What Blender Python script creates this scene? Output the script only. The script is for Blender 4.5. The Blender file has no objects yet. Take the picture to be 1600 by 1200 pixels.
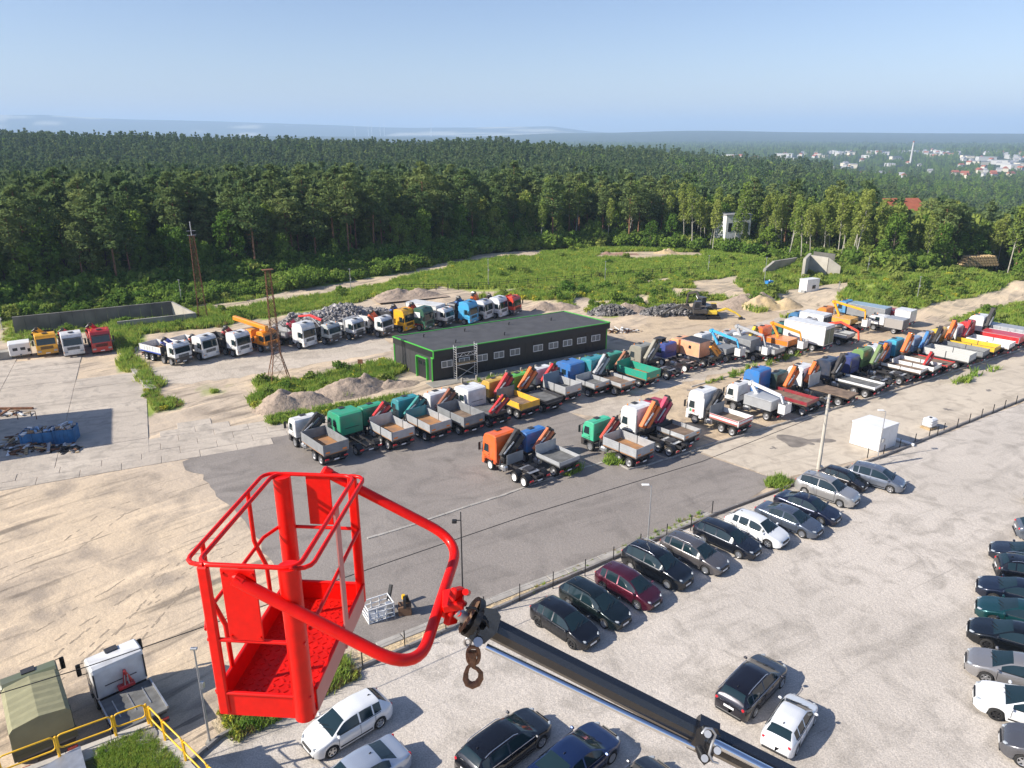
import bpy, math, random
import numpy as np
from mathutils import Vector, Matrix, noise
random.seed(7); np.random.seed(7)
R = math.radians
sc = bpy.context.scene
C = sc.collection

# ------------------------------------------------------------ camera, sky, sun, exposure
CAM_H = 26.0
F_PX = 1140.0
PITCH = math.atan(393 / F_PX)
cam_d = bpy.data.cameras.new('camera'); cam = bpy.data.objects.new('camera', cam_d); C.objects.link(cam)
cam.location = (0, 0, CAM_H); cam.rotation_euler = (math.pi / 2 - PITCH, 0, 0)
cam_d.sensor_width = 36; cam_d.lens = F_PX / 1600 * 36
cam_d.clip_start = 0.1; cam_d.clip_end = 60000
sc.camera = cam

SUN_AZ, SUN_EL = 252.0, 33.0          # compass direction the light comes from, elevation
world = bpy.data.worlds.new('World'); sc.world = world; world.use_nodes = True
nt = world.node_tree
sky = nt.nodes.new('ShaderNodeTexSky'); sky.sky_type = 'NISHITA'; sky.sun_disc = False
sky.sun_elevation = R(SUN_EL); sky.sun_rotation = R(SUN_AZ)
sky.altitude = 200; sky.air_density = 1.0; sky.dust_density = .6; sky.ozone_density = 3.0
bgn = nt.nodes['Background']; tn = nt.nodes.new('ShaderNodeMix'); tn.data_type = 'RGBA'; tn.blend_type = 'MULTIPLY'; tn.inputs[0].default_value = 1; tn.inputs[7].default_value = (1.0, .925, 1.0, 1)
nt.links.new(sky.outputs[0], tn.inputs[6]); nt.links.new(tn.outputs[2], bgn.inputs[0]); bgn.inputs[1].default_value = 0.092
sun_d = bpy.data.lights.new('sun', 'SUN'); sun = bpy.data.objects.new('sun', sun_d); C.objects.link(sun)
sun_d.energy = 5.0; sun_d.angle = R(0.5); sun_d.color = (1.0, 0.93, 0.82)
sx, sy, sz = math.sin(R(SUN_AZ)) * math.cos(R(SUN_EL)), math.cos(R(SUN_AZ)) * math.cos(R(SUN_EL)), math.sin(R(SUN_EL))
sun.rotation_euler = Vector((sx, sy, sz)).to_track_quat('Z', 'Y').to_euler()
sc.view_settings.view_transform = 'Standard'; sc.view_settings.look = 'None'
sc.view_settings.exposure = 0.68; sc.view_settings.gamma = 1.0
sc.view_settings.use_curve_mapping = False
sc.cycles.max_bounces = 6; sc.cycles.diffuse_bounces = 3; sc.cycles.glossy_bounces = 3
sc.cycles.transmission_bounces = 4; sc.cycles.transparent_max_bounces = 8; sc.cycles.volume_bounces = 2

# ------------------------------------------------------------ where a point of the ground lies
_s, _c = math.sin(PITCH), math.cos(PITCH)
def G(px, py, z=0.0):
    u = (px - 800) / F_PX; v = (600 - py) / F_PX
    d = (u, _c + v * _s, -_s + v * _c); t = (z - CAM_H) / d[2]
    return Vector((d[0] * t, d[1] * t, z))

def sstep(a, b, x):
    t = np.clip((x - a) / (b - a), 0, 1); return t * t * (3 - 2 * t)

def inpoly(x, y, poly):
    ins = False; n = len(poly); j = n - 1
    for i in range(n):
        xi, yi = poly[i][0], poly[i][1]; xj, yj = poly[j][0], poly[j][1]
        if (yi > y) != (yj > y) and x < (xj - xi) * (y - yi) / (yj - yi) + xi: ins = not ins
        j = i
    return ins
def np_inpoly(X, Y, poly):
    ins = np.zeros(X.shape, bool); n = len(poly); j = n - 1
    for i in range(n):
        xi, yi = poly[i][0], poly[i][1]; xj, yj = poly[j][0], poly[j][1]
        if yi != yj:
            ins ^= ((yi > Y) != (yj > Y)) & (X < (xj - xi) * (Y - yi) / (yj - yi) + xi)
        j = i
    return ins
def GP(*pts): return [G(*p) for p in pts]

def vnoise(X, Y, s, seed=0):
    """cheap value noise for numpy arrays, 0..1"""
    x = X / s + seed * 17.3; y = Y / s + seed * 9.1
    xi = np.floor(x); yi = np.floor(y); fx = x - xi; fy = y - yi
    fx = fx * fx * (3 - 2 * fx); fy = fy * fy * (3 - 2 * fy)
    def h(a, b):
        v = np.sin(a * 127.1 + b * 311.7 + seed * 74.7) * 43758.5453; return v - np.floor(v)
    return (h(xi, yi) * (1 - fx) + h(xi + 1, yi) * fx) * (1 - fy) + (h(xi, yi + 1) * (1 - fx) + h(xi + 1, yi + 1) * fx) * fy

# mounds: (px, py, radius x, radius y, height)
MOUNDS = [(1520, 452, 17, 9, 2.2), (1400, 462, 12, 7, 1.6), (1330, 470, 9, 6, 1.0), (1590, 500, 6, 5, 1.2),
          (1010, 462, 7, 4, 1.0), (1090, 455, 8, 4, 0.9), (960, 478, 4, 2.5, .9), (640, 462, 8, 3, 0.8), (1190, 466, 5, 3, 1.0),
          (1260, 425, 9, 5, 1.6), (880, 470, 4, 2, .7)]
_M = [(G(a, b), rx, ry, h) for a, b, rx, ry, h in MOUNDS]
def terr(X, Y):
    X = np.asarray(X, float); Y = np.asarray(Y, float)
    r = np.hypot(X, Y); u = np.where(Y > 1, X / np.maximum(Y, 1), np.sign(X) * 3)
    ridge = np.interp(u, [-1.2, -.75, -.37, -.09, .0, .19, .37, .56, .9], [3, 2.5, 0, -2.5, -6, -13, -25, -40, -46])
    f = np.clip((r - 165) / 535, 0, 1); f = np.where(ridge > 0, sstep(0, 1, f), f ** .75)
    h = ridge * f
    und = (vnoise(X, Y, 170, 3) - .5) * 11 + (vnoise(X, Y, 60, 4) - .5) * 3
    h = h - 6.5 * sstep(180, 300, r) * (1 - sstep(430, 640, r))
    h = h + und * sstep(190, 330, r) * (1 - sstep(900, 1500, r))
    h = h + (-52 - h) * sstep(720, 1700, r)
    h = h + sstep(4200, 7200, r) * (56 + 14 * vnoise(X, Y, 1900, 5) + 20 * np.exp(-((u - .24) / .10) ** 2) - np.where(u < .08, 26 * sstep(.08, -.05, u), 0))
    h = h + (12 * vnoise(X, Y, 700, 6)) * sstep(1800, 3000, r)
    far = np.interp(u, [-.95, -.78, -.60, -.50, -.38, -.25, -.12, -.02, .05, .10, .14], [180, 250, 285, 235, 215, 165, 120, 140, 130, 40, 0])
    h = h - 20 * sstep(7600, 9000, r) + sstep(9000, 12000, r) * (far * .95 + 6 * vnoise(X, Y, 2500, 8))
    for p, rx, ry, hh in _M:
        h = h + hh * np.exp(-(((X - p.x) / rx) ** 2 + ((Y - p.y) / ry) ** 2) * 1.3) * (.7 + .6 * vnoise(X, Y, 2.5, 9))
    return h
def th(x, y): return float(terr(np.array([x]), np.array([y]))[0])

# ------------------------------------------------------------ materials
MATS = {}
def mat(name, col, rough=.6, metal=0, var=0, vscale=1.0, bump=0, bscale=20, spec=.5, coat=0, emit=None, col2=None, rand=0, trans=0):
    if name in MATS: return MATS[name]
    m = bpy.data.materials.new(name); m.use_nodes = True; n = m.node_tree.nodes; l = m.node_tree.links
    b = n['Principled BSDF']
    b.inputs['Base Color'].default_value = (*col, 1); b.inputs['Roughness'].default_value = rough
    b.inputs['Metallic'].default_value = metal; b.inputs['Specular IOR Level'].default_value = spec
    if coat: b.inputs['Coat Weight'].default_value = coat; b.inputs['Coat Roughness'].default_value = .04
    out = None
    if var or bump or col2:
        tc = n.new('ShaderNodeTexCoord')
    if var or col2:
        t = n.new('ShaderNodeTexNoise'); t.inputs['Scale'].default_value = vscale; t.inputs['Detail'].default_value = 6
        l.new(tc.outputs['Object'], t.inputs['Vector'])
        mx = n.new('ShaderNodeMix'); mx.data_type = 'RGBA'
        rr = n.new('ShaderNodeMapRange'); rr.inputs[1].default_value = .35; rr.inputs[2].default_value = .65
        l.new(t.outputs[0], rr.inputs[0]); l.new(rr.outputs[0], mx.inputs[0])
        c2 = col2 if col2 else tuple(max(0, c * (1 - var)) for c in col)
        mx.inputs[6].default_value = (*col, 1); mx.inputs[7].default_value = (*c2, 1)
        l.new(mx.outputs[2], b.inputs['Base Color']); out = mx.outputs[2]
    if rand:
        oi = n.new('ShaderNodeObjectInfo'); hs = n.new('ShaderNodeHueSaturation')
        mr = n.new('ShaderNodeMapRange'); mr.inputs[3].default_value = 1 - rand; mr.inputs[4].default_value = 1 + rand
        l.new(oi.outputs['Random'], mr.inputs[0]); l.new(mr.outputs[0], hs.inputs['Value'])
        if out: l.new(out, hs.inputs['Color'])
        else: hs.inputs['Color'].default_value = (*col, 1)
        l.new(hs.outputs[0], b.inputs['Base Color'])
    if bump:
        t2 = n.new('ShaderNodeTexNoise'); t2.inputs['Scale'].default_value = bscale; t2.inputs['Detail'].default_value = 5
        l.new(tc.outputs['Object'], t2.inputs['Vector'])
        bp = n.new('ShaderNodeBump'); bp.inputs['Strength'].default_value = bump; bp.inputs['Distance'].default_value = .05
        l.new(t2.outputs[0], bp.inputs['Height']); l.new(bp.outputs[0], b.inputs['Normal'])
    if emit: b.inputs['Emission Color'].default_value = (*emit, 1)
    MATS[name] = m; return m

def leafmat(name, c1, c2, trans=.25):
    m = bpy.data.materials.new(name); m.use_nodes = True; n = m.node_tree.nodes; l = m.node_tree.links
    n.remove(n['Principled BSDF'])
    oi = n.new('ShaderNodeObjectInfo'); geo = n.new('ShaderNodeNewGeometry'); t = n.new('ShaderNodeTexNoise'); t.inputs['Scale'].default_value = .9
    l.new(geo.outputs['Position'], t.inputs['Vector'])
    ad = n.new('ShaderNodeMath'); ad.operation = 'ADD'; l.new(t.outputs[0], ad.inputs[0]); l.new(oi.outputs['Random'], ad.inputs[1])
    mr = n.new('ShaderNodeMapRange'); mr.inputs[1].default_value = .35; mr.inputs[2].default_value = 1.65; l.new(ad.outputs[0], mr.inputs[0])
    mx = n.new('ShaderNodeMix'); mx.data_type = 'RGBA'; mx.inputs[6].default_value = (*c1, 1); mx.inputs[7].default_value = (*c2, 1)
    l.new(mr.outputs[0], mx.inputs[0])
    d = n.new('ShaderNodeBsdfDiffuse'); tr = n.new('ShaderNodeBsdfTranslucent'); ms = n.new('ShaderNodeMixShader'); ms.inputs[0].default_value = trans
    l.new(mx.outputs[2], d.inputs[0]); l.new(mx.outputs[2], tr.inputs[0]); l.new(d.outputs[0], ms.inputs[1]); l.new(tr.outputs[0], ms.inputs[2])
    l.new(ms.outputs[0], n['Material Output'].inputs[0])
    MATS[name] = m; return m

def groundmat(name, cols, scales, bump=.5, bscale=3.0, rough=.9, streak=0, speck=.15, aniso_ang=0):
    """three tone ground: broad patches, mid patches and fine grain, all in world space"""
    m = bpy.data.materials.new(name); m.use_nodes = True; n = m.node_tree.nodes; l = m.node_tree.links
    b = n['Principled BSDF']; b.inputs['Roughness'].default_value = rough; b.inputs['Specular IOR Level'].default_value = .2
    geo = n.new('ShaderNodeNewGeometry')
    def nz(scale, detail=6, vec=None, dist=0):
        t = n.new('ShaderNodeTexNoise'); t.inputs['Scale'].default_value = scale; t.inputs['Detail'].default_value = detail
        t.inputs['Distortion'].default_value = dist
        l.new(vec or geo.outputs['Position'], t.inputs['Vector']); return t.outputs[0]
    def rng(o, a, c, lo=0, hi=1):
        r = n.new('ShaderNodeMapRange'); r.inputs[1].default_value = a; r.inputs[2].default_value = c
        r.inputs[3].default_value = lo; r.inputs[4].default_value = hi; l.new(o, r.inputs[0]); return r.outputs[0]
    def mix(f, a, c):
        x = n.new('ShaderNodeMix'); x.data_type = 'RGBA'; l.new(f, x.inputs[0])
        for k, v in ((6, a), (7, c)):
            if isinstance(v, tuple): x.inputs[k].default_value = (*v, 1)
            else: l.new(v, x.inputs[k])
        return x.outputs[2]
    c = mix(rng(nz(scales[0], 7, dist=.6), .4, .6), cols[0], cols[1])
    c = mix(rng(nz(scales[1], 8, dist=1.2), .48, .68), c, cols[2])
    vr = n.new('ShaderNodeVectorRotate'); vr.rotation_type = 'Z_AXIS'; vr.inputs['Angle'].default_value = -R(aniso_ang); l.new(geo.outputs['Position'], vr.inputs['Vector'])
    mp = n.new('ShaderNodeMapping'); l.new(vr.outputs[0], mp.inputs['Vector']); mp.inputs['Scale'].default_value = (.09, .7, 1)
    st = nz(1.0, 7, mp.outputs[0], .8)
    if streak:
        dk = tuple(v * .55 for v in cols[2])
        c = mix(rng(st, .56, .66, 0, streak), c, dk)
        mp2 = n.new('ShaderNodeMapping'); l.new(vr.outputs[0], mp2.inputs['Vector']); mp2.inputs['Scale'].default_value = (.16, 3.2, 1)
        st2 = nz(1.0, 4, mp2.outputs[0], .5); pm = rng(nz(.12, 3), .45, .6); tr_ = n.new('ShaderNodeMath'); tr_.operation = 'MULTIPLY'; l.new(rng(st2, .60, .68, 0, min(1, streak * 1.2)), tr_.inputs[0]); l.new(pm, tr_.inputs[1])
        c = mix(tr_.outputs[0], c, dk)
        lt = tuple(min(1, v * 1.18) for v in cols[0])
        c = mix(rng(st, .42, .32, 0, streak), c, lt)
    f = nz(14, 3)
    hs = n.new('ShaderNodeHueSaturation'); l.new(c, hs.inputs['Color']); l.new(rng(f, .3, .7, 1 - speck, 1 + speck), hs.inputs['Value'])
    l.new(hs.outputs[0], b.inputs['Base Color'])
    hsum = n.new('ShaderNodeMath'); hsum.operation = 'MULTIPLY_ADD'; hsum.inputs[1].default_value = .22
    l.new(nz(bscale * 4, 5), hsum.inputs[0])
    if streak:
        h2 = n.new('ShaderNodeMath'); h2.operation = 'MULTIPLY_ADD'; h2.inputs[1].default_value = 1.5; l.new(st, h2.inputs[0]); l.new(nz(bscale, 6), h2.inputs[2]); l.new(h2.outputs[0], hsum.inputs[2])
    else: l.new(nz(bscale, 6), hsum.inputs[2])
    bp = n.new('ShaderNodeBump'); bp.inputs['Strength'].default_value = bump; bp.inputs['Distance'].default_value = .12
    l.new(hsum.outputs[0], bp.inputs['Height']); l.new(bp.outputs[0], b.inputs['Normal'])
    MATS[name] = m; return m, hs.outputs[0], b, n, l, geo

# ------------------------------------------------------------ mesh builder
class MB:
    def __init__(s): s.v = []; s.f = []; s.m = []; s.sm = []
    def add(s, vs, fs, m=0, smooth=False):
        o = len(s.v); s.v += [tuple(p) for p in vs]
        for f in fs: s.f.append([i + o for i in f]); s.m.append(m); s.sm.append(smooth)
        return s
    def box(s, cx, cy, cz, lx, ly, lz, m=0, rot=None, b=0):
        """box by centre and size; b = chamfer"""
        hx, hy, hz = lx / 2, ly / 2, lz / 2
        if b <= 0:
            vs = [Vector((x, y, z)) for x in (-hx, hx) for y in (-hy, hy) for z in (-hz, hz)]
            fs = [(0, 1, 3, 2), (4, 6, 7, 5), (0, 4, 5, 1), (2, 3, 7, 6), (0, 2, 6, 4), (1, 5, 7, 3)]
        else:
            b = min(b, hx * .9, hy * .9, hz * .9)
            vs = []; idx = {}
            for a, sx_ in enumerate((-1, 1)):
                for c_, sy_ in enumerate((-1, 1)):
                    for d_, sz_ in enumerate((-1, 1)):
                        for k in range(3):
                            p = [sx_ * hx, sy_ * hy, sz_ * hz]
                            for q in range(3):
                                if q != k: p[q] -= (sx_, sy_, sz_)[q] * b
                            idx[(a, c_, d_, k)] = len(vs); vs.append(Vector(p))
            I = idx; fs = []
            for a in (0, 1):
                q = [I[(a, 0, 0, 0)], I[(a, 1, 0, 0)], I[(a, 1, 1, 0)], I[(a, 0, 1, 0)]]; fs.append(q if a else q[::-1])
                q = [I[(0, a, 0, 1)], I[(0, a, 1, 1)], I[(1, a, 1, 1)], I[(1, a, 0, 1)]]; fs.append(q if a else q[::-1])
                q = [I[(0, 0, a, 2)], I[(1, 0, a, 2)], I[(1, 1, a, 2)], I[(0, 1, a, 2)]]; fs.append(q if a else q[::-1])
            for a in (0, 1):
                for c_ in (0, 1):
                    fl = (a + c_) % 2
                    q = [I[(a, c_, 0, 0)], I[(a, c_, 0, 1)], I[(a, c_, 1, 1)], I[(a, c_, 1, 0)]]; fs.append(q[::-1] if fl else q)
                    q = [I[(a, 0, c_, 0)], I[(a, 1, c_, 0)], I[(a, 1, c_, 2)], I[(a, 0, c_, 2)]]; fs.append(q if fl else q[::-1])
                    q = [I[(0, a, c_, 1)], I[(1, a, c_, 1)], I[(1, a, c_, 2)], I[(0, a, c_, 2)]]; fs.append(q if not fl else q[::-1])
                    for d_ in (0, 1):
                        q = [I[(a, c_, d_, 0)], I[(a, c_, d_, 1)], I[(a, c_, d_, 2)]]
                        fs.append(q if (a + c_ + d_) % 2 else q[::-1])
        if rot is not None:
            M_ = rot if isinstance(rot, Matrix) else Matrix.Rotation(rot, 3, 'Z')
            vs = [M_ @ p for p in vs]
        c0 = Vector((cx, cy, cz)); return s.add([p + c0 for p in vs], fs, m)
    def beam(s, p1, p2, w, h=None, m=0, up=(0, 0, 1), b=0):
        p1, p2 = Vector(p1), Vector(p2); d = p2 - p1; L = d.length
        if L < 1e-6: return s
        x = d / L; u = Vector(up)
        if abs(x.dot(u)) > .98: u = Vector((1, 0, 0))
        y = u.cross(x).normalized(); z = x.cross(y)
        M_ = Matrix((x, y, z)).transposed(); c0 = (p1 + p2) / 2
        return s.box(c0.x, c0.y, c0.z, L, w, h or w, m, M_, b)
    def cyl(s, p1, p2, r1, r2=None, n=10, m=0, caps=True, smooth=True):
        p1, p2 = Vector(p1), Vector(p2); r2 = r1 if r2 is None else r2
        x = (p2 - p1)
        if x.length < 1e-7: return s
        x.normalize(); u = Vector((0, 0, 1)) if abs(x.z) < .9 else Vector((1, 0, 0)); a = x.cross(u).normalized(); c_ = x.cross(a)
        r_ = [(math.cos(2 * math.pi * i / n), math.sin(2 * math.pi * i / n)) for i in range(n)]
        A = [p1 + a * (k * r1) + c_ * (q * r1) for k, q in r_]; B = [p2 + a * (k * r2) + c_ * (q * r2) for k, q in r_]
        s.add(A + B, [((i + 1) % n, i, i + n, (i + 1) % n + n) for i in range(n)], m, smooth)
        if caps: s.add(A, [tuple(range(n))], m); s.add(B, [tuple(range(n))[::-1]], m)
        return s
    def tube(s, pts, r, n=8, m=0, closed=False, rf=None):
        P = [Vector(p) for p in pts]; N = len(P); rings = []; up = Vector((0, 0, 1)); prev = None
        for i in range(N):
            if closed: d = P[(i + 1) % N] - P[i - 1]
            else: d = P[min(i + 1, N - 1)] - P[max(i - 1, 0)]
            d.normalize()
            if prev is None:
                u = up if abs(d.z) < .9 else Vector((1, 0, 0)); a = d.cross(u).normalized()
            else: a = (prev - d * prev.dot(d)).normalized()
            prev = a; c_ = d.cross(a); rr = rf(i / (N - 1)) * r if rf else r
            rings.append([P[i] + a * (math.cos(2 * math.pi * k / n) * rr) + c_ * (math.sin(2 * math.pi * k / n) * rr) for k in range(n)])
        vs = [p for r_ in rings for p in r_]; fs = []
        for i in range(N if closed else N - 1):
            j = (i + 1) % N
            for k in range(n): fs.append((i * n + (k + 1) % n, i * n + k, j * n + k, j * n + (k + 1) % n))
        s.add(vs, fs, m, True)
        if not closed: s.add(rings[0], [tuple(range(n))], m); s.add(rings[-1], [tuple(range(n))[::-1]], m)
        return s
    def prism(s, prof, y0, y1, m=0, b=0):
        """profile in xz (counter clockwise seen from -y), extruded along y, chamfered edges b"""
        n = len(prof); cx = sum(p[0] for p in prof) / n; cz = sum(p[1] for p in prof) / n
        def ins(p, k):
            d = math.hypot(p[0] - cx, p[1] - cz) or 1; return (p[0] - (p[0] - cx) / d * k, p[1] - (p[1] - cz) / d * k)
        rings = []
        if b: rings.append([(*ins(p, b), y0) for p in prof])
        rings.append([(p[0], p[1], y0 + b) for p in prof]); rings.append([(p[0], p[1], y1 - b) for p in prof])
        if b: rings.append([(*ins(p, b), y1) for p in prof])
        vs = [(a, y, z) for r_ in rings for a, z, y in r_]; fs = []
        for i in range(len(rings) - 1):
            for k in range(n): fs.append((i * n + k, i * n + (k + 1) % n, (i + 1) * n + (k + 1) % n, (i + 1) * n + k))
        L_ = len(rings) - 1
        fs.append(tuple(range(n))[::-1]); fs.append(tuple(L_ * n + k for k in range(n)))
        return s.add(vs, fs, m)
    def lathe(s, prof, axis='y', n=16, m=0, c=(0, 0, 0), smooth=True):
        """prof = (radius, along axis)"""
        vs = []; fs = []; c = Vector(c)
        for r_, h in prof:
            for k in range(n):
                a = 2 * math.pi * k / n
                p = Vector((math.cos(a) * r_, h, math.sin(a) * r_)) if axis == 'y' else Vector((math.cos(a) * r_, math.sin(a) * r_, h))
                vs.append(p + c)
        for i in range(len(prof) - 1):
            for k in range(n): fs.append((i * n + k, i * n + (k + 1) % n, (i + 1) * n + (k + 1) % n, (i + 1) * n + k))
        return s.add(vs, fs, m, smooth)
    def mesh(s, name, mats):
        me = bpy.data.meshes.new(name); me.from_pydata(s.v, [], s.f)
        for x in (mats if isinstance(mats, (list, tuple)) else [mats]): me.materials.append(x)
        if s.f:
            me.polygons.foreach_set('material_index', s.m); me.polygons.foreach_set('use_smooth', s.sm)
        me.update(); return me
    def build(s, name, mats, parent=None, loc=None, rotz=0):
        return obj(name, s.mesh(name, mats), parent, loc, rotz)

def obj(name, me, parent=None, loc=None, rotz=0):
    o = bpy.data.objects.new(name, me); C.objects.link(o)
    if parent is not None: o.parent = parent
    if loc is not None: o.location = loc
    if rotz: o.rotation_euler = (0, 0, rotz)
    return o
def tag(o, label=None, cat=None, group=None, kind=None):
    if label: o['label'] = label
    if cat: o['category'] = cat
    if group: o['group'] = group
    if kind: o['kind'] = kind
    return o
def thing(name, label, cat, loc=(0, 0, 0), rotz=0, group=None, scale=None):
    o = bpy.data.objects.new(name, None); C.objects.link(o); o.location = loc; o.rotation_euler = (0, 0, rotz)
    o.empty_display_size = .3
    if scale: o.scale = scale if isinstance(scale, (tuple, list)) else (scale,) * 3
    return tag(o, label, cat, group)
def kids(o): return [c for c in KIDS.get(o.name, ())]
KIDS = {}
def copy_tree(root, depth=2):
    r = root.copy(); C.objects.link(r)
    for ch in CH[root.name]:
        c = ch.copy(); C.objects.link(c); c.parent = r
    return r
CH = {}

def scatter(name, pts, rots, scls, kinds, sources, label=None):
    """one stuff object: instances of source meshes on a cloud of points"""
    me = bpy.data.meshes.new(name); me.from_pydata([tuple(p) for p in pts], [], [])
    a = me.attributes.new('rotz', 'FLOAT', 'POINT'); a.data.foreach_set('value', np.asarray(rots, np.float32))
    a = me.attributes.new('scl', 'FLOAT', 'POINT'); a.data.foreach_set('value', np.asarray(scls, np.float32))
    a = me.attributes.new('kindno', 'INT', 'POINT'); a.data.foreach_set('value', np.asarray(kinds, np.int32))
    o = obj(name, me); o['kind'] = 'stuff'
    if label: o['label'] = label
    ng = bpy.data.node_groups.new(name + '_nodes', 'GeometryNodeTree')
    ng.interface.new_socket('Geometry', in_out='INPUT', socket_type='NodeSocketGeometry')
    ng.interface.new_socket('Geometry', in_out='OUTPUT', socket_type='NodeSocketGeometry')
    n = ng.nodes; l = ng.links; gi = n.new('NodeGroupInput'); go = n.new('NodeGroupOutput'); jn = n.new('GeometryNodeJoinGeometry')
    def at(nm, ty):
        q = n.new('GeometryNodeInputNamedAttribute'); q.data_type = ty; q.inputs[0].default_value = nm; return q.outputs[0]
    rz = at('rotz', 'FLOAT'); sl = at('scl', 'FLOAT'); kn = at('kindno', 'INT')
    cx = n.new('ShaderNodeCombineXYZ'); l.new(rz, cx.inputs[2])
    for i, src in enumerate(sources):
        oi = n.new('GeometryNodeObjectInfo'); oi.inputs['Object'].default_value = src
        oi.inputs['As Instance'].default_value = True
        cp = n.new('FunctionNodeCompare'); cp.data_type = 'INT'; cp.operation = 'EQUAL'
        l.new(kn, cp.inputs[2]); cp.inputs[3].default_value = i
        ip = n.new('GeometryNodeInstanceOnPoints'); l.new(gi.outputs[0], ip.inputs['Points']); l.new(cp.outputs[0], ip.inputs['Selection'])
        l.new(oi.outputs['Geometry'], ip.inputs['Instance']); l.new(cx.outputs[0], ip.inputs['Rotation']); l.new(sl, ip.inputs['Scale'])
        l.new(ip.outputs[0], jn.inputs[0])
    l.new(jn.outputs[0], go.inputs[0])
    md = o.modifiers.new('scatter', 'NODES'); md.node_group = ng
    return o
def source(name, me): return bpy.data.objects.new(name, me)      # never linked: only feeds a scatter
# ------------------------------------------------------------ ground: one sheet from under the camera to the horizon
def paint_masks(X, Y):
    """green = grows, dirt lanes stay bare; soft ragged borders"""
    nz1 = vnoise(X, Y, 3.2, 1); nz2 = vnoise(X, Y, 9, 2); nz3 = vnoise(X, Y, 1.3, 12)
    g = np.zeros(X.shape)
    for poly, dens in GREEN:
        P_ = [(p.x, p.y) for p in GP(*poly)]
        sub = np_inpoly(X + (nz1 - .5) * 3.5, Y + (nz2 - .5) * 5, P_)
        g = np.maximum(g, sub * np.clip((nz1 * .5 + nz2 * .3 + nz3 * .2 - (1 - dens)) * 6 + .5, 0, 1))
    for poly in BARE:
        P_ = [(p.x, p.y) for p in GP(*poly)]
        g = np.where(np_inpoly(X + (nz1 - .5) * 2, Y + (nz2 - .5) * 3, P_), g * .05, g)
    return g
GREEN = [
    ([(300, 508), (335, 470), (430, 462), (560, 446), (640, 425), (740, 404), (830, 396), (940, 383), (1080, 384), (1190, 392), (1215, 420), (1195, 440), (1100, 430), (1000, 438), (900, 446), (760, 452), (680, 450), (650, 462), (560, 474), (460, 488), (345, 510)], .84),
    ([(165, 512), (230, 490), (330, 480), (345, 515), (215, 522), (212, 555), (240, 590), (300, 632), (245, 645), (185, 570)], .74),
    ([(385, 650), (400, 590), (470, 590), (600, 565), (640, 575), (610, 600), (480, 612), (420, 640)], .68),
    ([(460, 612), (600, 592), (640, 615), (560, 632), (440, 650)], .45),
    ([(740, 470), (820, 450), (1000, 435), (1180, 432), (1200, 470), (1100, 470), (1030, 480), (940, 492), (880, 480), (760, 462)], .62),
    ([(1150, 480), (1190, 430), (1290, 405), (1460, 408), (1620, 420), (1700, 440), (1700, 520), (1610, 530), (1540, 512), (1480, 505), (1440, 488), (1300, 478), (1230, 500)], .82),
    ([(0, 520), (20, 480), (300, 470), (310, 490), (170, 512), (25, 545), (0, 545)], .7),
    ([(-200, 520), (-200, 480), (300, 440), (740, 398), (760, 404), (300, 478), (20, 500)], .75),
    ([(330, 588), (420, 580), (420, 600), (330, 620)], .3),
    ([(60, 770), (330, 760), (420, 880), (120, 900), (0, 850)], .12),
    ([(120, 960), (430, 900), (470, 1040), (300, 1120), (200, 1000)], .22),
    ([(230, 700), (330, 730), (440, 850), (420, 930), (360, 850)], .16),
]
BARE = [
    [(1385, 499), (1480, 478), (1600, 456), (1720, 440), (1720, 460), (1590, 478), (1530, 496), (1470, 510)],
    [(1180, 500), (1230, 455), (1330, 445), (1320, 470), (1260, 492)],
    [(330, 476), (560, 441), (740, 399), (850, 392), (850, 400), (740, 408), (560, 452), (330, 486)],
    [(935, 392), (1100, 385), (1105, 398), (1000, 404), (930, 402)],
    [(1080, 440), (1150, 430), (1160, 462), (1090, 468)],
]
az = np.concatenate([np.linspace(-180, -52, 40)[:-1], np.linspace(-52, 52, 300), np.linspace(52, 180, 40)[1:-1]])
rr = [2.0]
while rr[-1] < 24000:
    r_ = rr[-1]; rr.append(r_ + (1.5 if r_ < 50 else 1.0 if r_ < 190 else max(3, r_ * .028)))
rr = np.array(rr); A_, R_ = np.meshgrid(np.radians(az), rr)
GX = R_ * np.sin(A_); GY = R_ * np.cos(A_); GZ = terr(GX, GY)
na, nr = len(az), len(rr)
verts = np.stack([GX.ravel(), GY.ravel(), GZ.ravel()], 1)
ii, jj = np.meshgrid(np.arange(nr - 1), np.arange(na), indexing='ij'); j2 = (jj + 1) % na
faces = np.stack([(ii * na + jj).ravel(), (ii * na + j2).ravel(), ((ii + 1) * na + j2).ravel(), ((ii + 1) * na + jj).ravel()], 1)
def np_mesh(name, verts, faces, smooth=True):
    me = bpy.data.meshes.new(name); k = faces.shape[1]
    me.vertices.add(len(verts)); me.vertices.foreach_set('co', np.asarray(verts, np.float32).ravel())
    me.loops.add(faces.size); me.loops.foreach_set('vertex_index', faces.ravel().astype(np.int32))
    me.polygons.add(len(faces)); me.polygons.foreach_set('loop_start', np.arange(0, faces.size, k, dtype=np.int32))
    if smooth: me.polygons.foreach_set('use_smooth', np.ones(len(faces), bool))
    me.update(calc_edges=True); return me
verts = np.vstack([verts, [[0, 0, 0]]])
me = np_mesh('ground', verts, faces)
gm = np.zeros(GX.shape); near = R_ < 420
gm[near] = paint_masks(GX[near], GY[near])
def edge_r(u):
    """distance at which the wood begins, by direction"""
    return np.interp(u, ED_U, ED_R)
EDGE = [(-400, 520), (-60, 498), (0, 488), (130, 476), (250, 457), (400, 438), (520, 427), (620, 414), (700, 401), (780, 392), (900, 383), (1000, 381), (1100, 385), (1190, 391), (1280, 405), (1330, 420), (1400, 432), (1470, 420), (1560, 424), (1650, 430), (1800, 440), (2200, 450)]
_e = [G(*p) for p in EDGE]
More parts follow.
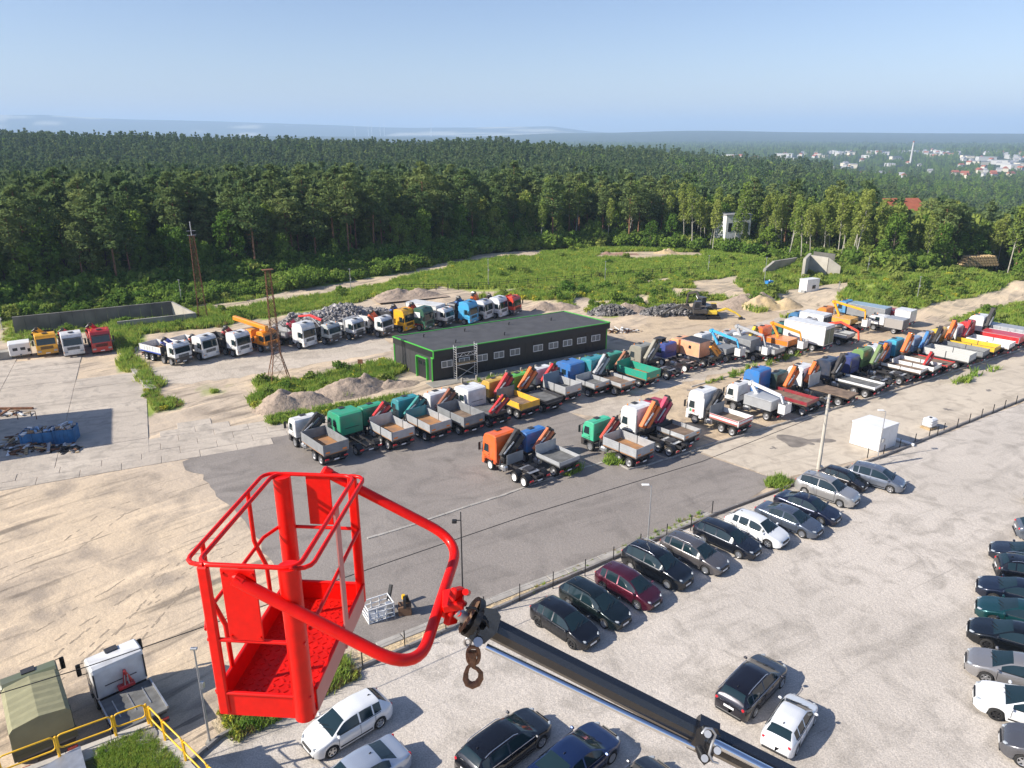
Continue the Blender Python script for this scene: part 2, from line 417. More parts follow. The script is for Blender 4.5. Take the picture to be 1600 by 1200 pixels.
ED_U = [p.x / p.y for p in _e]; ED_R = [math.hypot(p.x, p.y) for p in _e]
UU = np.where(GY > 1, GX / np.maximum(GY, 1), 3)
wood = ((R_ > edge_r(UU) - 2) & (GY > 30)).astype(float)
gm = np.maximum(gm * (1 - wood), 0)
at = me.attributes.new('green', 'FLOAT', 'POINT'); at.data.foreach_set('value', np.append(gm.ravel(), 0).astype(np.float32))
at = me.attributes.new('wood', 'FLOAT', 'POINT'); at.data.foreach_set('value', np.append(wood.ravel(), 0).astype(np.float32))
field = sstep(.62, .74, vnoise(GX, GY, 900, 21) * .6 + vnoise(GX, GY, 330, 22) * .4) * (R_ > 7600) * (UU < .12)
at = me.attributes.new('field', 'FLOAT', 'POINT'); at.data.foreach_set('value', np.append(field.ravel(), 0).astype(np.float32))
m, colout, b, n, l, geo = groundmat('sandy_ground', [(.60, .475, .335), (.52, .425, .325), (.36, .295, .23)], [.05, .22], bump=.7, bscale=.9, streak=.8, aniso_ang=45)
def attr(nm):
    q = n.new('ShaderNodeAttribute'); q.attribute_name = nm; return q.outputs['Fac']
def mixc(f, a, c):
    x = n.new('ShaderNodeMix'); x.data_type = 'RGBA'; l.new(f, x.inputs[0])
    for k, v in ((6, a), (7, c)):
        if isinstance(v, tuple): x.inputs[k].default_value = (*v, 1)
        else: l.new(v, x.inputs[k])
    return x.outputs[2]
gt = n.new('ShaderNodeTexNoise'); gt.inputs['Scale'].default_value = .18; gt.inputs['Detail'].default_value = 8; l.new(geo.outputs['Position'], gt.inputs['Vector'])
gr = n.new('ShaderNodeMapRange'); gr.inputs[1].default_value = .35; gr.inputs[2].default_value = .65; l.new(gt.outputs[0], gr.inputs[0])
grass_c = mixc(gr.outputs[0], (.15, .25, .04), (.32, .36, .09))
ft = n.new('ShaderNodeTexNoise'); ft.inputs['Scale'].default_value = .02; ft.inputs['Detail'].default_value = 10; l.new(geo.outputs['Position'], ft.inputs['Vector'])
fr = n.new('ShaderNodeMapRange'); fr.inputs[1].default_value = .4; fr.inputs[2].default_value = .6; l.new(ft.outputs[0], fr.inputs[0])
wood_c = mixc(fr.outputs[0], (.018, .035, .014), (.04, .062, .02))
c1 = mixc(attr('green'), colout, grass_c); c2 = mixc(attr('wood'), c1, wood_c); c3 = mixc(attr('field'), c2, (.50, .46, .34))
l.new(c3, b.inputs['Base Color'])
me.materials.append(m); ground = obj('ground', me); tag(ground, kind='structure')
ground['label'] = 'sandy bare ground of the yard running out into woods, valley and far hills'

# ------------------------------------------------------------ flush sheets laid on the ground
def ragged(poly, amp=.5, step=.8, keep=()):
    P_ = [Vector((p.x, p.y, 0)) for p in GP(*poly)]; out = []
    for i, a in enumerate(P_):
        c_ = P_[(i + 1) % len(P_)]; L = (c_ - a).length; k = max(1, min(400, int(L / step))); nrm = Vector((-(c_ - a).y, (c_ - a).x, 0)).normalized()
        for q in range(k):
            p = a.lerp(c_, q / k); w = 0 if i in keep else amp * (1 if q else .2)
            out.append(p + nrm * (noise.noise(p * .9) * w + noise.noise(p * .25) * w * 1.6))
    return out
def sheet(name, poly, z, material, amp=.5, keep=(), label=None):
    P_ = ragged(poly, amp, keep=keep)
    import bmesh
    bm = bmesh.new(); vs = [bm.verts.new((p.x, p.y, z)) for p in P_]; es = [bm.edges.new((vs[i], vs[(i + 1) % len(vs)])) for i in range(len(vs))]
    bmesh.ops.triangle_fill(bm, use_beauty=True, use_dissolve=False, edges=es)
    for f in bm.faces:
        if f.normal.z < 0: f.normal_flip()
    me = bpy.data.meshes.new(name); bm.to_mesh(me); bm.free(); me.materials.append(material)
    o = obj(name, me); tag(o, label=label, kind='structure'); return o
m_asph = groundmat('grey_asphalt', [(.25, .222, .20), (.28, .25, .225), (.21, .188, .17)], [.07, .35], bump=.25, bscale=5, streak=.2, speck=.2, aniso_ang=30)[0]
m_park = groundmat('pale_gravel', [(.55, .495, .435), (.495, .445, .39), (.39, .35, .305)], [.09, .5], bump=.35, bscale=4, streak=.26, speck=.24, aniso_ang=30)[0]
m_apron = groundmat('pale_concrete', [(.58, .505, .405), (.52, .45, .36), (.42, .36, .29)], [.12, .6], bump=.25, bscale=4, streak=.25, speck=.08, aniso_ang=28)[0]
m_slab = groundmat('old_concrete', [(.52, .455, .38), (.46, .40, .335), (.37, .325, .275)], [.15, .7], bump=.3, bscale=4, streak=.3, speck=.1, aniso_ang=20)[0]
m_lane = groundmat('worn_lane', [(.54, .47, .39), (.48, .42, .345), (.40, .345, .285)], [.1, .4], bump=.5, bscale=3, streak=.35, speck=.12, aniso_ang=28)[0]
m_dirt = groundmat('brown_dirt', [(.56, .44, .30), (.50, .40, .29), (.38, .30, .22)], [.1, .4], bump=.6, bscale=3, streak=.4, speck=.12, aniso_ang=28)[0]
LANE = [(180, 560), (260, 560), (430, 540), (600, 500), (800, 478), (960, 490), (1060, 490), (1180, 478), (1300, 455), (1330, 475), (1480, 505), (1600, 500), (1800, 500), (1800, 560), (1500, 570), (1240, 650), (1090, 690), (960, 650), (720, 640), (620, 665), (450, 668), (340, 640), (640, 560), (600, 540), (300, 600)]
sheet('yard_lane', [(235, 575), (430, 545), (600, 512), (615, 548), (420, 582), (300, 600), (255, 598)], .006, m_lane, .5, label='pale worn lane in front of the parked back row of trucks')
sheet('yard_floor', [(700, 600), (950, 545), (1040, 478), (1300, 470), (1480, 512), (1700, 500), (1800, 560), (1500, 570), (1240, 660), (1090, 708), (940, 640), (820, 634)], .004, m_dirt, .8, label='dusty brown yard floor between the truck rows')
sheet('centre_lane', [(780, 600), (1000, 552), (1200, 500), (1300, 486), (1330, 500), (1250, 545), (1000, 620), (960, 660), (930, 650), (830, 620)], .010, m_lane, .8, label='lighter concrete lane through the middle of the yard')
sheet('asphalt_lot', [(285, 722), (440, 676), (640, 640), (820, 606), (860, 632), (915, 655), (950, 690), (1085, 706), (1216, 750), (1150, 793), (1010, 850), (800, 930), (596, 1008), (560, 1000), (470, 940), (420, 870), (370, 800), (330, 762)], .014, m_asph, .45, keep=(4, 7, 8), label='grey asphalt lot with a pale strip across it')
sheet('concrete_apron', [(1087, 704), (1240, 659), (1440, 600), (1530, 570), (1640, 535), (1900, 500), (1900, 560), (1600, 626), (1365, 712), (1216, 750)], .010, m_apron, .12, label='pale concrete apron beside the truck row')
sheet('car_park', [(200, 1300), (300, 1195), (345, 1156), (562, 1048), (800, 944), (830, 930), (1120, 806), (1235, 762), (1375, 718), (1600, 628), (1900, 520), (2600, 600), (2600, 1300), (1500, 1800), (200, 1700)], .008, m_park, .1, label='dusty gravel car park')
m_verge = groundmat('sand_verge', [(.60, .46, .28), (.52, .42, .28), (.38, .31, .22)], [.4, 1.3], bump=.8, bscale=5, streak=0, speck=.2)[0]
sheet('sand_verge', [(590, 1012), (800, 928), (1110, 802), (1135, 800), (1112, 806), (830, 927), (800, 941), (562, 1045), (345, 1152), (330, 1130), (560, 1010)], .018, m_verge, .25, label='narrow sandy verge between asphalt and car park')

def kerb(name, pts, w, h, z0, material, label, seg=1.0):
    mb = MB(); P_ = [G(*p) for p in pts]
    for a, c_ in zip(P_, P_[1:]):
        L = (c_ - a).length; k = max(1, round(L / seg))
        for q in range(k):
            p = a.lerp(c_, (q + .012) / k); e = a.lerp(c_, (q + .988) / k); dz = random.uniform(-.008, .008); sh = Vector((random.uniform(-.02, .02), random.uniform(-.02, .02), 0))
            mb.beam(p + sh + Vector((0, 0, z0 + h / 2 + dz)), e + sh + Vector((0, 0, z0 + h / 2 + dz)), w, h, b=.015)
    o = mb.build(name, material); tag(o, label, kind='stuff'); return o
m_kerb = mat('kerb_concrete', (.42, .39, .35), .85, var=.3, vscale=1.2, bump=.3, bscale=12)
m_kerbd = mat('kerb_dark', (.24, .225, .215), .85, var=.3, vscale=1.2, bump=.3, bscale=12)
kerb('kerb', [(300, 1192), (345, 1153), (430, 1106), (562, 1046), (800, 942), (830, 928.5), (1120, 804), (1235, 760), (1375, 716), (1600, 625), (1900, 512)], .17, .22, 0, m_kerbd, 'dark kerb stones along the upper edge of the car park')
kerb('kerb', [(590, 1010), (800, 926), (1010, 846), (1110, 803)], .55, .07, 0, m_kerb, 'broad pale kerb along the lower edge of the asphalt lot', 1.4)
kerb('kerb', [(1087, 703), (1240, 658), (1375, 619), (1440, 598), (1530, 568), (1640, 533)], .16, .20, 0, m_kerb, 'pale kerb between truck row and concrete apron')
kerb('kerb', [(574, 842), (640, 822), (735, 790), (790, 773), (832, 757), (905, 733), (945, 722)], .22, .05, .012, m_kerb, 'thin pale concrete strip across the asphalt', .7)
kerb('kerb', [(960, 723), (982, 734), (1010, 728), (1087, 704)], .13, .14, 0, m_kerb, 'pale kerb behind the green cab truck')
kerb('kerb', [(177, 528), (192, 552), (214, 582), (238, 611)], .9, .28, 0, m_kerb, 'long broad pale concrete edge beside the slab yard', 2.2)
kerb('kerb', [(1080, 605), (1160, 582), (1260, 552), (1300, 540)], .2, .1, 0, m_kerb, 'weedy kerb in front of the far truck row')

# ------------------------------------------------------------ concrete slabs, laid one by one
def slabs(name, poly, ux, sx_, sy_, z, material, label, inset=.35, maxn=290, gap=.028):
    root = thing(name, label, None); del root['label']; root['kind'] = 'structure'; root['label'] = label
    P_ = [(p.x, p.y) for p in GP(*poly)]; a = R(ux); ex = Vector((math.cos(a), math.sin(a), 0)); ey = Vector((-ex.y, ex.x, 0))
    meshes = []
    for k in range(4):
        mb = MB(); mb.box(0, 0, 0, sx_ - gap, sy_ - gap, .12, b=.02); meshes.append(mb.mesh('slab', material))
    o0 = Vector((P_[0][0], P_[0][1], 0)); cnt = 0
    for i in range(-60, 60):
        for j in range(-60, 60):
            c_ = o0 + ex * (i + .5 + (.5 if j % 2 and sx_ < 4 else 0)) * sx_ + ey * (j + .5) * sy_
            ok = all(inpoly(c_.x + ex.x * q * sx_ * inset + ey.x * w * sy_ * inset, c_.y + ex.y * q * sx_ * inset + ey.y * w * sy_ * inset, P_) for q in (-1, 1) for w in (-1, 1))
            if ok and cnt < maxn:
                s = obj('slab', meshes[(i + j) % 4], root, (c_.x, c_.y, z - .06 + random.uniform(-.012, .012)), a + random.uniform(-.006, .006)); cnt += 1
                s.rotation_euler[0] = random.uniform(-.0025, .0025); s.rotation_euler[1] = random.uniform(-.0025, .0025)
    return root
slabs('concrete_yard', [(-260, 640), (-200, 570), (0, 556), (182, 553), (300, 632), (240, 700), (100, 745), (-40, 770), (-300, 720)], 26, 7.0, 3.6, .05, m_slab, 'old slab paved concrete yard on the left')
slabs('slab_road', [(-60, 790), (-60, 752), (170, 715), (300, 640), (370, 655), (640, 628), (840, 590), (935, 580), (900, 604), (640, 655), (460, 688), (290, 722), (170, 745)], 26, 3.0, 1.5, .04, m_slab, 'road of small concrete plates behind the truck row', inset=.45)

# ------------------------------------------------------------ vegetation meshes
BARK_P = mat('pine_bark', (.30, .155, .085), .9, var=.5, vscale=1.5)
BARK_B = mat('birch_bark', (.50, .47, .40), .85, var=.55, vscale=1.2)
BARK_D = mat('dark_bark', (.13, .10, .075), .9, var=.4, vscale=2)
L_PINE = leafmat('pine_needles', (.10, .165, .060), (.24, .29, .10), .4)
L_LEAF = leafmat('green_leaves', (.095, .19, .035), (.26, .36, .07), .45)
L_BIRCH = leafmat('birch_leaves', (.18, .27, .055), (.34, .38, .10), .45)
L_FARP = leafmat('far_needles', (.065, .120, .052), (.165, .215, .085), .35)
L_GRASS = leafmat('grass_blades', (.26, .40, .055), (.50, .52, .13), .45)
L_WEED = leafmat('weed_leaves', (.15, .28, .045), (.33, .42, .09), .42)
L_DRY = leafmat('dry_stems', (.42, .30, .13), (.22, .24, .08), .2)
L_YEL = leafmat('yellow_flowers', (.55, .48, .05), (.24, .30, .06), .2)

def leaf_cloud(centres, radii, count, size, flat=1.0, seed=0, tilt=1.0):
    """count small four sided leaves around each centre"""
    rg = np.random.RandomState(seed); V = []; n_ = 0
    C_ = np.repeat(np.asarray(centres, float), count, axis=0); Rd = np.repeat(np.asarray(radii, float), count)
    N = len(C_); d = rg.normal(size=(N, 3)); d /= np.linalg.norm(d, axis=1)[:, None]
    rad = rg.uniform(.35, 1, N) ** .6
    p = C_ + d * (Rd * rad)[:, None] * np.array([1, 1, flat])
    a = rg.normal(size=(N, 3)); a[:, 2] *= tilt; a /= np.linalg.norm(a, axis=1)[:, None]
    b_ = np.cross(a, d + rg.normal(size=(N, 3)) * .6); b_ /= np.linalg.norm(b_, axis=1)[:, None] + 1e-9
    s = (size * rg.uniform(.6, 1.4, N))[:, None]
    q = np.stack([p - a * s, p - b_ * s * .55, p + a * s, p + b_ * s * .55], 1).reshape(-1, 3)
    f = np.arange(4 * N).reshape(-1, 4); return q, f
def leaf_mesh(name, qf, m):
    V = np.vstack([q for q, f in qf]); o = 0; Fs = []
    for q, f in qf: Fs.append(f + o); o += len(q)
    me = np_mesh(name, V, np.vstack(Fs), False); me.materials.append(m); return me

def pine(seed, H=17.0, n=15, cnt=115, size=.30):
    rg = random.Random(seed); tr = MB(); base = H * rg.uniform(.46, .58)
    lean = Vector((rg.uniform(-.5, .5), rg.uniform(-.5, .5), 0))
    pts = [Vector((0, 0, -.3))] + [Vector((lean.x * (k / 6) ** 1.6, lean.y * (k / 6) ** 1.6, H * .97 * k / 6)) for k in range(1, 7)]
    tr.tube(pts, .24, 7, rf=lambda t: 1 - .82 * t)
    cen = []; rad = []
    for k in range(n):
        t = (k + .5) / n; z = base + (H - base) * t; w = (1.0 - (abs(t - .35) / .75) ** 2) * 2.5 * rg.uniform(.6, 1.15) + .25
        a = k * 2.4 + rg.uniform(-.5, .5); rr_ = w * rg.uniform(.45, .85) if t < .93 else .1
        c_ = Vector((math.cos(a) * rr_, math.sin(a) * rr_, z)) + lean * (z / H) ** 1.6
        cen.append(c_); rad.append(w * .55 + .35)
        b0 = Vector((lean.x * (z / H) ** 1.6, lean.y * (z / H) ** 1.6, z - .5)); tr.tube([b0, b0.lerp(c_, .5) + Vector((0, 0, .1)), c_], .055, 5, rf=lambda t: 1 - .6 * t)
    for k in range(3):   # dead stubs under the crown
        z = base * rg.uniform(.55, .95); a = rg.uniform(0, 6.28); tr.tube([(0, 0, z), (math.cos(a) * 1.1, math.sin(a) * 1.1, z + .1)], .03, 4)
    return tr, leaf_mesh('crown', [leaf_cloud(cen, rad, cnt, size, .5, seed, .5)], L_PINE)
def broad(seed, H=11.0, n=26, cnt=95, size=.27, m=None, low=.18, wide=2.9, bark_r=.2, top=.9):
    rg = random.Random(seed); tr = MB(); cen = []; rad = []; lean = Vector((rg.uniform(-.8, .8), rg.uniform(-.8, .8), 0))
    pts = [Vector((0, 0, -.3))] + [lean * (k / 5) ** 1.5 + Vector((rg.uniform(-.1, .1), rg.uniform(-.1, .1), H * .85 * k / 5)) for k in range(1, 6)]
    tr.tube(pts, bark_r, 7, rf=lambda t: 1 - .8 * t)
    for k in range(n):
        t = ((k + .5) / n); z = H * (low + (1 - low) * t) * .97; w = math.sin(math.pi * min(1, (t * .86 + .12))) ** .7 * wide
        a = k * 2.4 + rg.uniform(-.7, .7); rr_ = w * rg.uniform(.35, .95)
        c_ = Vector((math.cos(a) * rr_, math.sin(a) * rr_, z)) + lean * t; cen.append(c_); rad.append(rg.uniform(.75, 1.35) * wide / 2.9)
        b0 = lean * t * .7 + Vector((0, 0, max(z - 1.6, H * .15))); tr.tube([b0, c_], .05, 5, rf=lambda t: 1 - .6 * t)
    return tr, leaf_mesh('crown', [leaf_cloud(cen, rad, cnt, size, top, seed)], m or L_LEAF)
def birch(seed, H=14.0):
    rg = random.Random(seed); tr = MB(); cen = []; rad = []; lean = Vector((rg.uniform(-1.6, 1.6), rg.uniform(-1, 1), 0))
    pts = [Vector((0, 0, -.3))] + [lean * (k / 7) ** 1.3 + Vector((0, 0, H * .95 * k / 7)) for k in range(1, 8)]
    tr.tube(pts, .14, 6, rf=lambda t: 1 - .8 * t)
    for k in range(13):
        t = (k + .5) / 13; z = H * (.50 + .48 * t); w = (1 - t * .7) * 1.35 * rg.uniform(.5, 1.1); a = k * 2.4
        c_ = Vector((math.cos(a) * w, math.sin(a) * w, z)) + lean * (z / H) ** 1.3; cen.append(c_); rad.append(rg.uniform(.55, .95))
        b0 = lean * ((z - 1.3) / H) ** 1.3 + Vector((0, 0, z - 1.3)); tr.tube([b0, c_], .035, 4)
    return tr, leaf_mesh('crown', [leaf_cloud(cen, rad, 75, .24, 1.25, seed)], L_BIRCH)

PROTO = {}
def mk(kind, vs, bark): PROTO[kind] = [(t.mesh('trunk', bark), c_) for t, c_ in vs]
mk('pine', [pine(s, H) for s, H in ((1, 17.5), (2, 16), (3, 18), (4, 15.5), (5, 17))], BARK_P)
mk('broad', [broad(s, H, low=lo, wide=w) for s, H, lo, w in ((11, 11, .14, 3.0), (12, 9, .1, 2.7), (13, 12.5, .2, 3.3), (14, 8, .08, 2.4))] + [broad(s, H, low=lo, wide=w, m=L_BIRCH) for s, H, lo, w in ((15, 12, .16, 2.9), (16, 10, .12, 2.6))], BARK_D)
mk('birch', [birch(s, H) for s, H in ((21, 14), (22, 12.5), (23, 15), (24, 13.5))], BARK_B)

# far, lighter versions feed the scatters
def far_tree(seed, H, kind):
    rg = random.Random(seed); cen = []; rad = []; n_ = 9
    for k in range(n_):
        t = (k + .5) / n_
        if kind == 'spruce': z = H * (.2 + .78 * t); w = (1 - t) * 2.0; r_ = .35 + (1 - t) * 1.2
        elif kind == 'pine': z = H * (.5 + .48 * t); w = math.sin(math.pi * min(1, t * .8 + .2)) * 1.9; r_ = 1.3
        else: z = H * (.2 + .75 * t); w = math.sin(math.pi * min(1, t * .85 + .12)) * 2.4; r_ = 1.5
        a = k * 2.4; cen.append((math.cos(a) * w * .6, math.sin(a) * w * .6, z)); rad.append(r_)
    mt = L_LEAF if kind == 'leaf' else L_BIRCH if kind == 'light' else L_FARP
    q = leaf_cloud(cen, rad, 22, .62, .7, seed)
    return leaf_mesh('far_' + kind, [q], mt)
FAR = [source('far_tree_form', far_tree(s, H, k)) for s, H, k in ((31, 17, 'pine'), (32, 15, 'pine'), (33, 18, 'spruce'), (34, 15, 'spruce'), (35, 14, 'leaf'), (36, 12, 'leaf'), (37, 13, 'light'))]

# ------------------------------------------------------------ the trees of the wood's edge, one by one
def where(u):
    if u < -.42: return 'behind the long wall'
    if u < -.1: return 'above the left track'
    if u < .25: return 'behind the green field'
    if u < .5: return 'behind the small white kiosk'
    return 'at the right edge'
rg = random.Random(99); cand = []
for i in range(-60, 75):
    for j in range(20, 70):
        x = i * 3.3 + rg.uniform(-1.4, 1.4); y = j * 3.3 + rg.uniform(-1.4, 1.4)
        u = x / y; r_ = math.hypot(x, y); e = float(np.interp(u, ED_U, ED_R))
        if abs(u) < .86 and r_ > e: cand.append((r_ - e, x, y, u))
cand.sort()
cnt = {'pine': 0, 'broad': 0, 'birch': 0}; LIM = {'pine': 250, 'broad': 230, 'birch': 240}; placed = 0
NM = {'pine': 'pine_tree', 'broad': 'leafy_tree', 'birch': 'birch_tree'}
LB = {'pine': ('tall pine with bare orange trunk', 'pine tree'), 'broad': ('bushy dark broadleaf tree', 'tree'), 'birch': ('slender pale birch', 'birch tree')}
deepest = 0
for d, x, y, u in cand:
    px_ = 800 + u * 1140 * .95
    if px_ < 820: w = (.46, .54, 0) if d > 4 else (.22, .78, 0)
    elif px_ < 1040: w = (.30, .34, .36)
    elif px_ < 1330: w = (.05, .15, .80) if d < 16 else (.15, .45, .4)
    else: w = (.08, .47, .45)
    k = rg.random(); kind = 'pine' if k < w[0] else 'broad' if k < w[0] + w[1] else 'birch'
    if d < 5 and rg.random() < .3: continue
    if cnt[kind] >= LIM[kind]: continue
    if (px_ > 1440 and px_ < 1560 and d < 9): continue          # the opening with the timber yard
    cnt[kind] += 1; deepest = max(deepest, d)
    tm, cm = PROTO[kind][rg.randrange(len(PROTO[kind]))]; s = rg.uniform(.82, 1.14)
    if kind == 'broad' and d < 7: s *= rg.uniform(.5, 1.0)
    if kind == 'pine': s *= rg.choice([.82, .92, 1.0, 1.0])
    if (1136 < px_ < 1172 and d < 12) or (1366 < px_ < 1412 and d < 24): s *= .55
    w0 = LB[kind][0].split(' '); size_ = 'stunted ' if s < .62 else 'low ' if s < .86 else '' if s < 1.0 else 'big ' if s < 1.07 else 'towering '
    lab = size_ + LB[kind][0].replace('tall ', '' if size_ else 'tall ') + (' in the front rank ' if d < 5 else ' in the second rank ' if d < 10 else ' deeper in the wood ') + where(u)
    t = thing(NM[kind], lab, LB[kind][1], (x, y, th(x, y)), rg.uniform(0, 6.28), LB[kind][1] + 's ' + where(u), (s * rg.uniform(.9, 1.1), s * rg.uniform(.9, 1.1), s))
    obj('trunk', tm, t); obj('crown', cm, t)
print('edge trees', cnt, 'deepest', deepest)
# the same wood going on behind them
pts = []; rot = []; scl = []; kn = []
def put(x, y, k, s):
    pts.append((x, y, 0)); rot.append(rg.uniform(0, 6.28)); scl.append(s); kn.append(k)
LIMD = 17
def far_kind(x, y, u):
    if math.hypot(x, y) < 330 and rg.random() < (.07 if u < -.1 else .26): return 6
    if rg.random() < .03: return 6
    v = float(vnoise(np.array([x]), np.array([y]), 70, 31)[0])
    if u < .2: ws = (.34, .62, .78, .86, .93, 1) if v < .6 else (.1, .2, .5, .85, .93, 1)
    else: ws = (.12, .22, .28, .34, .7, 1)
    k = rg.random()
    for i_, w_ in enumerate(ws):
        if k < w_: return i_
    return 5
for r0, r1, sp in ((110, 300, 3.6), (300, 520, 4.6), (520, 820, 6.0), (820, 1350, 8.5)):
    r_ = r0
    while r_ < r1:
        n_ = int(r_ * 1.46 / sp)
        for k in range(n_):
            a = -.73 + 1.46 * (k + rg.uniform(.1, .9)) / n_; q = r_ + rg.uniform(-.4, .4) * sp; x = q * math.sin(a); y = q * math.cos(a); u = x / y
            if q < float(np.interp(u, ED_U, ED_R)) + LIMD - rg.uniform(0, 5): continue
            if u > .42 and q > 700: continue
            put(x, y, far_kind(x, y, u), rg.uniform(.8, 1.15) * (1 if sp < 5 else 1.12 if sp < 7 else 1.4))
        r_ += sp * .9
rgt = random.Random(5); TOWN = []
CL = [(1270, 242, 60, 7, 24), (1230, 248, 30, 5, 8), (1350, 240, 60, 6, 26), (1440, 240, 60, 6, 24), (1570, 245, 60, 8, 30), (1500, 238, 60, 4, 16), (1570, 258, 40, 8, 18), (1300, 256, 60, 6, 10), (1400, 268, 60, 5, 9), (1160, 246, 25, 2, 6), (1420, 250, 90, 8, 14), (1520, 268, 60, 4, 7)]
for cx_, cy_, wx_, wy_, n_ in CL:
    for k in range(n_):
        p = G(cx_ + rgt.uniform(-1, 1) * wx_, cy_ + rgt.uniform(-1, 1) * wy_, -44); kk = rgt.choice([0, 1, 2, 2, 3, 4]) if cy_ < 262 else rgt.choice([0, 1, 2])
        TOWN.append((p.x, p.y, kk, rgt.uniform(0, 3.1), rgt.uniform(1.0, 1.5)))
_tu = np.array([x / y for x, y, *_ in TOWN]); _tr = np.array([math.hypot(x, y) for x, y, *_ in TOWN]); _tw = np.array([(34 if k == 3 else 22 if k == 4 else 11) * s for _, _, k, _, s in TOWN]) / _tr
# woods and groves of the valley and the wide flat forest beyond it
for k in range(52000):
    q = 700 + 3900 * rg.random() ** .8; a = R(2 + 38 * rg.random()); x = q * math.sin(a); y = q * math.cos(a)
    v = float(vnoise(np.array([x]), np.array([y]), 240, 41)[0]) * .6 + float(vnoise(np.array([x]), np.array([y]), 80, 42)[0]) * .4
    if v < .34 and q < 3300: continue
    if q > 900 and np.any((np.abs(_tu - x / y) < _tw) & (q < _tr + 12) & (q > _tr - 260)): continue
    put(x, y, 4 + rg.randrange(2) if rg.random() < .8 else rg.randrange(4), rg.uniform(.8, 1.25) * (1 if q < 2200 else 1.35))
P_ = np.array(pts); P_[:, 2] = terr(P_[:, 0], P_[:, 1]) - .2
scatter('forest', P_, rot, scl, kn, FAR, 'dense dark pine and mixed forest rolling back to the ridge and into the valley')
print('forest points', len(pts))

# ------------------------------------------------------------ grass, weeds, bushes
def tuft(seed, n_, h, spread, m, wd=.05):
    r = np.random.RandomState(seed); V = []; 
    for k in range(n_):
        a = r.uniform(0, 6.28); p = np.array([math.cos(a), math.sin(a), 0]) * r.uniform(0, spread); d = np.array([r.normal() * .35, r.normal() * .35, 1]); d /= np.linalg.norm(d)
        sd = np.cross(d, r.normal(size=3)); sd /= np.linalg.norm(sd); hh = h * r.uniform(.5, 1.1); V += [p - sd * wd, p + sd * wd, p + d * hh * .6 + sd * wd * .8, p + d * hh]
    me = np_mesh('tuft', np.array(V), np.arange(4 * n_).reshape(-1, 4), False); me.materials.append(m); return me
def bushm(seed, r_, m, n_=7, cnt=55, size=.17):
    r = random.Random(seed); cen = [(r.uniform(-1, 1) * r_ * .6, r.uniform(-1, 1) * r_ * .6, r_ * r.uniform(.25, .95)) for _ in range(n_)]
    return leaf_mesh('bush_leaves', [leaf_cloud(cen, [r_ * .5] * n_, cnt, size, .8, seed)], m)
GS = [source('tuft_form', tuft(1, 26, .7, .55, L_GRASS, .045)), source('tuft_form', tuft(2, 22, .95, .5, L_WEED, .06)),
      source('tuft_form', tuft(3, 20, .55, .4, L_DRY, .03)), source('weed_form', bushm(4, .55, L_WEED, 4, 26, .13)), source('weed_form', bushm(5, .5, L_YEL, 4, 22, .11)),
      source('bush_form', bushm(6, 1.25, L_LEAF)), source('bush_form', bushm(7, 1.0, L_BIRCH))]
def veg(name, poly, count, weights, smin, smax, label, mask=True, seed=1, z0=None, thr=.35):
    r = np.random.RandomState(seed); Q = [(p.x, p.y) for p in (poly if z0 is not None else GP(*poly))]
    xs = [p[0] for p in Q]; ys = [p[1] for p in Q]
    X = r.uniform(min(xs), max(xs), count * 6); Y = r.uniform(min(ys), max(ys), count * 6); k = np_inpoly(X, Y, Q)
    if mask: k &= paint_masks(X, Y) > thr
    X = X[k][:count]; Y = Y[k][:count]
    Z = terr(X, Y) if z0 is None else np.full(len(X), z0)
    kd = r.choice(len(GS), len(X), p=np.array(weights) / sum(weights))
    big = .65 + .7 * vnoise(X, Y, 6, 51)
    return scatter(name, np.stack([X, Y, Z], 1), r.uniform(0, 6.28, len(X)), r.uniform(smin, smax, len(X)) * big, kd, GS, label)
veg('grass', GREEN[0][0], 17000, (10, 4, 1.5, .5, .12, .01, .02), .7, 1.2, 'bright green meadow grass of the field before the wood', seed=3)
veg('grass', GREEN[1][0], 3000, (7, 4, 8, .4, .15, .01, .01), .45, 1.1, 'tall yellowish grass and weeds beside the concrete yard', seed=4)
veg('weeds', GREEN[2][0], 2300, (7, 4, 6, .7, .35, .02, .04), .45, 1.1, 'weeds round the foot of the near pylon', seed=5)
veg('weeds', GREEN[3][0], 700, (3, 5, 2, 3, .1, .1, .1), .5, 1.0, 'weeds on the earth heaps by the middle truck row', seed=6)
veg('weeds', GREEN[4][0], 7000, (7, 4, 3, 1.0, .9, .04, .1), .6, 1.15, 'patchy weeds and yellow flowers between earth heaps', seed=7)
veg('undergrowth', GREEN[5][0], 11000, (9, 5, 1.5, 1.2, .3, .08, .35), .7, 1.2, 'thick green scrub on the right bank', seed=8)
veg('grass', GREEN[6][0], 1300, (6, 4, 5, .5, .2, .02, .02), .35, .9, 'rough grass round the concrete walls', seed=9)
rg9 = np.random.RandomState(12); U9 = rg9.uniform(-.86, .86, 2600); D9 = rg9.uniform(-1, 11, 2600) ** 1.0; R9 = np.interp(U9, ED_U, ED_R) + D9; Y9 = R9 / np.sqrt(1 + U9 ** 2); X9 = U9 * Y9
PX9 = 800 + U9 * 1083; k9 = ~((PX9 > 1440) & (PX9 < 1560)) & ((PX9 < 1040) | (rg9.uniform(0, 1, len(U9)) < .3)); X9, Y9 = X9[k9], Y9[k9]
scatter('undergrowth', np.stack([X9, Y9, terr(X9, Y9)], 1), rg9.uniform(0, 6.28, len(X9)), rg9.uniform(1.0, 2.9, len(X9)), rg9.choice([5, 5, 6, 3], len(X9)), GS, 'leafy bushes and young trees filling the foot of the wood')
veg('undergrowth', GREEN[7][0], 5000, (3, 3, .5, 5, .1, 2.5, 1.0), .8, 1.6, 'dark undergrowth below the wood edge', seed=10)
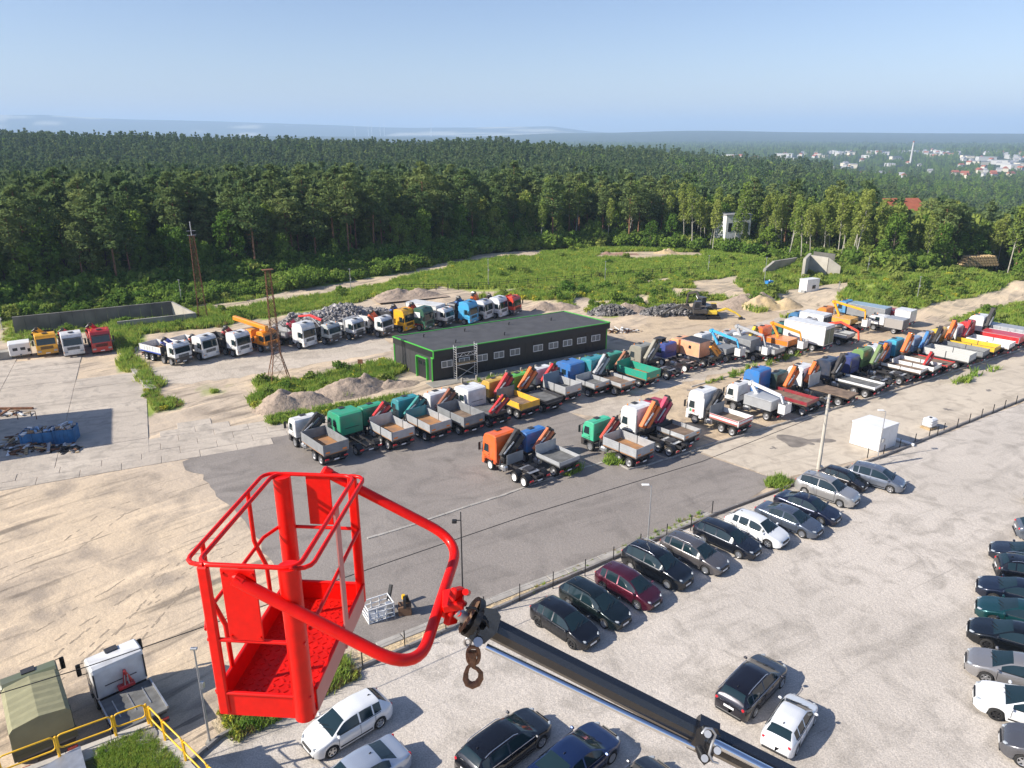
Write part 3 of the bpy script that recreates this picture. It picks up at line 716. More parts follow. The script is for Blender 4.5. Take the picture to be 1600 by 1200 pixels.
for k in (8, 9, 10, 11):
    veg('weeds', GREEN[k][0], 260, (3, 3, 3, 1, .1, 0, 0), .35, .75, ('thin weeds by the gravel lane', 'sparse weeds on the open sand', 'weeds on the sand near the lamp post', 'weeds along the ragged asphalt edge')[k - 8], seed=20 + k, thr=.5)
def veg_line(name, a, c_, w, count, weights, smin, smax, label, seed):
    a, c_ = G(*a), G(*c_); n_ = Vector((-(c_ - a).y, (c_ - a).x, 0)).normalized() * w
    return veg(name, [a - n_, c_ - n_, c_ + n_, a + n_], count, weights, smin, smax, label, False, seed, .02)
veg_line('weeds', (355, 1135), (545, 1040), 1.1, 1300, (1, .6, 9, .12, .15, 0, 0), .4, .85, 'dry brown weeds on the verge under the basket', 31)
veg_line('weeds', (880, 742), (905, 731), .35, 46, (3, 5, 0, 3, 0, 0, 0), .5, .9, 'weeds at the strip behind the blue cab truck', 32)
veg_line('weeds', (948, 722), (972, 722), .5, 80, (3, 5, 0, 3, 0, 0, 0), .5, 1.0, 'weeds beside the rear wheels of the green truck', 33)
veg_line('weeds', (1105, 600), (1260, 550), .35, 90, (2, 5, 1, 3, 0, 0, 0), .4, 1.1, 'tufts of weeds along the far kerb', 34)
veg_line('weeds', (830, 925), (1100, 803), .35, 150, (3, 2, 5, 1, 0, 0, 0), .2, .45, 'small weeds on the sandy verge', 35)
veg_line('weeds', (1495, 600), (1560, 575), .35, 16, (2, 5, 1, 3, 0, 0, 0), .5, 1.3, 'weeds growing through the concrete apron', 36)
veg_line('weeds', (1205, 762), (1228, 752), .7, 70, (5, 4, 1, 3, 0, 0, 0), .4, .8, 'grass patch behind the silver car', 37)
veg_line('weeds', (640, 640), (740, 622), .8, 110, (3, 4, 3, 2, 0, 0, 0), .3, .8, 'weeds on the rough ground below the green door', 38)
veg_line('weeds', (730, 601), (940, 556), .3, 150, (3, 4, 3, 1, 0, 0, 0), .3, .6, 'weeds along the posts by the black building', 39)
veg_line('weeds', (420, 660), (640, 622), 1.0, 420, (4, 4, 2, 3, 0.2, 0, 0), .5, 1.0, 'weeds along the plate road beside the trucks', 40)
# ------------------------------------------------------------ general materials
m_white = mat('white_paint', (.78, .78, .77), .35, var=.08, vscale=1.5)
m_black = mat('black_plastic', (.011, .011, .012), .5)
m_dark = mat('dark_metal', (.03, .03, .033), .5, metal=.4)
m_steel = mat('galvanised_steel', (.55, .56, .57), .4, metal=.7, var=.2, vscale=3)
m_rust = mat('rusty_steel', (.22, .095, .045), .85, var=.5, vscale=3)
m_conc = mat('grey_concrete', (.36, .34, .30), .9, var=.35, vscale=.5, bump=.3, bscale=6)
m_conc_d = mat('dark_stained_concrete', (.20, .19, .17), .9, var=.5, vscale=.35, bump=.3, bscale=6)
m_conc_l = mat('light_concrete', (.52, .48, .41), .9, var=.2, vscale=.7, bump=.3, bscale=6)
m_glass = mat('dark_glass', (.012, .017, .022), .08, spec=.5)
m_green = mat('green_trim', (.07, .42, .05), .45)
m_yel = mat('yellow_paint', (.85, .48, .02), .4)
m_wood = mat('raw_wood', (.48, .34, .18), .8, var=.3, vscale=3)

def rod(name, a, c_, r, material, parent=None, r2=None, n=8):
    mb = MB(); mb.cyl(a, c_, r, r2, n); return mb.build(name, material, parent)

# ------------------------------------------------------------ black building with green trim
bNL, bNR, bFL = G(677, 596), G(946, 546), G(619, 572); bFR = bNR + (bFL - bNL); BH = 3.55
bl = thing('workshop_building', 'long low black panel clad building with bright green trim and flat roof', 'building', bNL)
ex = (bNR - bNL); LX = ex.length; ex = ex / LX; ey = (bFL - bNL); LY = ey.length; ey = ey / LY; out = Vector((ex.y, -ex.x, 0)); outl = Vector((-ey.y, ey.x, 0))
if outl.dot(ex) > 0: outl = -outl
def bw(s, t, z, o=0, ol=0): return ex * s + ey * t + Vector((0, 0, z)) + out * o + outl * ol
m_clad = mat('black_cladding', (.018, .019, .022), .45, var=.15, vscale=.6); m_clad2 = mat('sunlit_cladding', (.050, .048, .052), .5, var=.15, vscale=.6)  # second cladding is a lighter copy, sunlight on the gable put into colour
m_roof = mat('bitumen_roof', (.075, .076, .082), .85, var=.25, vscale=.8, bump=.2, bscale=5)
def quadbox(mb, c4, z0, z1, m=0):
    vs = [(p.x, p.y, z0) for p in c4] + [(p.x, p.y, z1) for p in c4]
    mb.add(vs, [(3, 2, 1, 0), (4, 5, 6, 7), (0, 1, 5, 4), (1, 2, 6, 5), (2, 3, 7, 6), (3, 0, 4, 7)], m)
mb = MB(); quadbox(mb, [bw(.06, .06, 0), bw(LX - .06, .06, 0), bw(LX - .06, LY - .06, 0), bw(.06, LY - .06, 0)], 0, BH - .3); mb.build('wall', m_clad, bl)
for i in range(22):
    s0, s1 = LX * i / 22, LX * (i + 1) / 22; mb = MB(); mb.beam(bw(s0 + .012, 0, BH / 2 - .15, .03), bw(s1 - .012, 0, BH / 2 - .15, .03), .07, BH - .5); mb.build('panel', m_clad, bl)
for i in range(7):
    s0, s1 = LY * i / 7, LY * (i + 1) / 7; mb = MB(); mb.beam(bw(0, s0 + .012, BH / 2 - .15, 0, .03), bw(0, s1 - .012, BH / 2 - .15, 0, .03), .07, BH - .5); mb.build('panel', m_clad2, bl)
ov = .38
mb = MB(); quadbox(mb, [bw(-.12, -ov, 0), bw(LX + .2, -ov, 0), bw(LX + .2, LY + .2, 0), bw(-.12, LY + .2, 0)], BH - .78, BH); mb.build('roof', m_clad, bl)
mb = MB(); quadbox(mb, [bw(.0, -ov + .14, 0), bw(LX + .06, -ov + .14, 0), bw(LX + .06, LY + .04, 0), bw(.0, LY + .04, 0)], BH - .05, BH + .012); rf = mb.build('roof_covering', m_roof, bl)
for i in range(1, 12):
    s0 = LX * i / 12; mb = MB(); mb.beam(bw(s0, -ov + .2, BH + .016), bw(s0, LY, BH + .016), .05, .012); mb.build('roof_seam', m_roof, bl)
tr = [((-.12, -ov, BH + .02), (LX + .2, -ov, BH + .02)), ((-.12, -ov, BH + .02), (-.12, LY + .2, BH + .02)), ((LX + .2, -ov, BH + .02), (LX + .2, LY + .2, BH + .02)), ((-.12, LY + .2, BH + .02), (LX + .2, LY + .2, BH + .02))]
for a, c_ in tr: mb = MB(); mb.beam(bw(*a), bw(*c_), .13, .10); mb.build('green_trim', m_green, bl)
for a, c_ in (((-.14, -ov - .02, BH), (-.14, -ov - .02, BH - .8)), ((-.14, -ov, BH - .8), (-.14, .02, BH - .8)), ((-.1, -.02, BH - .8), (-.1, -.02, .0)), ((-.1, LY + .02, BH - .8), (-.1, LY + .02, 0)), ((LX + .04, -.04, BH - .8), (LX + .04, -.04, 0))):
    mb = MB(); mb.beam(bw(*a), bw(*c_), .14, .14); mb.build('green_trim', m_green, bl)
# green porch round the door in the left gable
d0, d1, dh = .75, 2.75, 2.45
for a, c_ in (((-.16, d0, 0), (-.16, d0, dh)), ((-.16, d1, 0), (-.16, d1, dh)), ((-.16, d0, dh), (-.16, d1, dh))):
    mb = MB(); mb.beam(bw(*a), bw(*c_), .32, .09) if a[2] == c_[2] else mb.box(*bw(a[0], a[1], dh / 2), .32, .09, dh, rot=math.atan2(ex.y, ex.x)); mb.build('door_surround', m_green, bl)
mb = MB(); mb.beam(bw(-.06, d0 + .1, dh / 2 - .05), bw(-.06, d1 - .1, dh / 2 - .05), .06, dh - .2); dr = mb.build('door', m_dark, bl)
for t_ in (d0 + .55, d1 - .55): mb = MB(); mb.beam(bw(-.1, t_ - .3, 1.75), bw(-.1, t_ + .3, 1.75), .03, .4); mb.build('pane', m_glass, dr)
def wall_hit(px, py):
    a = G(px, py, 0); c0 = Vector((0, 0, CAM_H)); d = a - c0; nrm = out; t = (bNL - c0).dot(nrm) / d.dot(nrm); p = c0 + d * t
    return (p - bNL).dot(ex), p.z
for wx, wy in ((698, 573), (725, 567.5), (753, 562), (779, 557.5), (804, 552.5), (840, 546), (864, 541.5), (886, 538), (908, 533.5), (930, 529.5)):
    s, z = wall_hit(wx, wy); mb = MB(); w_, h_ = 1.36, .72; z = 1.78
    for dz in (-h_ / 2, h_ / 2): mb.beam(bw(s - w_ / 2, 0, z + dz, .10), bw(s + w_ / 2, 0, z + dz, .10), .07, .07)
    for ds in (-w_ / 2 + .035, 0, w_ / 2 - .035): mb.beam(bw(s + ds, 0, z - h_ / 2 + .035, .10), bw(s + ds, 0, z + h_ / 2 - .035, .10), .07 if ds else .09, .07)
    wf = mb.build('window', m_white, bl)
    for q in (-1, 1): mb = MB(); mb.beam(bw(s + q * .34 - .29, 0, z, .085), bw(s + q * .34 + .29, 0, z, .085), .02, h_ - .08); mb.build('pane', mat('window_pane', (.16, .18, .19), .1), wf)
for px, py in ((662, 527), (712, 536), (726, 518), (795, 508), (788, 524), (861, 501)):
    p = G(px, py, BH); mb = MB(); q = p - bNL; q.z = BH; mb.cyl(q, q + Vector((0, 0, .3)), .07); mb.cyl(q + Vector((0, 0, .3)), q + Vector((0, 0, .4)), .14, .1); mb.build('roof_vent', m_dark, bl)
mb = MB(); mb.beam(bw(-1, 0, .03, 1.1), bw(LX + .5, 0, .03, 1.1), 1.9, .06); o = mb.build('front_strip', m_conc, None, bNL); tag(o, 'grey strip in front of the black building', kind='structure')  # flat grey strip along the front wall, darker than the yard floor

# scaffold
sc_ = thing('scaffold_tower', 'aluminium scaffold tower standing against the black wall near the green corner', 'scaffold', bNL)
s0, s1 = wall_hit(706, 570)[0], wall_hit(738, 565)[0]
m_al = mat('aluminium', (.72, .72, .72), .35, metal=.5)
for s in (s0, s1):
    for o_ in (.5, 1.15): mb = MB(); mb.cyl(bw(s, 0, 0, o_), bw(s, 0, 3.95, o_), .035); mb.build('upright', m_al, sc_)
    mb = MB()
    for k in range(14): mb.cyl(bw(s, 0, .25 + k * .27, .5), bw(s, 0, .25 + k * .27, 1.15), .025, n=6)
    mb.build('ladder_rungs', m_al, sc_)
for z in (3.75, 3.1, 2.7, 1.75): mb = MB(); mb.cyl(bw(s0, 0, z, 1.15), bw(s1, 0, z, 1.15), .025, n=6); mb.build('rail', m_al, sc_)
for a, c_ in (((s0, .25), (s1, 1.6)), ((s1, .25), (s0, 1.6))): mb = MB(); mb.cyl(bw(a[0], 0, a[1], 1.17), bw(c_[0], 0, c_[1], 1.17), .022, n=6); mb.build('brace', m_al, sc_)
mb = MB(); n_ = 6
for k in range(n_): a = s0 + (s1 - s0) * k / n_; c_ = s0 + (s1 - s0) * (k + 1) / n_; mb.cyl(bw(a, 0, 2.7 if k % 2 else 3.1, 1.15), bw(c_, 0, 3.1 if k % 2 else 2.7, 1.15), .018, n=5)
mb.build('truss', m_al, sc_)
mb = MB(); mb.beam(bw(s0, 0, 1.85, .8), bw(s1, 0, 1.85, .8), .6, .06); mb.build('platform', m_wood, sc_)

# low concrete posts in front of the building
pm = MB(); pm.box(0, 0, .3, .22, .22, .62, b=.03); pm = pm.mesh('concrete_post', m_conc)
for i, px in enumerate(range(722, 1000, 23)):
    py = 598.5 - (px - 722) * .178; o = obj('concrete_post', pm, None, G(px, py), .5)
    tag(o, ('concrete post %s along the plate road before the black building' % ['nearest the green corner', 'second from the green corner', 'third from the green corner', 'fourth from the green corner', 'fifth from the green corner', 'sixth from the green corner', 'seventh from the green corner', 'sixth from the far end', 'fifth from the far end', 'fourth from the far end', 'third from the far end', 'second from the far end', 'at the far end'][i]), 'post', 'concrete posts before the building')

# ------------------------------------------------------------ concrete walls
def wallseg(parent, a, c_, h0, h1, th_, m, n_=1, name='panel', z0=0):
    for i in range(n_):
        p = a.lerp(c_, i / n_); q = a.lerp(c_, (i + 1) / n_); d = (q - p).normalized(); p = p + d * .015; q = q - d * .015
        n2 = Vector((-d.y, d.x, 0)) * th_ / 2; ha = h0 + (h1 - h0) * i / n_; hb = h0 + (h1 - h0) * (i + 1) / n_
        mb = MB(); vs = [p - n2, q - n2, q + n2, p + n2]; top = [Vector((v.x, v.y, hh)) for v, hh in zip(vs, (ha, hb, hb, ha))]
        bot = [Vector((v.x, v.y, z0 - .2)) for v in vs]; mb.add(bot + top, [(3, 2, 1, 0), (4, 5, 6, 7), (0, 1, 5, 4), (1, 2, 6, 5), (2, 3, 7, 6), (3, 0, 4, 7)]); mb.build(name, m, parent)
t = thing('concrete_wall', 'long dark stained concrete wall before the pines at left', 'wall', (0, 0, 0))
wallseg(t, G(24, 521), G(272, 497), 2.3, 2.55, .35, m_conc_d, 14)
wallseg(t, G(272, 497), G(307, 502), 2.5, 1.2, .3, m_conc_l, 2)  # wing panels in lighter concrete, sunlight on them put into the colour
wallseg(t, G(307, 502), G(185, 515), 1.25, 1.15, .3, m_conc, 7)
t = thing('concrete_wall', 'grey free standing concrete wall with sloping end beside the blue toilet', 'wall', (0, 0, 0))
wallseg(t, G(1193, 431), G(1206, 429), 1.3, 2.5, .5, m_conc, 1); wallseg(t, G(1206, 429), G(1242, 424), 2.6, 2.75, .5, m_conc, 1)
t = thing('concrete_wall', 'tall angular concrete wall with sunlit side behind the white kiosk', 'wall', (0, 0, 0))
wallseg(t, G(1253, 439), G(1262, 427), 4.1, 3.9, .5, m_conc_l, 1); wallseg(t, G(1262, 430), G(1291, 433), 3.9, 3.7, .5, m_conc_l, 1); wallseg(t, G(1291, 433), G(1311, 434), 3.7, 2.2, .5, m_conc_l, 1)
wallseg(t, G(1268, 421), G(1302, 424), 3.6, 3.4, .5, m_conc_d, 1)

# ------------------------------------------------------------ kiosk, toilet, shed, small tank
def cabin(name, label, cat, n_, r_, l_, h, m, winm=True):
    """n_ near corner, r_ right corner, l_ left corner on the ground"""
    t = thing(name, label, cat, n_); e1 = r_ - n_; e2 = l_ - n_
    mb = MB(); quadbox(mb, [Vector((0, 0, 0)), e1, e1 + e2, e2], .06, h); mb.build('wall', m, t)
    k = .04; mb = MB(); a, c_ = e1.normalized() * k, e2.normalized() * k
    quadbox(mb, [-a - c_, e1 + a - c_, e1 + e2 + a + c_, e2 - a + c_], h, h + .1); mb.build('roof', m, t)
    return t, e1, e2
t, e1, e2 = cabin('storage_shed', 'windowless white storage shed on the concrete apron', 'shed', G(1372, 707), G(1398, 697), G(1327, 693), 2.1, m_white)
for e, n_ in ((e1, 2), (e2, 4)):
    o_ = Vector((e.y, -e.x, 0)).normalized() * (1 if e is e1 else -1)
    for i in range(n_):
        a, c_ = e * (i / n_), e * ((i + 1) / n_); d = e.normalized() * .01; mb = MB(); mb.beam(a + d + o_ * .01 + Vector((0, 0, 1.08)), c_ - d + o_ * .01 + Vector((0, 0, 1.08)), .03, 1.98); mb.build('panel', m_white, t)
mb = MB(); mb.box(*(e1 * .12 + Vector((e1.y, -e1.x, 0)).normalized() * .1 + Vector((0, 0, 1.1))), .25, .15, .35, rot=math.atan2(e1.y, e1.x)); mb.build('meter_box', m_steel, t)
t, e1, e2 = cabin('site_kiosk', 'small white site cabin below the tall concrete wall', 'cabin', G(1259, 462), G(1278, 459.5), G(1247, 460), 2.6, m_white)
mb = MB(); o_ = Vector((e1.y, -e1.x, 0)).normalized(); mb.beam(e1 * .45 + o_ * .03 + Vector((0, 0, 1.35)), e1 * .7 + o_ * .03 + Vector((0, 0, 1.35)), .05, .6); mb.build('window', m_glass, t)
mb = MB(); o_ = Vector((-e2.y, e2.x, 0)).normalized(); mb.box(*(e2 * .35 + o_ * .2 + Vector((0, 0, .6))), .7, .35, .6, rot=math.atan2(e2.y, e2.x)); mb.build('air_unit', m_steel, t)
m_blue = mat('blue_plastic', (.03, .22, .55), .5)
t, e1, e2 = cabin('portable_toilet', 'blue portable toilet standing left of the white cabin', 'toilet', G(1199, 454), G(1207, 453), G(1194, 453), 1.5, m_blue)
mb = MB(); mb.cyl(e1 * .5 + e2 * .5 + Vector((0, 0, 1.6)), e1 * .5 + e2 * .5 + Vector((0, 0, 1.85)), .08); mb.build('vent', m_white, t)
t = thing('water_tank', 'small white cube tank on the apron beside fence posts', 'tank', G(1451, 669), .55)
mb = MB(); mb.box(0, 0, .62, 1.05, .9, .85, b=.12); mb.build('tank', m_white, t)
for z in (.35, .6, .85): mb = MB(); mb.box(0, 0, z, 1.1, .95, .035); mb.build('cage_bar', m_steel, t)
mb = MB(); mb.box(0, 0, .1, 1.15, 1.0, .14); mb.build('pallet', m_wood, t); mb = MB(); mb.cyl((0, 0, 1.04), (0, 0, 1.12), .12); mb.build('cap', m_black, t)
o = rod('pipe', G(1386, 684) + Vector((0, 0, .15)), G(1428, 698) + Vector((0, 0, .15)), .14, m_white, n=12); tag(o, 'white pipe lying between shed and kerb', 'pipe')

# ------------------------------------------------------------ lattice pylons
def pylon(base, H, w0, zk, wk, wt, label, top=True):
    t = thing('lattice_pylon', label, 'pylon', base, .5)
    def hw(z): return w0 + (wk - w0) * z / zk if z < zk else wk + (wt - wk) * (z - zk) / (H - zk)
    cs = [(-1, -1), (1, -1), (1, 1), (-1, 1)]
    for a, c_ in cs:
        mb = MB(); mb.beam((a * hw(0), c_ * hw(0), -.1), (a * hw(zk), c_ * hw(zk), zk), .07); mb.beam((a * hw(zk), c_ * hw(zk), zk), (a * hw(H), c_ * hw(H), H), .065); mb.build('leg', m_rust, t)
    z = 0; k = 0
    mb = MB()
    while z < H - .3:
        st = max(.6, hw(z) * 1.9); z2 = min(H, z + st)
        for i in range(4):
            a, c_ = cs[i], cs[(i + 1) % 4]; h1, h2 = hw(z), hw(z2)
            mb.beam((a[0] * h1, a[1] * h1, z), (c_[0] * h2, c_[1] * h2, z2), .024); mb.beam((c_[0] * h1, c_[1] * h1, z), (a[0] * h2, a[1] * h2, z2), .024)
            mb.beam((a[0] * h2, a[1] * h2, z2), (c_[0] * h2, c_[1] * h2, z2), .024)
        z = z2
    mb.build('bracing', m_rust, t)
    if top: mb = MB(); mb.box(0, 0, H + .03, 1.1, .7, .06); mb.build('top_platform', m_rust, t)
    return t
pylon(G(437, 597), 12.4, 1.15, 3.2, .42, .24, 'rusty lattice pylon with splayed foot among weeds beside the truck lane')
t = pylon(G(318, 500), 12.2, .62, 2.5, .5, .3, 'rusty lattice mast rising before the pines behind the back truck row', False)
for z in (12.3, 12.9): mb = MB(); mb.beam((-.6, 0, z), (.6, 0, z), .06); mb.build('cross_arm', m_steel, t)
mb = MB(); mb.cyl((0, 0, 12.2), (0, 0, 14.2), .07); mb.build('mast_tip', m_steel, t)

# ------------------------------------------------------------ lamp posts, poles and the overhead cable
def hgt(base, py):
    lo, hi = -2, 60
    for _ in range(40):
        m_ = (lo + hi) / 2; yy = base.y * _c - (m_ - CAM_H) * _s; up = base.y * _s + (m_ - CAM_H) * _c
        if 600 - F_PX * up / yy > py: lo = m_
        else: hi = m_
    return lo
def lamp(bx, by, ty, label, kind='led', r=.055, m=None):
    b_ = G(bx, by); b_.z = th(b_.x, b_.y); H = hgt(G(bx, by), ty) - b_.z; m = m or m_steel
    t = thing('lamp_post', label, 'lamp post', b_); mb = MB(); mb.cyl((0, 0, 0), (0, 0, H), r, r * .6, 8); mb.build('pole', m, t)
    mb = MB(); mb.box(0, 0, .04, .3, .3, .08); mb.build('base', m_conc, t)
    if kind == 'led': mb = MB(); mb.beam((0, 0, H), (-.42, .1, H + .06), .04); mb.build('arm', m, t); mb = MB(); mb.box(-.38, .09, H + .08, .5, .22, .07, b=.02); mb.build('lamp_head', m_white, t)
    elif kind == 'cam':
        mb = MB(); mb.beam((0, 0, H - .5), (-.3, -.1, H - .45), .04); mb.build('arm', m, t); mb = MB(); mb.box(-.34, -.12, H - .5, .26, .2, .2, b=.03); mb.build('camera_housing', m_black, t)
    else: mb = MB(); mb.box(0, 0, H - .05, .3, .14, .1, b=.02); mb.build('lamp_head', m_steel, t); mb = MB(); mb.box(.1, 0, H * .62, .14, .16, .3); mb.build('junction_box', m_steel, t)
lamp(1012, 847, 760, 'white lamp post on the verge behind the black car with roof rails')
lamp(1371, 717, 643, 'slim lamp post at the near corner of the white shed', r=.05)
lamp(724, 966, 800, 'dark post with a small camera behind the red yoke', 'cam', .05, m_dark)
lamp(328, 1160, 1012, 'grey lamp post by the kerb left of the red basket', 'plain', .06)
for bx, by, ty, lb in ((285, 479, 437, 'slim post beside the end of the long concrete wall'), (549, 462, 420, 'slim grey post at the edge of the meadow above the rubble heap'), (763, 449, 405, 'slim grey post in the meadow behind the red truck'),
                       (945, 441, 408, 'slim post by the black fence in the middle of the meadow'), (1106, 427, 399, 'slim post at the right end of the black meadow fence'), (1193, 450, 402, 'thin post left of the blue toilet'),
                       (1354, 433, 401, 'post on the green bank below the birches'), (1431, 477, 432, 'leaning post on the green bank above the crew cab truck'), (1309, 462, 440, 'short post right of the white cabin'), (4, 515, 488, 'short post at the left edge of the view'), (1500, 402, 366, 'post beside the timber stacks')):
    lamp(bx, by, ty, lb, 'plain', .06)
t = thing('concrete_pole', 'thick pale concrete pole behind the silver car at the apron corner', 'pole', G(1277, 743))
mb = MB(); mb.cyl((0, 0, 0), (0, 0, 6.9), .16, .10, 12); mb.build('pole', m_conc_l, t)
for z in (5.2, 5.7, 6.2, 6.6): mb = MB(); mb.cyl((0, 0, z), (0, 0, z + .07), .135, n=12); mb.build('clamp_band', m_steel, t)
mb = MB(); mb.box(.2, 0, .6, .25, .3, .5); mb.build('junction_box', m_steel, t)
pts_ = [(-60, 1102), (135, 1042), (325, 977), (577, 889), (820, 806), (1097, 721), (1289, 645)]
cp = [G(x, y, 5.2) for x, y in pts_]; mb = MB(); mb.tube(cp, .022, 5); o = mb.build('overhead_cable', m_black); tag(o, 'thin black cable strung over the lot to the thick concrete pole', 'cable')
t = thing('sign_post', 'small dark sign on a thin post in the weeds near the pylon', 'sign', G(565, 596)); mb = MB(); mb.cyl((0, 0, 0), (0, 0, 2.2), .03); mb.build('post', m_dark, t); mb = MB(); mb.box(0, 0, 2.3, .55, .04, .5); mb.build('board', m_rust, t)

# ------------------------------------------------------------ fences
fp = MB(); fp.box(0, 0, .6, .055, .055, 1.2); fp = fp.mesh('post', m_black)
t = thing('post_fence', 'row of black wire fence posts along the verge of the car park', 'fence', (0, 0, 0))
FP = [(567, 1045), (633, 1015), (697, 988), (756, 960), (812, 940), (864, 920), (914, 900), (958, 880), (1000, 859), (1041, 843), (1079, 829), (1112, 806)]
for x, y in FP: obj('post', fp, t, G(x, y))
for z in (.45, .95):
    mb = MB(); mb.tube([G(x, y) + Vector((0, 0, z)) for x, y in FP], .007, 4); mb.build('wire', m_dark, t)
t = thing('post_fence', 'black posts between the apron and the upper car park', 'fence', (0, 0, 0))
FP = [(1355, 716), (1380, 711), (1405, 702), (1429, 693), (1451, 685), (1464, 681), (1474, 676), (1495, 669), (1514, 661), (1533, 653), (1551, 646), (1569, 639), (1587, 632), (1604, 625)]
for x, y in FP: obj('post', fp, t, G(x, y)).scale = (1, 1, .8)
t = thing('meadow_fence', 'long low black fence crossing the green meadow', 'fence', (0, 0, 0))
LN = [(625, 458), (700, 454), (780, 450), (825, 446), (897, 440), (975, 433), (1062, 427), (1131, 422), (1170, 418), (1192, 414)]
pts2 = [G(*p) for p in LN]; tot = 0; fpm = MB(); fpm.box(0, 0, .55, .12, .12, 1.3); fpm = fpm.mesh('post', m_black); allp = []
for a, c_ in zip(pts2, pts2[1:]):
    k = max(1, round((c_ - a).length / 1.9))
    for q in range(k): p = a.lerp(c_, q / k); p.z = th(p.x, p.y); allp.append(p); obj('post', fpm, t, p)
for z in (.35, .75, 1.1): mb = MB(); mb.tube([p + Vector((0, 0, z)) for p in allp], .028, 4); mb.build('rail', m_black, t)

# ------------------------------------------------------------ heaps
def heap(name, label, cat, c_, rx, ry, h, rot, m, peaks=3, seed=1, res=40, kind=None):
    rg_ = random.Random(seed); pk = [(rg_.uniform(-.55, .55), rg_.uniform(-.3, .3), rg_.uniform(.6, 1), rg_.uniform(.28, .5)) for _ in range(peaks)]
    xs = np.linspace(-1.1, 1.1, res); X, Y = np.meshgrid(xs, xs); Z = np.zeros(X.shape)
    for a, b_, hh, s in pk: Z = np.maximum(Z, hh * np.clip(1 - np.hypot((X - a) / (s * 1.7), (Y - b_) / (s * 1.6)), 0, 1) ** .9)
    W = vnoise(X * 3 + seed, Y * 3, .5, seed) * .5 + vnoise(X * 9, Y * 9, .6, seed + 1) * .25
    Z = Z * (.75 + W * .6) + np.where(Z > .02, (vnoise(X * 20, Y * 20, .7, seed + 2) - .5) * .09, 0)
    Z = np.where(np.hypot(X, Y) > 1.05, 0, Z); V = np.stack([(X * rx).ravel(), (Y * ry).ravel(), (Z * h - .04).ravel()], 1)
    i, j = np.meshgrid(np.arange(res - 1), np.arange(res - 1), indexing='ij'); Fc = np.stack([(i * res + j).ravel(), (i * res + j + 1).ravel(), ((i + 1) * res + j + 1).ravel(), ((i + 1) * res + j).ravel()], 1)
    me = np_mesh(name, V, Fc, True); me.materials.append(m); c_ = c_.copy(); c_.z = th(c_.x, c_.y); o = obj(name, me, None, c_, R(rot)); tag(o, label, cat if not kind else None, kind=kind); return o
m_earth = groundmat('heap_earth', [(.43, .335, .26), (.36, .285, .225), (.27, .215, .17)], [.3, 1.2], bump=.9, bscale=3, streak=0, speck=.2)[0]
m_sand = groundmat('heap_sand', [(.60, .45, .24), (.54, .41, .25), (.45, .35, .22)], [.3, 1.2], bump=.6, bscale=3, streak=0, speck=.15)[0]
m_rock = mat('rubble_grey', (.36, .34, .33), .9, var=.4, vscale=2, rand=.45)
m_rockd = mat('rubble_dark', (.14, .135, .13), .9, var=.4, vscale=2, rand=.4)
m_rock_e = groundmat('red_earth', [(.36, .22, .16), (.30, .19, .15), (.22, .15, .12)], [.3, 1.2], bump=.9, bscale=3, streak=0, speck=.2)[0]
heap('earth_heap', 'large earth heap on the left of the pair beside the plate road', 'earth heap', G(470, 630), 4.6, 2.9, 1.8, 22, m_earth, 3, 1)
heap('earth_heap', 'long earth heap below the pylon weeds, right of the pair', 'earth heap', G(545, 612), 5.2, 2.8, 1.9, 28, m_earth, 4, 2)
heap('earth_heap', 'low flat earth heap near the green door', 'earth heap', G(618, 600), 3.0, 1.8, .8, 28, m_earth, 3, 3)
heap('sand_heap', 'yellow sand heap beside the lane near the blue toilet', 'sand heap', G(1210, 480), 5.4, 3.0, 2.2, 10, m_sand, 3, 4)
heap('earth_heap', 'brown earth heap behind the excavators', 'earth heap', G(1160, 478), 7, 3, 2.3, 15, m_earth, 4, 5)
heap('earth_heap', 'pale earth heap with weeds above the long row of trucks', 'earth heap', G(640, 466), 5.5, 2.6, 1.6, 25, m_earth, 5, 6)
heap('earth_heap', 'small earth heap at the end of the black roof', 'earth heap', G(985, 486), 5, 2.4, 1.9, 10, m_earth, 4, 7)
heap('earth_heap', 'earth heap left of the dark rubble behind the building', 'earth heap', G(870, 482), 5, 2.2, 1.4, 10, m_earth, 4, 8)
heap('earth_heap', 'reddish earth heap at the wood edge beyond the meadow', 'earth heap', G(965, 397), 4.5, 2, .9, 5, m_rock_e, 4, 9)
heap('earth_heap', 'pale earth heap at the wood edge in front of the birches', 'earth heap', G(1037, 391), 3.6, 2, 1.3, 5, m_sand, 3, 10)
rocks = []
for k in range(4):
    rg_ = random.Random(k); vs = []
    for i in range(9): v = Vector((rg_.gauss(0, 1), rg_.gauss(0, 1), rg_.gauss(0, 1))).normalized() * rg_.uniform(.7, 1); vs.append(v)
    import bmesh
    bm = bmesh.new(); [bm.verts.new(v * Vector((.32, .24, .18)).length * .9) for v in vs]; bmesh.ops.convex_hull(bm, input=bm.verts); me = bpy.data.meshes.new('rock'); bm.to_mesh(me); bm.free(); me.materials.append(m_rock if k < 3 else m_rockd); rocks.append(source('rock_form', me))
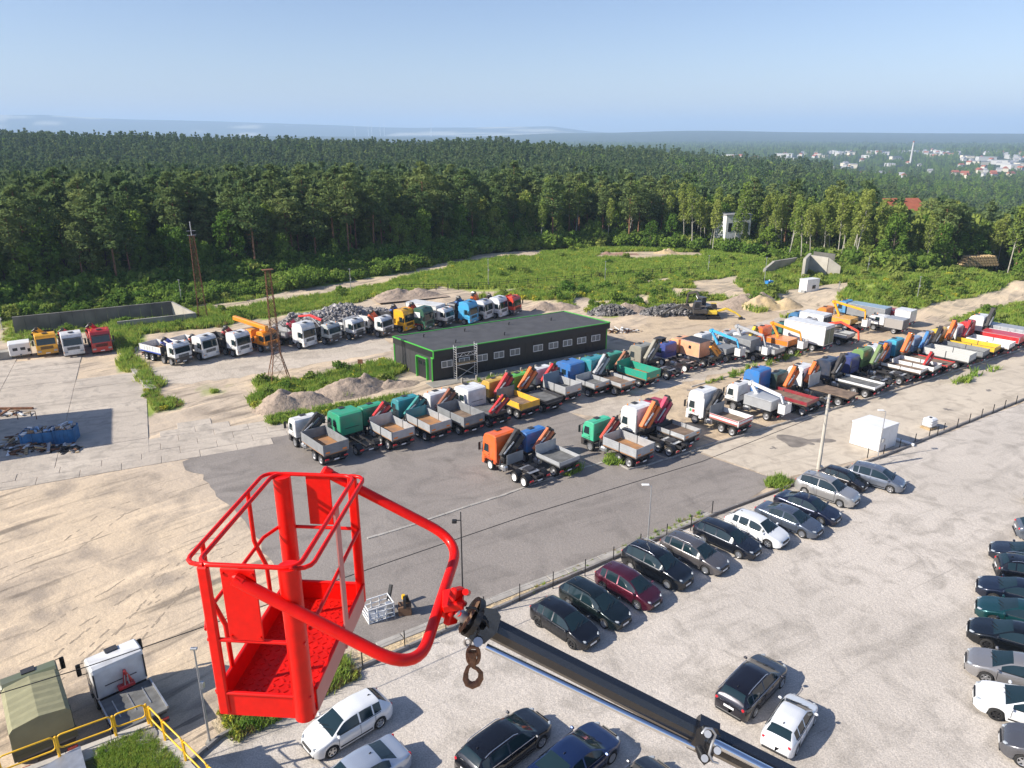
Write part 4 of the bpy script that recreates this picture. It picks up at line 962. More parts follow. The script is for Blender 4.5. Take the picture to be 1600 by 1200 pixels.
def rubble(label, c_, rx, ry, h, rot, n_, kinds, seed, name='rubble'):
    r = np.random.RandomState(seed); a = r.uniform(0, 6.283, n_); q = np.sqrt(r.uniform(0, 1, n_)); X = np.cos(a) * q; Y = np.sin(a) * q
    ridge = (1 - q ** 1.6) * (.7 + .6 * vnoise(X * 3, Y * 3, .6, seed)); Z = np.clip(ridge, 0, 1) * h * r.uniform(.75, 1.05, n_)
    ca, sa = math.cos(R(rot)), math.sin(R(rot)); PX = c_.x + X * rx * ca - Y * ry * sa; PY = c_.y + X * rx * sa + Y * ry * ca
    return scatter(name, np.stack([PX, PY, Z + terr(PX, PY)], 1), r.uniform(0, 6.28, n_), r.uniform(.3, 1.25, n_), r.choice(kinds, n_), rocks, label)
rubble('long heap of broken grey concrete behind the back truck row', G(535, 502), 8.8, 3.4, 2.2, 30, 4200, [0, 1, 2], 1)
rubble('left end of the broken concrete heap by the near trucks', G(468, 508), 3.5, 2.4, 1.6, 30, 900, [0, 1, 2], 2)
rubble('dark rubble heap between weeds right of the black roof', G(955, 490), 3.6, 1.8, 1.3, 10, 500, [2, 3, 3], 3)
rubble('dark rubble heap left of the excavators', G(1045, 490), 4.5, 2.0, 1.3, 5, 600, [3, 3, 2], 4)

# ------------------------------------------------------------ tall neighbours just outside the frame whose shade falls into it
def sil(label, A, ddir, L, edir, W, H):
    d = Vector((math.cos(R(ddir)), math.sin(R(ddir)), 0)); e = Vector((math.cos(R(edir)), math.sin(R(edir)), 0))
    t = thing('concrete_hall', label, 'building', A); mb = MB(); quadbox(mb, [Vector((0, 0, 0)), e * W, e * W - d * L, -d * L], 0, H); mb.build('wall', m_conc, t)
    mb = MB(); quadbox(mb, [d * .05, e * W + d * .05, e * W - d * L, -d * L], H, H + .25); mb.build('roof', m_roof, t)
def caster(px, py, H):
    g_ = G(px, py); k = H / math.tan(R(SUN_EL)); return Vector((g_.x + k * math.sin(R(SUN_AZ)), g_.y + k * math.cos(R(SUN_AZ)), 0))
sil('concrete hall beyond the left edge whose shade reaches the blue skips', caster(170, 639, 9.75), 26, 40, -62.7, 10, 9.75)

# ------------------------------------------------------------ grass topped concrete block with yellow railing
DZ = 2.6
def D(px, py, z=DZ): return G(px, py, z)
oA, oB, oC = D(235, 1128), D(-260, 1314), D(420, 1322)
blk = thing('concrete_bunker', 'concrete block with grass on top at the lower left corner', 'bunker', (0, 0, 0))
e1 = (oB - oA); e2 = (oC - oA); q4 = [oA, oC, oA + e1 + e2, oB]
mb = MB(); quadbox(mb, q4, -.1, DZ - .06); mb.build('wall', m_conc, blk)
u1, u2 = e1.normalized(), e2.normalized(); w_ = .85
for a, c_, o_ in ((oA, oB, u2), (oA + u2 * w_ * 1.02, oC, u1)):
    L = (c_ - a).length; k = int(L / 1.6); dd = (c_ - a).normalized()
    for i in range(k): p = a + dd * (i * 1.6 + .01) + o_ * w_ / 2; q = a + dd * ((i + 1) * 1.6 - .01) + o_ * w_ / 2; mb = MB(); mb.beam(p, q, w_, .12); mb.build('coping_slab', m_conc_l, blk)
mb = MB(); ii_ = oA + u1 * w_ + u2 * w_; quadbox(mb, [ii_, ii_ + e2, ii_ + e1 + e2, ii_ + e1], DZ - .1, DZ - .02); mb.build('soil', groundmat('grassy_soil', [(.13, .14, .05), (.17, .16, .06), (.10, .10, .05)], [.5, 2], bump=.5)[0], blk)
hp = D(135, 1180); 
ha, hb, hc_, hd_ = D(60, 1215), D(128, 1175), D(150, 1260), D(40, 1290)
mb = MB(); quadbox(mb, [ha, hb, hc_, hd_], DZ - .02, DZ + .35); mb.build('hatch_cover', m_steel, blk)
veg_poly = [(p.x, p.y) for p in (D(150, 1172), D(226, 1142), D(280, 1192), D(300, 1260), D(160, 1260))]
class _P:  # tiny point holder for the scatter area
    def __init__(s, a): s.x, s.y = a
r = np.random.RandomState(77); xs = [p[0] for p in veg_poly]; ys = [p[1] for p in veg_poly]
X = r.uniform(min(xs), max(xs), 9000); Y = r.uniform(min(ys), max(ys), 9000); k = np_inpoly(X, Y, veg_poly); X, Y = X[k][:2600], Y[k][:2600]
scatter('grass', np.stack([X, Y, np.full(len(X), DZ - .03)], 1), r.uniform(0, 6.28, len(X)), r.uniform(.14, .36, len(X)), r.choice([0, 1, 2, 0], len(X)), GS, 'green grass growing on top of the concrete block')
mb = MB(); p = D(229, 1153); mb.cyl(p, p + Vector((0, 0, .1)), .42, n=20); o = mb.build('manhole_cover', m_conc, None); tag(o, 'round concrete lid in the grass on the bunker', 'manhole cover')
def rail_panel(t, a, c_, z0=.45, z1=1.08, r_=.035):
    d = (c_ - a); L = d.length; d = d / L; a = a + d * .05; c_ = c_ - d * .05; q = .16; pts = []
    def P(s, z): return a + d * s + Vector((0, 0, z))
    L = (c_ - a).length
    for cx_, cz_, s0_ in ((L - q, z1 - q, 90), (L - q, z0 + q, 0), (q, z0 + q, -90), (q, z1 - q, -180)):
        for k in range(4): an = R(s0_ - k * 30); pts.append(P(cx_ + math.cos(an) * q, cz_ + math.sin(an) * q))
    mb = MB(); mb.tube(pts, r_, 8, closed=True); mb.build('rail', m_yel, t)
rt = thing('yellow_railing', 'yellow tube railing round the edge of the grassy concrete block', 'railing', (0, 0, 0))
RP = [D(-60, 1246), D(4, 1219), D(94, 1184), D(182, 1151), D(233, 1132)]; RQ = [D(238, 1136), D(259, 1158), D(291, 1190), D(330, 1230), D(380, 1282)]
for seq in (RP, RQ):
    for a, c_ in zip(seq, seq[1:]): rail_panel(rt, a, c_)
    for p in seq: mb = MB(); mb.box(p.x, p.y, DZ + .52, .09, .09, 1.1, b=.015); mb.build('post', m_yel, rt); mb = MB(); mb.box(p.x, p.y, DZ + .012, .2, .2, .024); mb.build('foot_plate', m_yel, rt)

# ------------------------------------------------------------ skips and scrap in the shade at left
m_skip = mat('skip_blue', (.03, .16, .36), .6, var=.3, vscale=2)
def skip(label, wlabel, c_, rz, L, W, H, seed):
    t = thing('waste_skip', label, 'skip', c_, rz)
    for nm, args in (('side_panel', (0, W / 2, H / 2, L, .06, H)), ('side_panel', (0, -W / 2, H / 2, L, .06, H)), ('end_panel', (L / 2, 0, H / 2, .06, W - .12, H)), ('end_panel', (-L / 2, 0, H / 2, .06, W - .12, H)), ('floor', (0, 0, .06, L - .1, W - .1, .06))):
        mb = MB(); mb.box(*args); mb.build(nm, m_skip, t)
    for k in range(5): mb = MB(); mb.box(-L / 2 + .15 + k * (L - .3) / 4, -W / 2 - .05, H / 2, .08, .05, H - .06); mb.build('rib', m_skip, t)
    rg_ = random.Random(seed); mb = MB()
    for k in range(60):
        mm = rg_.randrange(4); s = rg_.uniform(.15, .6); mb.box(rg_.uniform(-L * .42, L * .42), rg_.uniform(-W * .4, W * .4), H * .8 + rg_.uniform(0, .45), s, s * rg_.uniform(.2, .8), rg_.uniform(.03, .2), mm, Matrix.Rotation(rg_.uniform(0, 6), 3, 'Z') @ Matrix.Rotation(rg_.uniform(-.6, .6), 3, 'X'))
    o = mb.build('rubbish', [m_white, mat('brown_scrap', (.3, .2, .12), .8), mat('blue_film', (.25, .38, .55), .4), mat('grey_scrap', (.35, .33, .32), .8)], None, c_, rz); tag(o, wlabel, kind='stuff')
skip('long blue waste skip heaped with plastic film', 'white and blue plastic film heaped in the long skip', G(73, 690), .25, 3.5, 1.6, 1.15, 1)
skip('short blue waste skip right of the long one', 'planks and scrap heaped in the short blue skip', G(106, 688), .25, 1.6, 1.6, 1.3, 2)
def scrap(label, c_, rx, ry, n_, seed):
    rg_ = random.Random(seed); mb = MB()
    for k in range(n_):
        a = rg_.uniform(0, 6.28); q = math.sqrt(rg_.random()); s = rg_.uniform(.3, 1.6)
        mb.box(math.cos(a) * q * rx, math.sin(a) * q * ry, rg_.uniform(.05, .55) * (1.1 - q), s, rg_.uniform(.06, .3), rg_.uniform(.03, .12), rg_.randrange(5), Matrix.Rotation(rg_.uniform(0, 6), 3, 'Z') @ Matrix.Rotation(rg_.uniform(-.35, .35), 3, 'Y'))
    o = mb.build('scrap', [m_white, m_wood, m_rust, mat('grey_scrap', (.35, .33, .32), .8), m_dark], None, c_); tag(o, label, kind='stuff')
scrap('white and grey scrap left of the skips', G(32, 690), 1.6, 2.2, 60, 3); scrap('reddish scrap lying below the skips', G(85, 703), 2.6, .8, 70, 4); scrap('boards and boxes thrown down left of the skips', G(45, 702), 1.8, 1.4, 40, 5)
scrap('blue sheet and planks by the right end of the black building', G(968, 518), 3.2, 1.0, 60, 6); scrap('low pile of boards above the pallets at far left', G(15, 648), 3.0, .5, 24, 7)
for (a, c_, m_, lb) in (((0, 641), (52, 640), m_rust, 'red steel beam lying at the left edge above the skips'), ((0, 650), (20, 649), m_white, 'white beam lying under the red one at the left edge')):
    mb = MB(); mb.beam(G(*a) + Vector((-2, 0, .15)), G(*c_) + Vector((0, 0, .15)), .25, .2); o = mb.build('steel_beam', m_); tag(o, lb, 'beam')
t = thing('pipe_hoop', 'small rusty pipe hoop standing by the skips', 'hoop', G(43, 656)); mb = MB(); mb.tube([(-.9, 0, 0), (-.9, 0, .9), (.9, 0, .9), (.9, 0, 0)], .04, 6); mb.build('hoop', m_rust, t)

# ------------------------------------------------------------ houses and timber behind the trees, the town, chimney, wind turbines
def house(name, label, cat, p, rz, L, W, H, rh, mw, mr, n_win=3, group=None, flat=False):
    t = thing(name, label, cat, p, rz, group); mb = MB(); mb.box(0, 0, H / 2 - 1, L, W, H + 2); wl = mb.build('wall', mw, t)
    mb = MB()
    if flat: mb.box(0, 0, H + .15, L + .4, W + .4, .3)
    else: mb.add([(-L / 2 - .4, -W / 2 - .4, H), (L / 2 + .4, -W / 2 - .4, H), (L / 2 + .4, W / 2 + .4, H), (-L / 2 - .4, W / 2 + .4, H), (-L / 2 - .2, 0, H + rh), (L / 2 + .2, 0, H + rh)], [(0, 1, 5, 4), (2, 3, 4, 5), (0, 4, 3), (1, 2, 5), (3, 2, 1, 0)])
    mb.build('roof', mr, t)
    for k in range(n_win): mb = MB(); mb.box(-L / 2 + (k + .5) * L / n_win, -W / 2 - .02, H * .6, L / n_win * .45, .06, H * .3); mb.build('window', m_glass, t)
    return t
m_red = mat('red_tiles', (.36, .11, .06), .8, var=.2, vscale=1); m_grr = mat('grey_roof', (.30, .30, .31), .7); m_cream = mat('cream_render', (.66, .60, .48), .8); m_wr = mat('white_roof', (.5, .5, .5), .6); m_wh2 = mat('white_render', (.52, .51, .49), .8)
house('white_house', 'white house half hidden behind the birches', 'house', G(1153, 392) + Vector((2, 13, 0)), .2, 6.5, 6, 7.0, 0, m_white, m_grr, 3, flat=True)
house('white_house', 'pale grey house behind birches above the grey wall', 'house', G(1228, 397) + Vector((5, 20, 0)), .2, 7, 6, 5.0, 1.5, m_wh2, m_grr, 3)
house('red_roof_house', 'house with red tiled roof among the trees', 'house', G(1385, 410) + Vector((14, 26, 0)), .1, 9, 8, 8.5, 2.6, mat('cream_wall_near', (.6, .55, .44), .8), m_red, 3)
house('blue_building', 'dark blue grey building beside the timber yard', 'building', G(1495, 400) + Vector((0, 4, 0)), .2, 3.4, 4, 4.2, 0, mat('blue_grey', (.12, .17, .25), .6), m_grr, 1, flat=True)
def logs(label, c_, n_, rows, rz):
    t = thing('timber_stack', label, 'timber stack', c_, rz)
    for r_ in range(rows):
        for k in range(n_ - r_): mb = MB(); x = (k + r_ * .5) * .62; mb.cyl((x, -1, .3 + r_ * .52), (x, 1, .3 + r_ * .52), .28, n=8); mb.build('log', m_wood, t)
logs('tall timber stack beside the blue grey building', G(1467, 409), 6, 5, .2); logs('long timber stack at the opening in the trees', G(1502, 416), 13, 4, .15)
t_lot = [(1465, 424), (1470, 404), (1550, 402), (1560, 421)]
rg = random.Random(5); HM = [source]  # keeps the generator separate
BODY = {}
def hmesh(mw, mr, L, W, H, rh):
    mb = MB(); mb.box(0, 0, H / 2 - 2, L, W, H + 4); a = mb.mesh('wall', mw); mb = MB()
    if rh: mb.add([(-L / 2 - .5, -W / 2 - .5, H), (L / 2 + .5, -W / 2 - .5, H), (L / 2 + .5, W / 2 + .5, H), (-L / 2 - .5, W / 2 + .5, H), (-L / 2 - .2, 0, H + rh), (L / 2 + .2, 0, H + rh)], [(0, 1, 5, 4), (2, 3, 4, 5), (0, 4, 3), (1, 2, 5), (3, 2, 1, 0)])
    else: mb.box(0, 0, H + .3, L + 1, W + 1, .6)
    return a, mb.mesh('roof', mr)
HT = [hmesh(m_wh2, m_red, 14, 10, 7, 4), hmesh(m_cream, m_red, 12, 10, 7, 4), hmesh(m_wh2, m_grr, 13, 9, 7, 3.5), hmesh(m_wh2, m_wr, 46, 20, 10, 0), hmesh(m_cream, m_grr, 30, 14, 9, 0)]
HN = [('red roofed town house in the hazy valley', 'house'), ('cream walled town house with red roof in the valley', 'house'), ('white town house with grey roof in the valley', 'house'), ('large white flat roofed hall in the valley town', 'hall'), ('long cream block in the valley town', 'building')]
for x, y, kk, rz, sc_t in TOWN:
    t = thing('town_house' if kk < 3 else 'town_hall', HN[kk][0], HN[kk][1], (x, y, th(x, y)), rz, 'buildings of the valley town', sc_t * .72); obj('wall', HT[kk][0], t); obj('roof', HT[kk][1], t)
p = G(1422, 256, -48); p.z = th(p.x, p.y); t = thing('factory_chimney', 'tall slender white chimney standing in the valley town', 'chimney', p)
mb = MB(); mb.cyl((0, 0, 0), (0, 0, 54), 2.6, 1.7, 14); mb.build('shaft', m_wh2, t); mb = MB(); mb.cyl((0, 0, 54), (0, 0, 57), 2.0, n=14); mb.build('rim', m_red, t)
for i, (px, py, h_) in enumerate(((575, 202, 75), (594, 203, 105), (599, 203, 100), (611, 203, 100), (617, 203, 105), (684, 207, 85))):
    d = 9200 if px < 650 else 8200; u = (px - 800) / F_PX; x = u * d * 1.03; y = d; z = th(x, y); zt = CAM_H + d * math.tan(math.atan((600 - py) / F_PX) - PITCH) + h_
    t = thing('wind_turbine', ('faint white wind turbine, %s from the left on the far plain' % ('first', 'second', 'third', 'fourth', 'fifth', 'sixth and last')[i]), 'wind turbine', (x, y, z), 0, 'wind turbines on the far plain')
    H = max(zt - z, 60); mb = MB(); mb.cyl((0, 0, 0), (0, 0, H), 3.2, 1.8, 8); mb.build('tower', m_white, t); mb = MB(); mb.box(0, 0, H + 1.5, 4, 9, 4); mb.build('nacelle', m_white, t)
    for k in range(3): a = R(90 + 120 * k + i * 23); mb = MB(); mb.beam((0, -5, H + 1.5), (math.cos(a) * 42, -5, H + 1.5 + math.sin(a) * 42), 2.2, .8); mb.build('blade', m_white, t)

# ------------------------------------------------------------ tyre tracks pressed into the sand, damp and oily patches
m_track = mat('pressed_sand', (.40, .32, .235), .95, var=.35, vscale=2.5); m_damp = mat('damp_patch', (.27, .235, .20), .8, var=.4, vscale=1.2); m_oil = mat('oil_stain', (.25, .22, .19), .7, var=.3, vscale=2)
def track(pts, w, seed, gap=.35):
    rg_ = random.Random(seed); P_ = [G(*p) for p in pts]; Q = []
    for i in range(len(P_) - 1):
        n_ = max(2, int((P_[i + 1] - P_[i]).length / .35))
        for k in range(n_): Q.append(P_[i].lerp(P_[i + 1], k / n_))
    mb = MB(); run = rg_.uniform(0, 3)
    for a, c_ in zip(Q, Q[1:]):
        run -= .35
        if run < -gap * rg_.uniform(.5, 6): run = rg_.uniform(.6, 3.5)
        if run < 0: continue
        d = (c_ - a).normalized(); s_ = Vector((-d.y, d.x, 0))
        for o_ in (-.85, .85):
            if rg_.random() < .35: continue
            ww = w * rg_.uniform(.5, 1.1); j = rg_.uniform(-.05, .05); z = Vector((0, 0, .006 + rg_.uniform(0, .003)))
            mb.add([a + s_ * (o_ + j - ww) + z, c_ + s_ * (o_ + j - ww * .8) + z, c_ + s_ * (o_ + j + ww) + z, a + s_ * (o_ + j + ww * .8) + z], [(0, 1, 2, 3)])
    return mb
mb = MB()
for i, pts in list(enumerate([[(10, 1110), (130, 1010), (260, 900), (330, 850)], [(0, 1040), (140, 960), (260, 870), (300, 800)], [(60, 1000), (180, 930), (290, 860), (380, 840)], [(0, 960), (120, 900), (230, 860), (300, 780)], [(180, 1020), (240, 950), (300, 880), (370, 850)],
    [(220, 1000), (225, 950), (260, 900), (290, 880)], [(0, 900), (100, 860), (180, 800), (290, 760)], [(80, 880), (200, 830), (260, 800), (320, 750)], [(110, 1060), (200, 980), (290, 930)], [(0, 800), (120, 780), (240, 740), (280, 735)], [(300, 640), (350, 620), (420, 600), (520, 570)], [(330, 630), (400, 600), (470, 580), (600, 545)], [(270, 610), (340, 600), (400, 590)], [(560, 560), (640, 540), (600, 545)]]))[::2]:
    t_ = track(pts, .06, i); o_ = len(mb.v); mb.v += t_.v; mb.f += [[q + o_ for q in f] for f in t_.f]; mb.m += t_.m; mb.sm += t_.sm
o = mb.build('tyre_tracks', m_track); tag(o, 'broken tyre tracks pressed into the bare sand', kind='stuff')
def blot(nm, c_, rx, ry, m, lab, z):
    P_ = G(*c_); mb = MB(); n_ = 40; vs = [(P_.x, P_.y, z)]
    for k in range(n_): a = 2 * math.pi * k / n_; q = .65 + .7 * noise.noise(Vector((math.cos(a) * 1.5 + P_.x, math.sin(a) * 1.5, P_.y))); vs.append((P_.x + math.cos(a) * rx * q, P_.y + math.sin(a) * ry * q, z))
    mb.add(vs, [(0, k + 1, (k + 1) % n_ + 1) for k in range(n_)]); o = mb.build(nm, m); tag(o, lab, kind='structure'); return o
blot('damp_patch', (1262, 690), 2.8, 2.0, m_damp, 'damp dark patch on the concrete apron left of the white shed', .0145)
for i, (x, y, r_) in enumerate(((1210, 700, .4), (1330, 730, .5), (1480, 640, .6), (1545, 610, .5), (560, 740, .6), (700, 720, .7), (1000, 640, .7), (1080, 610, .6), (870, 655, .8))):
    blot('oil_stain', (x, y), r_, r_ * .8, m_oil, 'dark oil stain on the ground', .0225 if (560 <= x <= 700) else .0135)
# ------------------------------------------------------------ the red work basket hanging before the camera
def V_(k, px, py):
    """point at height CAM_H - k on the line of sight"""
    return G(px, py, CAM_H - k)
m_redp = mat('red_paint', (.76, .006, .003), .38, spec=.28, coat=.08, var=.12, vscale=14)
m_redw = mat('worn_red_paint', (.66, .008, .004), .5, spec=.3, var=.25, vscale=7, bump=.12, bscale=30)
m_redo = mat('shaded_red_outer', (.50, .20, .18), .5, var=.15, vscale=4)  # shade and pale reflection of the outer faces put into the red
K = 2.72; bz = CAM_H - K; FB = CAM_H - K * 1.46
ctr = (V_(K, 301.6, 882.2) + V_(K, 463, 887) + V_(K, 557.7, 743) + V_(K, 430.5, 741)) / 4
BA = R(-4.3); W_, L_ = .695, 1.37
bk = thing('work_basket', 'bright red steel work platform basket hanging in front of the camera', 'work basket', (ctr.x, ctr.y, FB), BA)
hx, hy = W_ / 2, L_ / 2; HT_ = bz - FB
def rrect(x0, x1, y0, y1, z, q=.11, n_=5):
    pts = []
    for cx_, cy_, a0 in ((x1 - q, y1 - q, 90), (x1 - q, y0 + q, 0), (x0 + q, y0 + q, -90), (x0 + q, y1 - q, -180)):
        for k in range(n_ + 1): an = R(a0 - 90 * k / n_); pts.append((cx_ + math.cos(an) * q, cy_ + math.sin(an) * q, z))
    return pts
def part(nm, mb, m, p=None): return mb.build(nm, m, p or bk)
mb = MB(); mb.tube(rrect(-hx, hx, -hy, hy, HT_, .1), .0175, 10, closed=True); part('top_rail', mb, m_redp)
for s in (-1, 1):      # bowed outer hand rails along both long sides
    o_ = .085; y0, y1 = -hy, hy; q = .09; x0 = s * (hx - .05); x1 = s * (hx + o_)
    pts = [(x0, y0, HT_), (x0 + s * .05, y0 + .0, HT_)] + [(x1 - s * q + s * math.sin(R(a)) * q, y0 + q - math.cos(R(a)) * q, HT_) for a in (0, 30, 60, 90)] + [(x1 - s * q + s * math.cos(R(a)) * q, y1 - q + math.sin(R(a)) * q, HT_) for a in (0, 30, 60, 90)] + [(x0, y1, HT_)]
    mb = MB(); mb.tube(pts, .0165, 10); part('hand_rail', mb, m_redp)
ZM = HT_ * .60
mb = MB(); mb.tube([(-hx - .0, -hy, ZM - .1), (hx, -hy, ZM - .1)], .0155, 8); part('middle_rail', mb, m_redp)
mb = MB(); mb.tube([(-hx + .03, hy, ZM), (hx, hy, ZM)], .0155, 8); part('middle_rail', mb, m_redp)
mb = MB(); mb.tube([(hx, -hy + .1, ZM - .05), (hx, hy, ZM)], .0155, 8); part('middle_rail', mb, m_redp)
mb = MB(); mb.tube([(-hx, -hy, ZM - .02), (-hx - .07, -hy + .16, ZM), (-hx - .07, hy - .2, ZM), (-hx, hy, ZM)], .0155, 8); part('middle_rail', mb, m_redp)
for y in (-hy * .62, hy * .50):
    mb = MB(); mb.tube([(-hx - .085, y, HT_), (-hx - .085, y, ZM + .06), (-hx - .07, y, ZM), (-hx - .005, y, ZM - .18), (-hx - .0, y, .2)], .0185, 8); part('stanchion', mb, m_redp)
mb = MB(); mb.box(hx + .012, .12, HT_ / 2, .012, .095, HT_); part('flat_post', mb, m_redo)
mb = MB(); mb.box(-hx + .045, -hy, HT_ / 2, .078, .045, HT_ - .02, b=.012); part('corner_post', mb, m_redp)
mb = MB(); mb.box(hx - .03, hy, HT_ / 2, .078, .045, HT_ - .02, b=.012); part('corner_post', mb, m_redp)
RC = .073
for x, y in ((hx - RC, -hy + .03), (-hx + RC, hy - .03)):
    mb = MB(); mb.cyl((x, y, .0), (x, y, HT_ - .004), RC, n=28); part('corner_tube', mb, m_redp)
# tub
KW = .20
mb = MB(); mb.box(0, 0, .018, W_, L_, .03); part('floor', mb, m_redw)
trd = MB(); mat4 = [(1, 1), (1, -1)]
for i in range(11):
    for j in range(24):
        x = -hx + .06 + i * (W_ - .12) / 10; y = -hy + .05 + j * (L_ - .1) / 23; trd.box(x, y, .036, .036, .010, .005, rot=R(45 if (i + j) % 2 else -45))
o = part('tread_pattern', trd, m_redw); o['kind'] = 'stuff'
for nm, a in (('kick_panel', (0, -hy + .004, KW / 2, W_ - .1, .012, KW)), ('kick_panel', (0, hy - .004, KW / 2, W_ - .1, .012, KW)), ('kick_panel', (-hx + .004, 0, KW / 2, .012, L_ - .06, KW)), ('kick_panel', (hx - .004, 0, KW / 2, .012, L_ - .16, KW))):
    mb = MB(); mb.box(*a); part(nm, mb, m_redp)
mb = MB(); mb.box(hx + .006, .02, KW / 2 - .005, .006, L_ - .12, KW - .02); part('shaded_outer_skin', mb, m_redo)  # thin sheet over the kick panel, coloured as its shaded outer face
for nm, a, c_ in (('lip', (-hx, -hy - .004, KW), (hx, -hy - .004, KW)), ('lip', (-hx, hy, KW), (hx, hy, KW)), ('lip', (-hx, -hy, KW), (-hx, hy, KW)), ('lip', (hx, -hy + .08, KW), (hx, hy, KW))):
    mb = MB(); mb.beam(a, c_, .03, .022, b=.006); part(nm, mb, m_redp)
# pivot plates on the short sides, with bolts
for s, xw, z0, zz in ((-1, .24, ZM - .1, -.035), (1, .21, ZM + .01, .0)):
    xc = -.06 if s < 0 else .02; mb = MB(); mb.box(xc, s * (hy + .012), (z0 + HT_) / 2, xw, .014, HT_ - z0 - .03, b=.004); pp = part('pivot_plate', mb, m_redp)
    for bx in (-1, 1):
        for bz_ in (0, 1): mb = MB(); x = xc + bx * xw * .42; z = z0 + .05 + bz_ * (HT_ - z0 - .1); mb.cyl((x, s * (hy + .016), z), (x, s * (hy + .03), z), .011, n=6); part('bolt', mb, m_redw, pp)
    mb = MB(); mb.cyl((xc, s * (hy + .02), HT_ - .09), (xc, s * (hy + .075), HT_ - .09), .045, n=16); part('pivot_boss', mb, m_redp, pp)

# ---- the bent yoke that carries it
yk = thing('basket_yoke', 'bent red tube yoke gripping the basket from the crane arm', 'yoke', (0, 0, 0))
nP, fP = V_(2.80, 368, 906), V_(2.71, 508, 737)
nC, fC = V_(3.46, 652, 1052), V_(3.40, 719, 846)
mid = V_(3.46, 700, 948)
def fillet(P_, rad, n_=7):
    out_ = [P_[0]]
    for i in range(1, len(P_) - 1):
        a, b_, c_ = P_[i - 1], P_[i], P_[i + 1]; d1 = (a - b_).normalized(); d2 = (c_ - b_).normalized(); A = b_ + d1 * rad; B = b_ + d2 * rad
        for k in range(n_ + 1): t_ = k / n_; out_.append(A.lerp(b_, t_).lerp(b_.lerp(B, t_), t_))
    out_.append(P_[-1]); return out_
mb = MB(); mb.tube(fillet([nP, nC, fC, fP], .32, 9), .0425, 16); mb.build('bent_tube', m_redp, yk)
for p, q in ((nP, nC), (fP, fC)):
    d = (q - p).normalized(); mb = MB(); mb.beam(p - d * .03, p + d * .07, .07, .095, b=.02); mb.build('end_lug', m_redp, yk)
ax = (fC - nC).normalized()
mb = MB(); mb.cyl(mid - ax * .06, mid + ax * .06, .066, n=20); mb.build('clamp_ring', m_redp, yk)

# ---- swivel head, boom and hook
def CV(px, py, depth):
    """point a real distance in front of the lens"""
    u = (px - 800) / F_PX; v = (600 - py) / F_PX; return Vector((u * depth, (_c + v * _s) * depth, CAM_H + (-_s + v * _c) * depth))
hd = thing('boom_head', 'greasy black swivel head joining red yoke and black boom', 'swivel head', (0, 0, 0))
DP = 5.62
def CH_(px, py, dd=0): return CV(px, py, DP + dd)
m_blk = mat('black_gloss_paint', (.012, .013, .016), .22, spec=.6, coat=.4); m_grease = mat('greasy_black', (.025, .024, .024), .45, var=.3, vscale=20, bump=.2, bscale=60)
m_brown = mat('rusty_brown', (.20, .11, .06), .7, var=.4, vscale=20, bump=.3, bscale=50); m_chrome = mat('chrome_rod', (.75, .80, .88), .16, metal=1.0)  # rod tinted blue, the sky's reflection put into its colour
def hpart(nm, mb, m): return mb.build(nm, m, hd)
mb = MB(); mb.beam(CH_(692, 940, -.02), CH_(724, 934, -.02), .22, .07, b=.01); hpart('red_bracket', mb, m_redp)
mb = MB(); mb.beam(CH_(703, 975, -.05), CH_(716, 918, -.05), .06, .12, b=.01); hpart('red_bracket', mb, m_redp)
for (x, y) in ((707, 930), (721, 942), (716, 958), (727, 925)): mb = MB(); mb.cyl(CH_(x, y, -.1), CH_(x + 4, y + 1, .06), .026, n=8); hpart('red_bolt', mb, m_redp)
mb = MB(); mb.cyl(CH_(712, 955, -.07), CH_(735, 972, -.02), .045, n=14); hpart('hydraulic_motor', mb, m_steel)
mb = MB(); mb.cyl(CH_(722, 972, -.05), CH_(741, 983, -.02), .032, n=12); hpart('hydraulic_motor', mb, m_grease)
mb = MB(); mb.cyl(CH_(735, 962, 0), CH_(743, 966, .01), .155, n=28); hpart('slewing_disc', mb, m_grease)
mb = MB(); mb.cyl(CH_(731, 960, 0), CH_(734, 962, .0), .13, .15, n=28); hpart('disc_guard', mb, m_brown)
# heavy forked casting with rounded corners
cp_ = [(757, 949), (776, 952), (783, 963), (777, 988), (757, 1006), (742, 1007), (733, 996), (741, 984), (756, 984), (764, 972), (757, 960)]
for dd in (-.09, .09):
    mb = MB(); A = [CH_(x, y, dd - .025) for x, y in cp_]; B = [CH_(x, y, dd + .025) for x, y in cp_]; n_ = len(cp_)
    mb.add(A + B, [tuple(range(n_))[::-1], tuple(range(n_, 2 * n_))] + [(i, (i + 1) % n_, n_ + (i + 1) % n_, n_ + i) for i in range(n_)]); hpart('fork_cheek', mb, m_blk)
mb = MB(); mb.cyl(CH_(747, 1003, -.14), CH_(747, 1003, .14), .036, n=16); hpart('pivot_pin', mb, m_steel)
mb = MB(); mb.beam(CH_(742, 990), CH_(760, 966), .11, .17, b=.02); hpart('knuckle', mb, m_grease)
for (x, y, x2, y2) in ((736, 985, 750, 970), (746, 975, 742, 999), (728, 950, 748, 958), (744, 962, 765, 985)): mb = MB(); mb.tube([CH_(x, y, -.11), CH_((x + x2) / 2 + 5, (y + y2) / 2 - 4, -.13), CH_(x2, y2, -.1)], .009, 6); hpart('hose', mb, m_black)
bm_ = thing('crane_boom', 'long black telescopic crane boom slanting down to the right', 'crane boom', (0, 0, 0))
b0, b1 = CH_(768, 981), CV(1098, 1149, 5.35)
bd = (b1 - b0).normalized(); side = bd.cross(Vector((0, 0, 1))).normalized(); upb = side.cross(bd)
